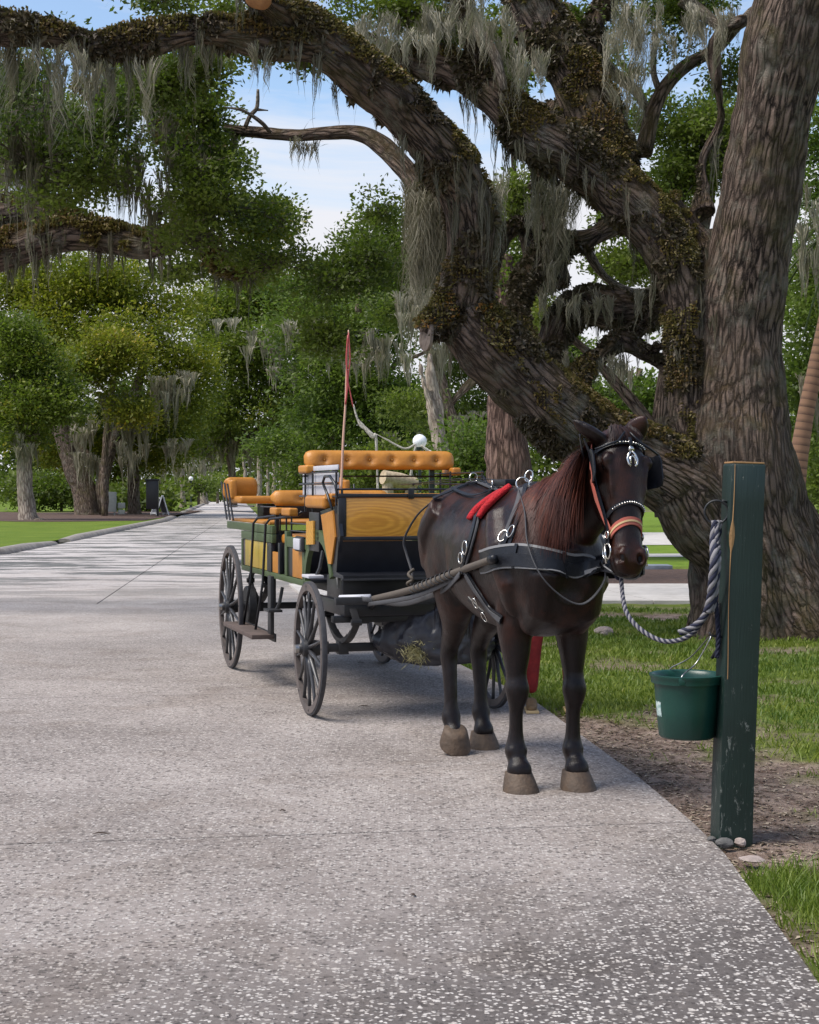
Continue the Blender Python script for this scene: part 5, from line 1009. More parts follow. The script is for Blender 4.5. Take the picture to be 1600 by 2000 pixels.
for sg in (-1, 1):
    def side(s, f_, off=0):
        h = HBVH.ray_cast(hd(s, f_, .35 * sg), -HL * sg); return (h[0], h[1]) if h[0] is not None else (hd(s, f_, .1 * sg), HL * sg)
    ck = [side(s, f_) for s, f_ in ((.02, -.06), (.08, -.075), (.16, -.085), (.25, -.09), (.34, -.085), (.42, -.075), (.50, -.075), (.58, -.085))]
    ribbon('cheek_strap', ck, .022, .006, M_LEA, br, off=.010)
    th_ = [side(s, f_) for s, f_ in ((.00, -.07), (.08, -.13), (.18, -.2))]; ribbon('throat_lash', th_, .018, .005, M_LEA, br, off=.006)
    # blinder: curved square-ish plate flaring outward
    mb = MB(); n1, n2 = 8, 8; vs = []; fs = []
    for i in range(n1 + 1):
        for j in range(n2 + 1):
            a_, b_ = i / n1, j / n2; cs_ = 1 - .18 * max(0, abs(b_ - .5) * 2 - .6) / .4 * (a_ > .5)
            s = .105 + .165 * b_; outw = .100 + .022 * math.sin(a_ * 2.2); f_ = -.085 + .115 * a_ * cs_ - .01
            vs.append(hd(s, f_, (outw + .028 * a_ + (0.006 if sg > 0 else 0) * a_) * sg))
    m_ = len(vs); vs += [v + HL * sg * .007 for v in vs]
    for i in range(n1):
        for j in range(n2): a_ = i * (n2 + 1) + j; fs += [(a_, a_ + 1, a_ + n2 + 2, a_ + n2 + 1), (m_ + a_, m_ + a_ + n2 + 1, m_ + a_ + n2 + 2, m_ + a_ + 1)]
    per = [j for j in range(n2)] + [i * (n2 + 1) + n2 for i in range(n1)] + [n1 * (n2 + 1) + n2 - j for j in range(n2)] + [(n1 - i) * (n2 + 1) for i in range(n1)]
    for q in range(len(per)): a_, b_ = per[q], per[(q + 1) % len(per)]; fs.append((a_, m_ + a_, m_ + b_, b_))
    mb.add(vs, fs).build('blinder', M_LEA, br, smooth=True, auto=.8)
    MB().tube([hd(.02, .045, .012 * sg), hd(.075, .055, .05 * sg), hd(.10, .045, .10 * sg), hd(.115, .02, .142 * sg)], .0055, 8).build('blinder_stay', M_LEA, br, smooth=True)
    MB().ring(hd(.60, -.088, .083 * sg), .040, .0045, axis=HL, n=24).build('bit_ring', M_NICK, br, smooth=True); MB().tube([hd(.56, -.088, .09 * sg), hd(.66, -.088, .09 * sg)], .006, 8).build('bit_shank', M_NICK, br, smooth=True)
    MB().ring(hd(.105, -.08, .118 * sg), .014, .004, axis=HL).build('rosette', M_BRASS, br, smooth=True)
# brass pendant: pear drop with a horseshoe in it
pm = MB(); c_ = hd(.145, .068); FR = HF
def hv(c, s, l, f_=0): return c + HAX * s + HL * l + FR * f_
pm.tube([hv(c_, -.045, 0), hv(c_, -.02, 0), ], [.009, .018], 12, sq=.5); pend = pm.build('pendant_cap', M_NICK, br, smooth=True)
pm = MB(); pm.tube([hv(c_, -.02 + .0, 0), hv(c_, 0, -.018), hv(c_, .025, -.027), hv(c_, .05, -.022), hv(c_, .062, -.012)], .006, 8); pm.tube([hv(c_, -.02, 0), hv(c_, 0, .018), hv(c_, .025, .027), hv(c_, .05, .022), hv(c_, .062, .012)], .006, 8)
pm.tube([hv(c_, .05, -.012, .004), hv(c_, .02, -.013, .004), hv(c_, .008, 0, .004), hv(c_, .02, .013, .004), hv(c_, .05, .012, .004)], .005, 8); pm.build('horseshoe_pendant', M_NICK, br, smooth=True)
pm = MB(); pm.tube([hv(c_, -.09, 0, -.005), hv(c_, -.04, 0, .002)], .009, 8, sq=.4); pm.build('pendant_strap', M_LEA, br, smooth=True)
ha = root('halter', 'faded red webbing halter under the bridle on the horse head', 'halter')
hn_ = headloop(.515, .465, .042, 'nose_band', M_HALT, ha, a0=-1.85, a1=1.85, off=.004, th=.005)
ribbon('stitching', hn_, .010, .002, M_TAN, ha, off=.0095)
for sg in (-1, 1):
    def side(s, f_):
        h = HBVH.ray_cast(hd(s, f_, .35 * sg), -HL * sg); return (h[0], h[1]) if h[0] is not None else (hd(s, f_, .1 * sg), HL * sg)
    ribbon('cheek_strap', [side(s, f_) for s, f_ in ((.04, -.09), (.12, -.12), (.22, -.135), (.32, -.125), (.42, -.095), (.50, -.075))], .034, .006, M_HALT, ha, off=.006)
    ribbon('throat_strap', [side(s, f_) for s, f_ in ((.50, -.085), (.53, -.11), (.555, -.13))], .024, .006, M_HALT, ha, off=.012)
    MB().ring(hd(.515, -.085, .078 * sg), .018, .004, axis=HL).build('ring', M_NICK, ha, smooth=True)
MB().tube([hd(.53, -.10, -.078), hd(.60, -.16, -.045), hd(.63, -.175, 0), hd(.60, -.16, .045), hd(.53, -.10, .078)], .009, 8).build('chin_strap', M_LEA, ha, smooth=True)
# reins along the flank to the carriage
# ---------------- carriage ----------------
CPHI = math.radians(16.2); CO = Vector((-.046, 11.16, 0)); CM = Matrix.Translation(CO) @ Matrix.Rotation(CPHI - math.pi / 2, 4, 'Z'); CMI = CM.inverted()
M_OAKP = None
k = NT('varnished_oak'); oc = k.n('TexCoord').outputs['Object']; m_ = k.n('Mapping'); m_.inputs['Scale'].default_value = (1, 1.1, 3.4); m_.inputs['Location'].default_value = (0, .35, -4.55); k.l(oc, m_.inputs[0])
wv = k.n('TexWave', wave_type='RINGS', rings_direction='SPHERICAL', i={'Scale': 5.5, 'Distortion': 3.2, 'Detail': 2, 'Detail Scale': 1.1}); k.l(m_.outputs[0], wv.inputs['Vector'])
m2 = k.n('Mapping'); m2.inputs['Scale'].default_value = (8, 4, 160); k.l(oc, m2.inputs[0]); gr = k.noise(m2.outputs[0], 2, 4, .6)
c = k.mix(k.rng(wv.outputs['Fac'], .1, .9), (.52, .235, .032), (.66, .32, .045)); c = k.mix(k.rng(gr, .4, .7, 0, .5), c, (.34, .135, .018)); k.l(c, k.b.inputs['Base Color']); k.b.inputs['Roughness'].default_value = .32; k.b.inputs['Coat Weight'].default_value = .3; M_OAKP = k.m
M_SEAT = mat('orange_vinyl', (.47, .195, .022), .46, bump=.004, bscale=22, col2=(.36, .14, .016), vscale=5); M_GREENP = mat('olive_green_paint', (.055, .085, .028), .5, bump=.0006, bscale=80, col2=(.05, .075, .03), vscale=9)
M_RIM = mat('worn_wheel_rim', (.12, .095, .085), .7, bump=.001, bscale=90, col2=(.055, .046, .045), vscale=9); M_RUB = mat('rubber', (.022, .023, .030), .7, bump=.001, bscale=120, col2=(.045, .044, .048), vscale=25); M_SPOKE = mat('spoke_paint', (.045, .045, .050), .38, var=.5, vscale=20)
M_YP = mat('yellow_panel', (.46, .30, .045), .4, col2=(.30, .24, .04), vscale=3); M_GREY = mat('pale_grey_board', (.50, .50, .54), .6, var=.15, vscale=6); M_TREAD = mat('step_tread', (.10, .07, .06), .8, bump=.002, bscale=60, var=.4); M_DKGRN = mat('dark_green_paint', (.012, .04, .032), .45, var=.3, vscale=10)
M_ROPEW = mat('weathered_shaft_wood', (.085, .068, .05), .75, bump=.003, bscale=50, col2=(.075, .06, .05), vscale=18)
ca = bpy.data.objects.new('carriage', None); COL.objects.link(ca); ca.matrix_world = CM; tagt(ca, 'long open horse carriage with orange padded benches and black spoked wheels', 'carriage')
def wheel(X, Y, R, ns, sg):
    rim = MB().lathe((X, Y, R), [(R - .016, -.020), (R - .014, .020), (R - .062, .018), (R - .066, -.018), (R - .016, -.020)], 56, axis='y'); w_ = rim.build('wheel', M_RIM, ca, smooth=True, auto=.7)
    MB().lathe((X, Y, R), [(R - .015, -.017), (R - .002, -.014), (R, 0), (R - .002, .014), (R - .015, .017), (R - .015, -.017)], 56, axis='y').build('tyre', M_RUB, w_, smooth=True, auto=.7)
    hub = MB().lathe((X, Y, R), [(.0001, -.085), (.028, -.085), (.034, -.075), (.036, -.06), (.055, -.05), (.062, -.015), (.062, .015), (.055, .05), (.045, .10), (.045, .13), (.0001, .13)] if sg < 0 else [(.0001, -.13), (.045, -.13), (.045, -.1), (.055, -.05), (.062, -.015), (.062, .015), (.055, .05), (.036, .06), (.034, .075), (.028, .085), (.0001, .085)], 20, axis='y'); hub.build('hub', M_IRON, w_, smooth=True, auto=.6)
    MB().lathe((X, Y + sg * .088, R), [(.0001, -.02), (.030, -.018), (.031, .012), (.022, .022), (.0001, .022)], 16, axis='y').build('hub_cap', M_STEEL, w_, smooth=True, auto=.6)
    for i in range(ns):
        a_ = 2 * math.pi * (i + .5) / ns; d = Vector((math.cos(a_), 0, math.sin(a_))); mb = MB(); mb.tube([Vector((X, Y, R)) + d * q + Vector((0, sg * (.012 * (1 - q / R)), 0)) for q in (.05, .12, .2, R - .12, R - .055)], [.017, .020, .0145, .0115, .014], 8, sq=.75, up=(0, 1, 0)); mb.build('spoke', M_SPOKE, w_, smooth=True)
    for i in range(8):
        a_ = 2 * math.pi * (i + .1) / 8; c_ = Vector((X, Y + sg * .019, R)) + Vector((math.cos(a_), 0, math.sin(a_))) * (R - .038); MB().box(c_, (.006, .003, .006)).build('rim_bolt', M_IRON, w_)
    return w_
wheel(0, -.67, .465, 14, -1); wheel(0, .67, .465, 14, 1); wheel(-3.09, -.69, .54, 14, -1); wheel(-3.09, .69, .54, 14, 1)
for X, R in ((0, .465), (-3.09, .54)):
    MB().box((X, 0, R), (.03, .62, .028)).build('axle', M_BLACK, ca, bevel=.005)
    for sg in (-1, 1):
        # elliptic leaf spring
        for q in (1, -1):
            for lf in range(3):
                L_ = .40 - lf * .09; pts = []
                for i in range(11):
                    u = -1 + 2 * i / 10; pts.append((X + u * L_, .17 * (1 - (u * L_ / .42) ** 2) ** 1.0))
                mb = MB(); zc_ = R + .205; o0 = 0; vs = []; fs = []
                for x, h in pts:
                    z = zc_ + q * (h - lf * .012 - .0); vs += [(x, .44 * sg - .024, z - .006), (x, .44 * sg + .024, z - .006), (x, .44 * sg + .024, z + .006), (x, .44 * sg - .024, z + .006)]
                for i in range(10):
                    for c_ in range(4): fs.append((4 * i + c_, 4 * i + (c_ + 1) % 4, 4 * i + 4 + (c_ + 1) % 4, 4 * i + 4 + c_))
                fs += [(0, 3, 2, 1), (40, 41, 42, 43)]; mb.add(vs, fs).build('spring_leaf', M_IRON, ca)
        for e_ in (-1, 1): MB().cyl((X + e_ * .40, .44 * sg - .035, R + .205), (X + e_ * .40, .44 * sg + .035, R + .205), .022, 10).build('spring_eye', M_IRON, ca, smooth=True, auto=.6)
        MB().box((X, .44 * sg, R + .0), (.05, .035, .045)).build('spring_clamp', M_IRON, ca, bevel=.004); MB().box((X, .44 * sg, R + .39), (.05, .035, .03)).build('spring_clamp', M_IRON, ca, bevel=.004)
for sg in (-1, 1): MB().lathe((-3.09, .52 * sg, .54), [(.001, -.04), (.17, -.04), (.18, -.03), (.18, .03), (.17, .04), (.001, .04)], 28, axis='y').build('brake_drum', M_IRON, ca, smooth=True, auto=.6)
def bx(name, x0, x1, y0, y1, z0, z1, m_, bev=.006, par=None): return MB().box(((x0 + x1) / 2, (y0 + y1) / 2, (z0 + z1) / 2), (abs(x1 - x0) / 2, abs(y1 - y0) / 2, abs(z1 - z0) / 2)).build(name, m_, par or ca, bevel=bev)
# floor and chassis
bx('chassis_rail', -4.05, .1, -.34, -.28, .80, .87, M_BLACK); bx('chassis_rail', -4.05, .1, .28, .34, .80, .87, M_BLACK); bx('floor', -4.1, -.72, -.50, .50, .872, .90, M_BLACK)
bx('fore_carriage', -.45, .30, -.50, .50, .70, .80, M_BLACK, .01); bx('cross_beam', .16, .24, -.56, .56, .655, .70, M_BLACK); MB().lathe((0, 0, .80), [(.001, -.02), (.36, -.02), (.36, .02), (.001, .02)], 32).build('turntable', M_IRON, ca, smooth=True, auto=.6)
bx('reach_pole', -3.0, -.1, -.03, .03, .60, .66, M_BLACK)
# body sides: green frame with let-in panels
for sg in (-1, 1):
    y0, y1 = .52 * sg - .018, .52 * sg + .018
    for nm, x0, x1, z0, z1 in (('side_rail', -4.18, -2.0, 1.205, 1.27), ('side_rail', -3.42, -2.0, 1.13, 1.20), ('side_rail', -3.42, -.70, .845, .89), ('side_rail', -1.45, -.70, 1.12, 1.20), ('side_post', -3.42, -3.36, .893, 1.127), ('side_post', -1.50, -1.42, .893, 1.24), ('side_post', -.86, -.78, .893, 1.117)): bx(nm, x0, x1, y0, y1, z0, z1, M_GREENP, .004)
    bx('side_post', -2.22, -2.04, y0, y1, .893, 1.127, M_BLACK, .004); bx('side_post', -1.76, -1.70, y0, y1, .893, 1.14, M_BLACK, .004)
    bx('side_panel', -3.26, -2.25, .52 * sg - .010, .52 * sg + .010, .895, 1.125, M_YP, .003); bx('side_panel', -3.35, -3.27, .52 * sg - .008, .52 * sg + .008, .895, 1.125, M_RIM, .002)
    bx('side_panel', -2.02, -1.78, .52 * sg - .010, .52 * sg + .010, .893, 1.06, M_SEAT, .003); bx('side_panel', -1.24, -.88, .52 * sg - .010, .52 * sg + .010, .895, 1.115, M_SEAT, .003); bx('side_panel', -1.41, -1.25, .52 * sg - .006, .52 * sg + .006, .895, 1.115, M_BLACK, .002)
    # wheel arch over the front wheel
    mb = MB(); arc = [(-.36 + .40 * math.cos(t), .86 + .34 * math.sin(t)) for t in np.linspace(math.pi, .25, 14)]; outr = [(-.36 + .46 * math.cos(t), .86 + .42 * math.sin(t)) for t in np.linspace(.25, math.pi, 14)]
    poly = arc + outr; n_ = len(poly); vs = [(a_, y, b_) for y in (y0, y1) for a_, b_ in poly]; fs = []
    for i in range(13): fs += [(i, i + 1, n_ - 2 - i, n_ - 1 - i), (n_ + i + 1, n_ + i, 2 * n_ - 1 - i, 2 * n_ - 2 - i)]
    for i in range(n_): j = (i + 1) % n_; fs.append((i, n_ + i, n_ + j, j))
    mb.add(vs, fs).build('wheel_arch', M_GREENP, ca)
    bx('lamp', -1.02, -.76, .545 * sg - .02, .545 * sg + .02, 1.10, 1.215, M_IRON, .02); bx('lamp_lens', -1.00, -.78, .57 * sg - .008, .57 * sg + .008, 1.115, 1.20, M_GREY, .01)
    # driver box side: dark stile, orange shaped panel, front edge
    bx('seat_stile', -.62, -.30, y0, y1, 1.12, 1.40, M_BLACK, .004)
    MB().prism([(-.66, 1.16), (-.42, 1.17), (-.42, 1.34), (-.66, 1.33)], .545 * sg - .006, .545 * sg + .006).build('side_panel', M_OAKP, ca)
    MB().prism([(-.30, 1.41), (.22, 1.455), (.30, 1.25), (.17, 1.0), (-.02, .98), (-.16, 1.15)], .515 * sg - .012, .515 * sg + .012).build('dash_cheek', M_BLACK, ca)
    MB().prism([(-.22, 1.385), (.13, 1.42), (.20, 1.24), (.09, 1.05), (.0, 1.05), (-.10, 1.18)], .535 * sg - .006, .535 * sg + .006).build('side_panel', M_SEAT, ca)
    # step plates
    for (X, Z) in ((-.20, .96), (-1.62, .62)): MB().tube([(X, .53 * sg, Z + .17), (X + .03, .56 * sg, Z + .05), (X + .10, .60 * sg, Z), ], .014, 6, sq=1).build('step_bracket', M_IRON, ca); bx('step_plate', X - .02, X + .20, .57 * sg, .68 * sg, Z - .012, Z + .008, M_GREY if X > -1 else M_IRON, .004)
    # long lower step with hanging rods
    st = bx('step', -2.95, -1.60, .60 * sg, .78 * sg, .385, .42, M_TREAD, .005); bx('step_frame', -2.96, -1.59, .585 * sg, .60 * sg, .36, .425, M_IRON, .003, st)
    for X in (-2.62, -2.08): MB().tube([(X, .66 * sg, .42), (X, .60 * sg, .80), (X, .575 * sg, 1.28), (X + .05, .55 * sg, 1.325), (X + .45, .40 * sg, 1.36), (X + .5, .38 * sg, 1.39)], .011, 8).build('hand_rail', M_BLACK, ca, smooth=True)
    bx('step_hanger', -1.72, -1.60, .60 * sg, .63 * sg, .42, .88, M_IRON, .004); bx('step_hanger', -2.34, -2.22, .46 * sg, .49 * sg, .55, .84, M_IRON, .004)
# seats
def cushion(name, c, h, m_=M_SEAT, r_=None, par=None):
    mb = MB().box(c, h); o_ = mb.build(name, m_, par or ca, bevel=(r_ or min(h) * .85), seg=4); return o_
def tufted(name, X, y0, y1, zc_, hh, th, nb, tilt=.25):
    """padded roll with button dimples, front face +X"""
    ny, nz = max(24, nb * 11), 22; vs = []; fs = []
    for i in range(ny + 1):
        u = i / ny; y = y0 + (y1 - y0) * u; e_ = min(u, 1 - u) * (y1 - y0); sc_ = min(1, (max(e_, 0) / .075)) ; sc_ = (1 - (1 - sc_) ** 2) ** .5
        for j in range(nz):
            t = 2 * math.pi * j / nz; ct, st = math.cos(t), math.sin(t); x = math.copysign(abs(ct) ** .8, ct) * th * sc_; z = math.copysign(abs(st) ** .85, st) * hh * (.35 + .65 * sc_)
            if nb and ct > 0:
                for b in range(nb):
                    yb_ = y0 + (y1 - y0) * (b + .5) / nb if nb < 3 else y0 + .15 + (y1 - y0 - .30) * b / (nb - 1); d2 = ((y - yb_) / .036) ** 2 + (z / .028) ** 2; x -= .036 * math.exp(-d2) + .008 * math.exp(-((y - yb_) / .014) ** 2 - (z / .07) ** 2)
            vs.append((X + x - z * tilt, y, zc_ + z))
    for i in range(ny):
        for j in range(nz): j2 = (j + 1) % nz; fs.append((i * nz + j, i * nz + j2, (i + 1) * nz + j2, (i + 1) * nz + j))
    fs.append(tuple(range(nz))); fs.append(tuple(ny * nz + j for j in range(nz))[::-1]); o_ = MB().add(vs, fs).build(name, M_SEAT, ca, smooth=True)
    for b in range(nb):
        yb_ = y0 + (y1 - y0) * (b + .5) / nb if nb < 3 else y0 + .15 + (y1 - y0 - .30) * b / (nb - 1); MB().lathe((X + th - .034, yb_, zc_), [(.0001, .010), (.008, .008), (.011, .0), (.009, -.005)], 10, axis='x').build('button', M_SEAT, o_, smooth=True)
    return o_
tufted('backrest', -.76, -.545, .62, 1.785, .072, .058, 6)
cushion('seat_cushion', (-.42, .0, 1.475), (.30, .55, .045), r_=.03); cushion('seat_cushion', (-.02, 0, 1.515), (.10, .54, .022), r_=.015)
for Y in (-.30, .46): bx('back_post', -.83, -.80, Y - .02, Y + .02, 1.40, 1.75, M_DKGRN, .004)
MB().tube([(-.79, -.56, 1.665), (-.79, .62, 1.665)], .007, 6).build('rail', M_BLACK, ca)
bx('foot_rest_edge', .02, .24, -.50, .52, 1.462, 1.475, M_SEAT, .004)
cushion('arm_pad', (-.76, -.525, 1.715), (.14, .035, .030), r_=.02); cushion('arm_pad', (-.76, .60, 1.70), (.14, .035, .030), r_=.02)
for sg in (-1, 1):
    for z in (1.685, 1.605, 1.515): MB().tube([(-1.0, .525 * sg, z), (.22, .525 * sg, z)], .007, 6).build('rail', M_BLACK, ca)
    for X in (-.80, -.55, .18): MB().tube([(X, .525 * sg, 1.40), (X, .525 * sg, 1.70)], .008, 6).build('rail_post', M_BLACK, ca)
    for z0, z1 in ((1.70, 1.735), (1.615, 1.68), (1.525, 1.597)) if sg < 0 else (): bx('side_board', -.70 if z0 > 1.69 else -.98, .14, .50 * sg - .006, .50 * sg + .006, z0, z1, M_GREY, .003)
    MB().tube([(.12, .54 * sg, 1.43), (.02, .55 * sg, 1.53), (-.10, .555 * sg, 1.61), (-.04, .555 * sg, 1.655), (.12, .555 * sg, 1.655), (.23, .545 * sg, 1.60), (.25, .53 * sg, 1.50)], .010, 8).build('grab_handle', M_BLACK, ca, smooth=True)
# dashboard
bx('dash_board', .235, .262, -.475, .475, 1.245, 1.505, M_OAKP, .003)
for nm, y0, y1, z0, z1 in (('dash_frame', -.53, .53, 1.508, 1.535), ('dash_frame', -.53, .53, 1.215, 1.243), ('dash_frame', -.53, -.478, 1.2435, 1.5075), ('dash_frame', .478, .53, 1.2435, 1.5075)): bx(nm, .232, .268, y0, y1, z0, z1, M_BLACK, .005)
MB().tube([(.24, -.53, 1.565), (.24, .53, 1.565)], .007, 8).build('dash_rail', M_BLACK, ca); 
for Y in (-.5, -.02, .5): MB().tube([(.24, Y, 1.53), (.24, Y, 1.57)], .009, 8).build('rail_post', M_BLACK, ca)
bx('rail_clamp', .262, .285, -.04, .0, 1.50, 1.57, M_BLACK, .004)
MB().prism([(.235, 1.212), (.262, 1.212), (.20, 1.0), (.40, .985), (.40, .965), (.10, .965)], -.53, .53).build('toe_board', M_BLACK, ca)
bx('toe_edge', .37, .41, -.54, .54, .95, .965, M_IRON, .003); bx('under_box', -.30, .18, -.48, .48, .80, .96, M_BLACK, .01)
for Y in (-.5, -.42): MB().tube([(.12, Y, .96), (.13, Y, .885)], [.012, .008], 6).build('footman_loop', M_STEEL, ca)
# middle and rear benches
tufted('backrest', -2.2, -.51, .51, 1.495, .066, .05, 2); cushion('seat_cushion', (-1.75, 0, 1.165), (.26, .46, .04), r_=.03); bx('seat_box', -2.0, -1.50, -.46, .46, .905, 1.12, M_BLACK)
for Y in (-.46, .46):
    cushion('arm_pad', (-2.18, Y, 1.388), (.13, .038, .03), r_=.018); cushion('arm_pad', (-1.68, Y, 1.388), (.15, .038, .032), r_=.018)
    for X in (-2.25, -2.05, -1.8, -1.6): MB().tube([(X, Y, 1.17), (X, Y, 1.37)], .007, 6).build('rail_post', M_BLACK, ca)
    MB().tube([(-2.9, Y, 1.42), (-2.2, Y, 1.42)], .006, 6).build('rail', M_BLACK, ca); MB().tube([(-1.65, Y, 1.30), (-1.0, Y, 1.30)], .006, 6).build('rail', M_BLACK, ca); MB().tube([(-1.65, Y, 1.24), (-1.0, Y, 1.24)], .006, 6).build('rail', M_BLACK, ca)
for Y in (-.45, .45): bx('back_post', -2.24, -2.21, Y - .015, Y + .015, 1.2, 1.46, M_BLACK, .003)
bx('seat_deck', -4.16, -2.3, -.50, .50, 1.272, 1.30, M_SEAT, .01); bx('seat_box', -3.35, -2.35, -.44, .44, .905, 1.20, M_BLACK); bx('seat_ledge', -3.3, -2.0, -.515, .515, 1.275, 1.271 + .0, M_BLACK, 0) if False else None
tufted('backrest', -4.04, -.60, -.27, 1.575, .11, .045, 0, tilt=-.15); tufted('backrest', -4.04, .27, .60, 1.575, .11, .045, 0, tilt=-.15)
for Y in (-.34, .34): cushion('seat_cushion', (-3.72, Y, 1.475), (.24, .20, .035), r_=.03); bx('seat_pedestal', -3.9, -3.6, -.3, .3, 1.302, 1.435, M_BLACK)
for sg in (-1, 1):
    cushion('back_wing', (-3.93, .54 * sg, 1.57), (.14, .03, .09), r_=.025)
    for i, X in enumerate((-4.12, -3.95, -3.78)): MB().tube([(X + .16, .575 * sg, 1.29), (X, .60 * sg, 1.64 - .01 * i)], .009, 8).build('rail_post', M_BLACK, ca)
    for z in (1.42, 1.37): MB().tube([(-4.1, .57 * sg, z), (-3.0, .50 * sg, z)], .007, 6).build('rail', M_BLACK, ca)
# drawgear
bx('splinter_bar', .50, .56, -.62, .62, .80, .85, M_IRON, .008); MB().tube([(.42, -.56, .835), (.54, -.38, .845)], .024, 10).build('swingle_tree', M_GREY, ca, smooth=True); MB().tube([(.2, -.3, .74), (.55, -.33, .83)], .02, 8).build('draw_bar', M_BLACK, ca); MB().tube([(.2, .3, .74), (.55, .33, .83)], .02, 8).build('draw_bar', M_BLACK, ca)
for sg in (-1, 1):
    e_ = HM @ Vector((.13, .335 * sg - (.005 if sg < 0 else 0), 1.205)); s_ = CM @ Vector((.55, .36 * sg, .835)); mid = s_.lerp(e_, .5); mid += Vector((0, 0, -.02)); pts = [CMI @ Vector(c) for c in catmull([s_, s_.lerp(e_, .25) + Vector((0, 0, -.015)), mid, s_.lerp(e_, .75) + Vector((0, 0, -.005)), e_], 5)]
    sh = MB().tube(pts, list(np.linspace(.024, .019, len(pts))), 12).build('shaft', M_ROPEW, ca, smooth=True)
    mb = MB(); a0, a1 = pts[8], pts[15]; ax = (a1 - a0).normalized(); u, v = perp(ax); L_ = (a1 - a0).length; mb.tube([a0 + ax * L_ * t + (u * math.cos(t * 60) + v * math.sin(t * 60)) * .026 for t in np.linspace(0, 1, 150)], .0045, 5); mb.build('cord_wrapping', M_IRON, sh, smooth=True)
    mb = MB(); mb.tube([pts[-1] + (pts[-1] - pts[-2]).normalized() * .0, pts[-1] + (pts[-1] - pts[-2]).normalized() * .05], [.028, .018], 12); mb.build('shaft_tip', M_LEA, sh, smooth=True)
# traces belong to the harness
for sg in (-1, 1):
    if sg < 0: a_ = [hit(908, 1122)[0] + Vector((0, -.03, 0)), HMI @ P(870, 1150, 9.0), HMI @ P(830, 1168, 9.7), HMI @ P(780, 1180, 10.4), HMI @ (CM @ Vector((.55, -.45, .84)))]
    else: a_ = [Vector((-.1, .36, 1.0)), Vector((-.7, .40, .94)), Vector((-1.4, .42, .88)), HMI @ (CM @ Vector((.55, .45, .84)))]
    MB().tube([Vector(c) for c in catmull(a_, 6)], .017, 8, sq=.22, up=(0, 0, 1)).build('trace', M_LEAG, har, smooth=True)
    b_ = [hit(950, 1100)[0] if sg < 0 else Vector((.1, .34, 1.18)), HM.inverted() @ (CM @ Vector((.55, .40 * sg, .80)))]; b_ = [b_[0] + Vector((0, .02 * sg, 0)), b_[0].lerp(b_[1], .5) + Vector((0, 0, -.05)), b_[1]]
    MB().tube([Vector(c) for c in catmull(b_, 6)], .014, 8, sq=.25, up=(0, 0, 1)).build('trace', M_LEAG, har, smooth=True)
# holdback strap with knotted ends near the shaft, rein to the driver
MB().tube([Vector(c) for c in catmull([hit(866, 968)[0] + Vector((0, -.01, .01)), HMI @ P(838, 985, 9.55), HMI @ P(818, 1003, 9.6), HMI @ P(800, 1030, 9.75), HMI @ P(789, 1058, 9.8), HMI @ P(795, 1085, 9.8), HMI @ P(806, 1125, 9.75), HMI @ P(800, 1150, 9.75)], 6)], .008, 8, sq=.5).build('holdback_strap', M_LEAG, har, smooth=True)
MB().tube([Vector(c) for c in catmull([HMI @ P(808, 1112, 9.72), HMI @ P(798, 1122, 9.68), HMI @ P(806, 1132, 9.66), HMI @ P(796, 1140, 9.68), HMI @ P(806, 1148, 9.7)], 6)], .010, 8).build('knot', M_ROPEW, har, smooth=True)
for sg in (-1, 1):
    MB().tube([Vector(c) for c in catmull([snap(Vector((-.62, .05 * sg, 1.7)), .03)[0], snap(Vector((-1.1, .07 * sg, 1.7)), .03)[0], HMI @ (CM @ Vector((.3, .05 * sg, 1.60))), HMI @ (CM @ Vector((.1, .04 * sg, 1.60)))], 6)], .010, 6, sq=.3).build('rein', M_LEA, har, smooth=True)
# whip in its socket
wp = bpy.data.objects.new('whip', None); COL.objects.link(wp); wp.matrix_world = CM; tagt(wp, 'tall thin red driving whip standing upright by the driver seat', 'whip')
M_WHIP = mat('red_whip', (.45, .07, .07), .5, var=.3, vscale=20); M_WHIPW = mat('whip_stock', (.55, .33, .24), .5)
q = [CMI @ P(x, y, 10.75) for x, y in ((666, 955), (668, 915), (671, 850), (675, 790), (677, 730), (681, 670), (681, 645))]; MB().tube([Vector(c) for c in catmull(q, 5)], list(np.linspace(.010, .0045, 31)), 7).build('stock', M_WHIPW, wp, smooth=True)
q = [CMI @ P(x, y, 10.74) for x, y in ((681, 650), (684, 700), (680, 740), (684, 765), (690, 795))]; MB().tube([Vector(c) for c in catmull(q, 5)], .0045, 6).build('lash', M_WHIP, wp, smooth=True)
q = [CMI @ P(x, y, 10.74) for x, y in ((680, 655), (677, 700), (679, 750), (675, 790))]; MB().tube([Vector(c) for c in catmull(q, 5)], .006, 6).build('lash', M_WHIP, wp, smooth=True)
# black tarpaulin bag slung under the front
bagm = mat('black_tarpaulin', (.022, .023, .030), .38, bump=.012, bscale=7, col2=(.05, .05, .06), vscale=4)
bm = bmesh.new(); bmesh.ops.create_icosphere(bm, subdivisions=5, radius=1); V_ = np.array([v.co for v in bm.verts]); 
n1 = fbm3(V_, 1.6, 3, 71); n2 = 1 - np.abs(fbm3(V_ * np.array([1, 2.2, .8]), 3.0, 3, 72) * 2 - 1)
for i, v in enumerate(bm.verts):
    x, y, z = v.co; rr = 1 + (n1[i] - .5) * .5 + (n2[i] - .6) * .22; w_ = 1 - .35 * max(0, z) ; v.co = (x * .24 * rr, y * .40 * rr * w_, z * .33 * rr if z > 0 else z * .23 * rr)
    if v.co.z < -.16: v.co.z = -.16 + (v.co.z + .16) * .3
me = bpy.data.meshes.new('tarp_bag'); bm.to_mesh(me); bm.free(); me.polygons.foreach_set('use_smooth', np.ones(len(me.polygons), bool)); me.materials.append(bagm)
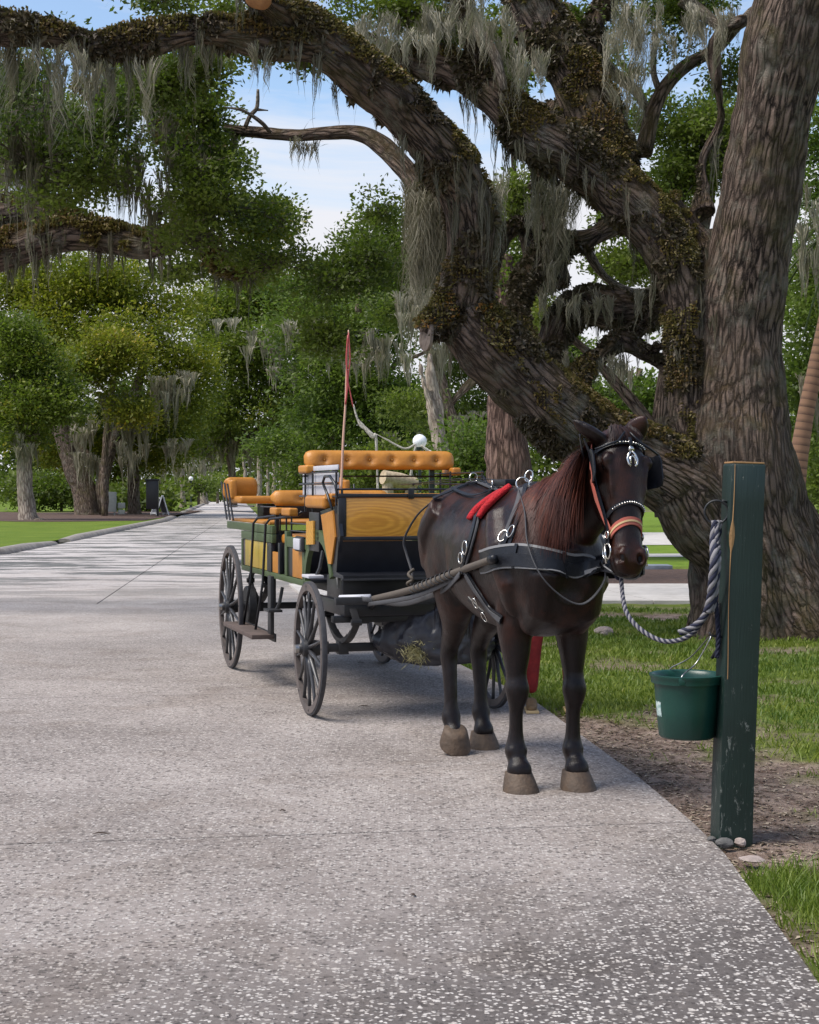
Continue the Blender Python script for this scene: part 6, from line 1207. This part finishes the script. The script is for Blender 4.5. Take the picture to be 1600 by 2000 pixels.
bg_ = bpy.data.objects.new('tarpaulin_bag', None); COL.objects.link(bg_); bg_.matrix_world = CM @ Matrix.Translation((.10, .22, .52)); tagt(bg_, 'crumpled black tarpaulin bag with hay slung under the carriage front', 'bag'); bpo = bpy.data.objects.new('bag_body', me); link(bpo, bg_)
for Y in (-.36, -.05, .32): MB().tube([(0.02, Y, .10), (0.0, Y * .95, .25), (0, Y * .9, .29)], [.05, .03, .012], 8, sq=.4).build('tie', bagm, bg_, smooth=True)
M_HAY = leafmat('hay', (.30, .26, .11), (.55, .50, .28), tr=.2); r = np.random.default_rng(9); n = 420; c_ = np.stack([.22 + r.normal(0, .02, n), -.22 + r.normal(0, .045, n), -.07 + r.normal(0, .035, n)], 1); d = r.normal(size=(n, 3)) * .022; sd = r.normal(size=(n, 3)) * .0018
npmesh('hay_wisps', np.stack([c_ - d, c_ + sd, c_ + d, c_ - sd], 1).reshape(-1, 3), np.arange(4 * n).reshape(n, 4), M_HAY, bg_, attrs={'tint': np.repeat(r.random(n), 4)})['kind'] = 'stuff'
# ---------------- hitching post, bucket, lead rope, person, street things ----------------
k = NT('chipped_green_paint'); oc = k.n('TexCoord').outputs['Object']; sz = k.n('SeparateXYZ'); k.l(oc, sz.inputs[0])
c = k.mix(k.rng(k.noise(oc, 3, 5), .35, .65), (.003, .013, .010), (.0055, .020, .0155)); m_ = k.n('Mapping'); m_.inputs['Scale'].default_value = (9, 9, 2.6); m_.inputs['Rotation'].default_value = (.35, .3, 0); k.l(oc, m_.inputs[0]); sc_ = k.noise(m_.outputs[0], 4, 8, .8, .4)
low = k.rng(sz.outputs['Z'], .95, .25); ch = k.math('MULTIPLY', k.rng(k.math('ADD', sc_, k.math('MULTIPLY', low, .055)), .625, .66), .7); c = k.mix(ch, c, (.17, .19, .17)); k.l(c, k.b.inputs['Base Color']); k.b.inputs['Roughness'].default_value = .48; gr = k.n('Mapping'); gr.inputs['Scale'].default_value = (60, 60, 3); k.l(oc, gr.inputs[0]); k.l(k.bump(k.math('SUBTRACT', k.noise(gr.outputs[0], 2, 4), k.math('MULTIPLY', ch, .5)), .0025), k.b.inputs['Normal']); M_POST = k.m
M_RAW = mat('bare_split_wood', (.30, .17, .07), .7, bump=.002, bscale=80, col2=(.30, .16, .06), vscale=30)
pb0 = G(1437, 1647); PR = math.radians(4)
post = empty('hitching_post', (pb0.x, pb0.y + .08, 0), PR, 'square dark green painted wooden hitching post with chipped paint beside the road', 'post'); post.rotation_euler = (math.radians(0), math.radians(1.9), PR)
hw = .076; mb = MB(); zs = [-.06, .0, .3, .7, 1.1, 1.5, 1.665, 1.675]
vs = []; fs = []
for i, z in enumerate(zs):
    e_ = hw - (.006 if i == len(zs) - 1 else 0); j = .0015 * math.sin(i * 2.1); vs += [(-e_ + j, -e_, z), (e_ + j, -e_, z), (e_ + j, e_, z), (-e_ + j, e_, z)]
for i in range(len(zs) - 1):
    for q in range(4): fs.append((4 * i + q, 4 * i + (q + 1) % 4, 4 * i + 4 + (q + 1) % 4, 4 * i + 4 + q))
fs.append((28, 29, 30, 31)); mb.add(vs, fs).build('shaft', M_POST, post, bevel=.004)
MB().box((0, 0, 1.678), (hw - .004, hw - .004, .004)).build('top_face', M_RAW, post, bevel=.003)
# split along the left edge showing bare wood
sp = [(-.066 - .004 * math.sin(z * 7), z, .0014 + .0016 * max(0, math.sin(z * 5 + 1)) ** 3) for z in np.linspace(.72, 1.67, 28)]; mb = MB(); vs = []; fs = []
for x, z, w_ in sp:
    if 1.28 < z < 1.42: w_ += .010 * math.sin((z - 1.28) / .14 * math.pi)
    vs += [(x - w_, -hw - .0016, z), (x + w_, -hw - .0016, z), (x, -hw - .004, z)]
for i in range(len(sp) - 1): fs += [(3 * i, 3 * i + 2, 3 * i + 5, 3 * i + 3), (3 * i + 2, 3 * i + 1, 3 * i + 4, 3 * i + 5)]
mb.add(vs, fs).build('split_grain', M_RAW, post)
MB().ring((-hw - .048, -.02, 1.455), .052, .005, axis=(.15, 1, 0.1), n=28).build('tie_ring', M_IRON, post, smooth=True); MB().tube([(-hw, -.02, 1.50), (-hw - .02, -.02, 1.508), (-hw - .012, -.02, 1.49)], .006, 8).build('eye_bolt', M_IRON, post, smooth=True)
MB().tube([(-hw, -.01, .90), (-hw - .05, -.01, .905), (-hw - .058, -.01, .92)], .005, 8).build('bucket_hook', M_IRON, post, smooth=True)
MB().tube([(-hw - .01, .02, 1.05), (-hw - .012, .02, .95), (-hw - .012, .02, .84), (-hw - .035, .02, .80)], .008, 6).build('strap_hook', M_IRON, post, smooth=True)
bpy.context.view_layer.update(); PM = post.matrix_world.copy()
# bucket
hkp = PM @ Vector((-hw - .05, -.01, .905)); bz = 1.55 - (1436 - 960) / F * 7.15; bc_ = Vector((P(1343, 1380, 7.16).x, 7.16, 0)); bz = CAMZ - (1440 - HOR) / F * 7.16; rim_z = CAMZ - (1318 - HOR) / F * 7.16
M_BUCK = mat('green_plastic', (.006, .050, .036), .36, bump=.0008, bscale=60, col2=(.004, .036, .028), vscale=5); M_WATER = mat('water', (.012, .02, .018), .05)
bk = empty('bucket', (bc_.x, bc_.y, bz), 0, 'dark green plastic feed bucket hanging on the hitching post by its wire handle', 'bucket')
H = rim_z - bz; MB().lathe((0, 0, 0), [(.0001, .004), (.118, 0), (.126, .01), (.139, H * .5), (.147, H - .045), (.149, H - .035), (.162, H - .034), (.164, H - .012), (.170, H - .004), (.170, H + .004), (.163, H + .006), (.155, H), (.146, H - .02), (.135, H * .5), (.118, .014), (.0001, .012)], 48).build('body', M_BUCK, bk, smooth=True, auto=1.0)
hk = hkp - bk.location; 
MB().tube([Vector(c) for c in catmull([(-.05, -.155, H - .01), (-.045, -.15, H + .015), (.03, -.08, H + .065), (hk.x, hk.y, hk.z), (.03, .08, H + .07), (-.045, .15, H + .015), (-.05, .155, H - .01)], 6)], .0032, 8).build('handle', M_STEEL, bk, smooth=True)
for sg in (-1, 1): MB().box((-.05, .156 * sg, H - .015), (.014, .006, .016)).build('handle_lug', M_BUCK, bk, bevel=.003)
# worn white sticker (unreadable) wrapped on its left side
mb = MB(); vs = []; fs = []
for i in range(9):
    a_ = math.pi + .05 + .38 * i / 8
    for j in range(2): z = (.10, .165)[j] + .004 * math.sin(i * 2.3 + j); rr = .126 + (.147 - .126) * z / (H - .045) + .0012; vs.append((rr * math.cos(a_), rr * math.sin(a_), z))
for i in range(8): fs.append((2 * i, 2 * i + 2, 2 * i + 3, 2 * i + 1))
mb.add(vs, fs).build('worn_sticker', mat('worn_sticker', (.60, .66, .64), .6, col2=(.10, .22, .2), vscale=60), bk)
# stones at the foot
M_STONE = mat('stone', (.12, .115, .11), .9, bump=.01, bscale=40, col2=(.04, .04, .04), vscale=15); M_STONEP = mat('pale_stone', (.36, .29, .26), .9, bump=.01, bscale=40, col2=(.22, .18, .16), vscale=15)
def stone(px, py, r_, m_, lab, seed, fl=.6):
    bm = bmesh.new(); bmesh.ops.create_icosphere(bm, subdivisions=3, radius=1); V_ = np.array([v.co for v in bm.verts]); n1 = fbm3(V_, 1.4, 3, seed)
    for i, v in enumerate(bm.verts): v.co = Vector((v.co.x, v.co.y * .8, v.co.z * fl)) * r_ * (.75 + n1[i] * .6)
    me = bpy.data.meshes.new('stone'); bm.to_mesh(me); bm.free(); me.materials.append(m_); o_ = bpy.data.objects.new('stone', me); link(o_); g = G(px, py); o_.location = (g.x, g.y, r_ * .2); o_.rotation_euler = (0, 0, seed); tagt(o_, lab, 'stone')
stone(1418, 1652, .038, M_STONE, 'dark rounded stone at the foot of the hitching post', 3); stone(1448, 1650, .030, M_STONEP, 'small pale brown stone against the post foot, right of the dark one', 5); stone(1392, 1643, .026, M_STONE, 'smallest dark stone between the post foot and the road edge', 8, .45); stone(1180, 1238, .11, M_STONEP, 'pale rock lying in the grass behind the horse', 9, .5); stone(1470, 1685, .05, M_STONEP, 'flat pale stone sunk in the soil in front of the post', 12, .22)
# lead rope: twisted strands, doubled up below the ring
rope = empty('lead_rope', (0, 0, 0), 0, 'blue and grey braided lead rope sagging from the horse halter to the post ring', 'rope')
M_R1 = mat('navy_rope', (.012, .014, .035), .85, bump=.002, bscale=300); M_R2 = mat('grey_rope', (.20, .19, .20), .85, bump=.002, bscale=300)
def twist(path, R, ns, m1, m2, name, turns):
    cc = [Vector(c) for c in catmull(path, 14)]; n = len(cc); L_ = [0]
    for i in range(1, n): L_.append(L_[-1] + (cc[i] - cc[i - 1]).length)
    N0 = None; fr = []
    for i in range(n):
        t = (cc[min(i + 1, n - 1)] - cc[max(i - 1, 0)]).normalized(); N0 = N0 or perp(t)[0]; N0 = (N0 - t * N0.dot(t)).normalized(); fr.append((N0.copy(), t.cross(N0)))
    for s in range(ns):
        pts = []
        for i in range(n):
            a_ = L_[i] * turns + 2 * math.pi * s / ns; pts.append(cc[i] + (fr[i][0] * math.cos(a_) + fr[i][1] * math.sin(a_)) * R * .55)
        MB().tube(pts, R * .62, 7).build(name, m1 if s % 2 == 0 else m2, rope, smooth=True)
chin = HM @ hd(.63, -.165, .0); ringp = PM @ Vector((-hw - .048, -.02, 1.405))
twist([chin, chin + Vector((.01, 0, -.06)), P(1222, 1190, 7.6), P(1250, 1228, 7.5), P(1295, 1252, 7.4), P(1340, 1246, 7.3), P(1372, 1215, 7.2), P(1392, 1175, 7.1), P(1400, 1130, 7.02), ringp + Vector((0.0, -.03, -.15)), ringp + Vector((0, -.02, -.03)), ringp], .0105, 4, M_R1, M_R2, 'rope_strand', 95)
tw = [ringp + Vector((.0, -.0, .01)), ringp + Vector((-.012, -.015, -.08)), P(1396, 1090, 6.98), P(1393, 1130, 6.98), P(1390, 1165, 7.0), P(1383, 1195, 7.02)]
twist(tw, .018, 4, M_R1, M_R2, 'braid_strand', 48); twist([p + Vector((.016, .012, 0)) for p in map(Vector, tw)], .016, 3, M_R2, M_R1, 'braid_strand', 60)
twist([P(1388, 1180, 7.05), P(1372, 1210, 7.06), P(1350, 1228, 7.08), P(1328, 1236, 7.1)], .014, 4, M_R2, M_R1, 'rope_tail', 70); twist([P(1397, 1165, 7.02), P(1402, 1210, 7.05), P(1404, 1250, 7.06), P(1401, 1285, 7.06)], .010, 3, M_R1, M_R1, 'rope_tail', 80)
MB().ring(HM @ hd(.63, -.185, 0), .018, .005, axis=(1, .2, 0)).build('snap_hook', M_STEEL, rope, smooth=True); MB().tube([Vector(c) for c in catmull([HM @ hd(.60, -.15, .05), HM @ hd(.68, -.19, .035), HM @ hd(.70, -.19, .0), HM @ hd(.66, -.17, -.02)], 5)], .008, 8).build('loop', M_R1, rope, smooth=True)
# ---- person behind the horse, leaning to the harness; only the legs show
pr = bpy.data.objects.new('person', None); COL.objects.link(pr); pr.location = (.90, 11.25, 0); tagt(pr, 'person in red trousers and tan shoes standing behind the horse', 'person')
def skin(name, verts, edges, rad, m_, parent, sub=2, rt=0):
    me = bpy.data.meshes.new(name); me.from_pydata(verts, edges, []); o_ = bpy.data.objects.new(name, me); COL.objects.link(o_); md = o_.modifiers.new('k', 'SKIN')
    for i, r_ in enumerate(rad): me.skin_vertices[0].data[i].radius = (r_, r_) if not hasattr(r_, '__len__') else r_
    me.skin_vertices[0].data[rt].use_root = True; s = o_.modifiers.new('s', 'SUBSURF'); s.levels = sub; s.render_levels = sub; md.use_smooth_shade = True
    dg = bpy.context.evaluated_depsgraph_get(); m2 = bpy.data.meshes.new_from_object(o_.evaluated_get(dg)); bpy.data.objects.remove(o_); m2.materials.clear(); m2.materials.append(m_); return link(bpy.data.objects.new(name, m2), parent)
M_TROU = mat('red_trousers', (.30, .020, .020), .8, bump=.01, bscale=18, col2=(.16, .010, .012), vscale=12); M_SHIRT = mat('dark_shirt', (.02, .022, .03), .85, bump=.003, bscale=30); M_SKIN = mat('skin', (.45, .24, .16), .5, var=.1); M_SHOE = mat('tan_shoe', (.20, .12, .05), .7, col2=(.12, .075, .04), vscale=20); M_HAIR = mat('brown_hair', (.03, .016, .008), .5, bump=.004, bscale=60)
hip = (.12, 0, .90)
skin('person_body', [hip, (.135, -.0, 1.05), (.16, -.04, 1.22), (.185, -.06, 1.32), (.20, -.08, 1.42), (.21, -.10, 1.52), (.215, -.11, 1.60), (.02, -.08, 1.30), (-.01, -.20, 1.12), (.03, -.42, 1.08), (.36, -.08, 1.30), (.38, -.22, 1.10), (.32, -.44, 1.08)], [(0, 1), (1, 2), (2, 3), (3, 4), (4, 5), (5, 6), (3, 7), (7, 8), (8, 9), (3, 10), (10, 11), (11, 12)], [(.15, .11), (.14, .10), (.16, .11), (.15, .10), .05, .085, .075, .06, .045, .03, .06, .045, .03], M_SKIN, pr)
skin('shirt', [(.12, 0, .92), (.135, 0, 1.05), (.16, -.04, 1.22), (.185, -.06, 1.34), (.02, -.08, 1.31), (-.01, -.19, 1.13), (.36, -.08, 1.31), (.38, -.21, 1.11)], [(0, 1), (1, 2), (2, 3), (3, 4), (4, 5), (3, 6), (6, 7)], [(.165, .125), (.155, .115), (.175, .125), (.155, .11), .075, .058, .075, .058], M_SHIRT, pr)
skin('trousers', [hip, (.03, 0, .84), (.0, -.01, .66), (-.02, -.02, .48), (-.03, 0, .30), (-.035, .01, .11), (.21, 0, .84), (.225, .0, .66), (.235, -.01, .48), (.24, .02, .30), (.24, .03, .11)], [(0, 1), (1, 2), (2, 3), (3, 4), (4, 5), (0, 6), (6, 7), (7, 8), (8, 9), (9, 10)], [(.165, .12), .10, .085, .065, .06, .045, .10, .085, .065, .06, .045], M_TROU, pr)
for X in (-.035, .24):
    skin('shoe', [(X, .04, .05), (X, -.04, .05), (X - .01, -.14, .035), (X - .01, -.20, .03)], [(0, 1), (1, 2), (2, 3)], [(.045, .045), (.045, .045), (.042, .034), (.032, .024)], M_SHOE, pr)
    MB().box((X - .005, -.08, .010), (.045, .13, .010)).build('sole', M_TAN, pr, bevel=.008)
for X, Z in ((.03, 1.08), (.32, 1.08)):
    for q in range(4): skin('finger', [(X - .03 + .02 * q, -.44, Z), (X - .032 + .021 * q, -.48, Z - .005), (X - .03 + .02 * q, -.505, Z - .02 - .003 * q)], [(0, 1), (1, 2)], [.010, .009, .007], M_SKIN, pr, 1)
    skin('thumb', [(X + .02 * (1 if X < .2 else -1), -.43, Z), (X + .045 * (1 if X < .2 else -1), -.455, Z), (X + .05 * (1 if X < .2 else -1), -.48, Z - .01)], [(0, 1), (1, 2)], [.011, .010, .008], M_SKIN, pr, 1)
skin('hair', [(.212, -.085, 1.55), (.215, -.09, 1.62), (.215, -.07, 1.58)], [(0, 1), (1, 2)], [.080, .085, .085], M_HAIR, pr)
MB().box((.21, -.205, 1.56), (.008, .014, .012)).build('nose', M_SKIN, pr, bevel=.006)
for sg in (-1, 1): MB().lathe((.21 + .03 * sg, -.182, 1.585), [(.0001, -.006), (.006, -.002), (.006, .002), (.0001, .006)], 8, axis='y').build('eye', M_EYE, pr, smooth=True)
# ---- globe lamps
M_GLOBE = mat('opal_globe', (.82, .82, .86), .25, spec=.5, coat=.2); M_LPOST = mat('lamp_post_green', (.008, .022, .018), .4, var=.3)
def lamp(px, py, rpx, lab):
    d = .215 * F / rpx; c_ = P(px, py, d); e_ = empty('street_lamp', (c_.x, c_.y, 0), 0, lab, 'street lamp', 'globe street lamps')
    z = c_.z; MB().lathe((0, 0, z), [(.001, -.215), (.09, -.195), (.16, -.14), (.205, -.06), (.215, 0), (.205, .07), (.16, .145), (.09, .195), (.001, .215)], 28).build('globe', M_GLOBE, e_, smooth=True)
    MB().lathe((0, 0, 0), [(.17, 0), (.17, .10), (.13, .14), (.12, .5), (.085, .62), (.065, .8), (.05, 1.0), (.045, z - .5), (.065, z - .42), (.05, z - .36), (.12, z - .27), (.12, z - .18), (.001, z - .17)], 16).build('pole', M_LPOST, e_, smooth=True, auto=.7)
lamp(820, 862, 14, 'white globe street lamp behind the driver bench, nearest of them'); lamp(937, 918, 8.2, 'white globe street lamp just above the horse back'); lamp(373, 935, 4.6, 'white globe street lamp on the grass left of the road'); lamp(561, 943, 3.6, 'tiny white globe street lamp above the middle bench'); 
# ---- sandwich board, utility box, trash bin, marker stone
M_WHITE = mat('white_paint', (.72, .72, .72), .6); M_BOARD = mat('chalk_board', (.05, .06, .08), .6, col2=(.22, .22, .24), vscale=9); M_GREYB = mat('grey_enamel', (.30, .32, .30), .5, var=.2)
g = G(312, 1008); sb = empty('sandwich_board', (g.x, g.y, .07), .55, 'white framed sandwich board sign standing beside the kerb on the left', 'sign')
for sg in (-1, 1):
    M_ = Matrix.Rotation(.28 * sg, 3, 'Y')
    for (cx_, cz_, hx_, hz_) in ((0, .0, .5, .05), (0, .95, .5, .05)): MB().box((-.42 * sg + (.42 - .0) * sg * (cz_ / 1.3) , 0, cz_ + .12), (.03, .45, .05)).build('frame_bar', M_WHITE, sb)
    for Y in (-.45, .45): MB().tube([(-.42 * sg, Y, 0), (-.02 * sg, Y, 1.25)], .04, 4).build('frame_leg', M_WHITE, sb)
    MB().add([(-.36 * sg, -.41, .16), (-.36 * sg, .41, .16), (-.05 * sg, .41, 1.14), (-.05 * sg, -.41, 1.14), (-.33 * sg, -.41, .16), (-.33 * sg, .41, .16), (-.02 * sg, .41, 1.14), (-.02 * sg, -.41, 1.14)], [(0, 1, 2, 3), (4, 7, 6, 5), (0, 4, 5, 1), (1, 5, 6, 2), (2, 6, 7, 3), (3, 7, 4, 0)]).build('board', M_BOARD, sb)
g = G(214, 1009); ub = empty('utility_box', (g.x, g.y, .06), .1, 'grey utility box on legs under the mossy oak', 'utility box'); MB().box((0, 0, .85), (.42, .2, .62)).build('cabinet', M_GREYB, ub, bevel=.03); MB().box((.72, .05, .62), (.22, .15, .18)).build('meter_box', M_GREYB, ub, bevel=.02); MB().box((.72, .05, .22), (.2, .15, .14)).build('meter_box', M_GREYB, ub, bevel=.02)
for X in (-.3, .3): MB().box((X, 0, .12), (.04, .04, .13)).build('leg', M_GREYB, ub)
g = G(298, 1011); tb = empty('waste_bin', (g.x, g.y, .06), .1, 'tall dark square waste bin left of the sandwich board', 'bin'); MB().box((0, 0, 1.3), (.36, .3, .85)).build('body', M_BLACK, tb, bevel=.04); MB().box((0, 0, 2.18), (.42, .36, .05)).build('lid', M_BLACK, tb, bevel=.03); MB().cyl((.3, 0, 0), (.3, 0, .5), .08, 10).build('leg', M_BLACK, tb)
g = G(1288, 1112); mk = MB(); mk.box((0, 0, .04), (.32, .3, .05)); o_ = mk.build('marker_slab', mat('blue_grey_slab', (.22, .25, .30), .6, var=.4), None, bevel=.01); o_.location = (g.x - .1, g.y, .0); tagt(o_, 'flat blue grey marker slab in the grass beyond the footpath', 'marker')
# ---- fallen dead branches and a pale log behind the carriage
M_DEAD = barkmat('bleached_wood', (.32, .27, .22), (.70, .66, .58), 1.5, .1, .01, .05)
fb = empty('fallen_branch', (0, 0, 0), 0, 'bleached dead branch arching over the bench behind the white globe lamp', 'branch')
for q in ([(735, 848, 1.2, 46), (758, 860, 1.8, 46), (790, 876, 2.2, 46), (812, 868, 2.4, 46)], [(822, 870, 2.4, 46), (845, 884, 2.6, 46), (880, 886, 2.4, 46), (920, 878, 1.2, 46)], [(812, 868, 2.4, 46), (803, 930, 3, 46), (805, 990, 4, 46.2)], [(905, 882, 1.8, 46), (912, 940, 2.4, 46), (915, 1000, 3, 46)]): wood('limb', [limb(q)], 0, M_DEAD, fb, lump=.02, seed=2, nseg=8)
fb = empty('fallen_branch', (0, 0, 0), 0, 'short white broken branch caught in the bushes left of the whip lash', 'branch')
for q in ([(700, 820, 1.5, 50), (713, 836, 3, 50), (728, 852, 4.5, 50), (735, 862, 2.5, 50), (739, 1000, 2.5, 50)], [(715, 838, 3, 50), (702, 828, 2, 50), (690, 790, 1.5, 50)]): wood('limb', [limb(q)], 0, M_DEAD, fb, lump=.02, seed=3, nseg=8)
M_LOG = mat('pale_log', (.52, .42, .28), .85, bump=.01, bscale=20, col2=(.30, .22, .14), vscale=9)
lg = empty('log', (0, 0, 0), 0, 'pale split log standing on stumps beyond the driver bench', 'log'); a_, b_ = P(748, 932, 44), P(812, 945, 44.5); MB().tube([a_, a_.lerp(b_, .5), b_], [.20, .22, .17], 14).build('log_body', M_LOG, lg, smooth=True, auto=.8)
for t in (.15, .85): q = a_.lerp(b_, t); MB().tube([(q.x, q.y, 0), (q.x, q.y, q.z - .12)], .16, 12).build('stump', M_LOG, lg)
# ---- far vehicles
M_CARW = mat('white_car_paint', (.70, .70, .72), .25, coat=.5); M_GLASS = mat('dark_glass', (.02, .025, .03), .08); M_CHR = M_STEEL
def car(loc, rz, lab, paint, cat='car', h=1.5):
    e_ = empty('parked_car' if cat == 'car' else 'golf_cart', loc, rz, lab, cat); s = h / 1.5
    prof = [(-2.2, .35), (-2.25, .75), (-2.1, .95), (-1.6, 1.0), (-.9, 1.45), (.5, 1.5), (1.2, 1.05), (2.0, .92), (2.25, .7), (2.25, .35)]
    MB().prism([(x, z * s) for x, z in prof], -.85, .85).build('body', paint, e_, bevel=.06)
    MB().prism([(x, z * s) for x, z in [(-1.45, 1.03), (-.85, 1.40), (.45, 1.44), (1.05, 1.06)]], -.862, .862).build('window', M_GLASS, e_); MB().prism([(x, z * s) for x, z in [(1.12, 1.07), (.52, 1.46), (.56, 1.47), (1.2, 1.06)]], -.7, .7).build('windscreen', M_GLASS, e_)
    for X in (-1.4, 1.4):
        for Y in (-.82, .82): w_ = MB().lathe((X, Y, .34), [(.001, -.1), (.30, -.1), (.34, -.07), (.34, .07), (.30, .1), (.001, .1)], 20, axis='y').build('wheel', M_RUB, e_, smooth=True, auto=.6); MB().lathe((X, Y * 1.0 + .11 * (1 if Y > 0 else -1), .34), [(.001, -.012), (.19, -.01), (.19, .01), (.001, .012)], 14, axis='y').build('hub_cap', M_CHR, w_)
    for Y in (-.6, .6): MB().box((2.22, Y, .70 * s), (.04, .15, .07)).build('headlight', M_GLOBE, e_, bevel=.02)
g = G(1262, 1046); car((g.x - 2.6, g.y + .9, 0), .15, 'white car parked on the pale paving beyond the horse head', M_CARW)
g = G(437, 976); car((g.x, g.y, 0), -1.75, 'dark vehicle far down the road behind the rear bench', M_BLACK)
# small bits on the road
M_TWIG = mat('twig', (.05, .032, .022), .8)
def twig(px, py, L_, rz, lab, leaf=False):
    g = G(px, py); mb = MB(); mb.tube([(-L_ / 2, 0, .006), (-L_ / 6, .006, .012), (L_ / 5, -.004, .010), (L_ / 2, .004, .006)], [.002, .007, .006, .0015], 6, sq=.5); o_ = mb.build('dead_leaf' if leaf else 'twig', M_TWIG, None, smooth=True); o_.location = g; o_.rotation_euler = (0, 0, rz); tagt(o_, lab, 'leaf' if leaf else 'twig')
twig(197, 1633, .085, .1, 'curled brown dead leaf beside the near joint on the left', True); twig(808, 1754, .035, 2.2, 'small dark twig below the middle of the road'); twig(552, 1588, .03, .2, 'tiny dark leaf just beyond the near road joint', True); twig(712, 1382, .09, .1, 'thin dark twig on the road between front wheel and horse'); twig(705, 1296, .06, 0, 'small dark leaf under the carriage axle', True)
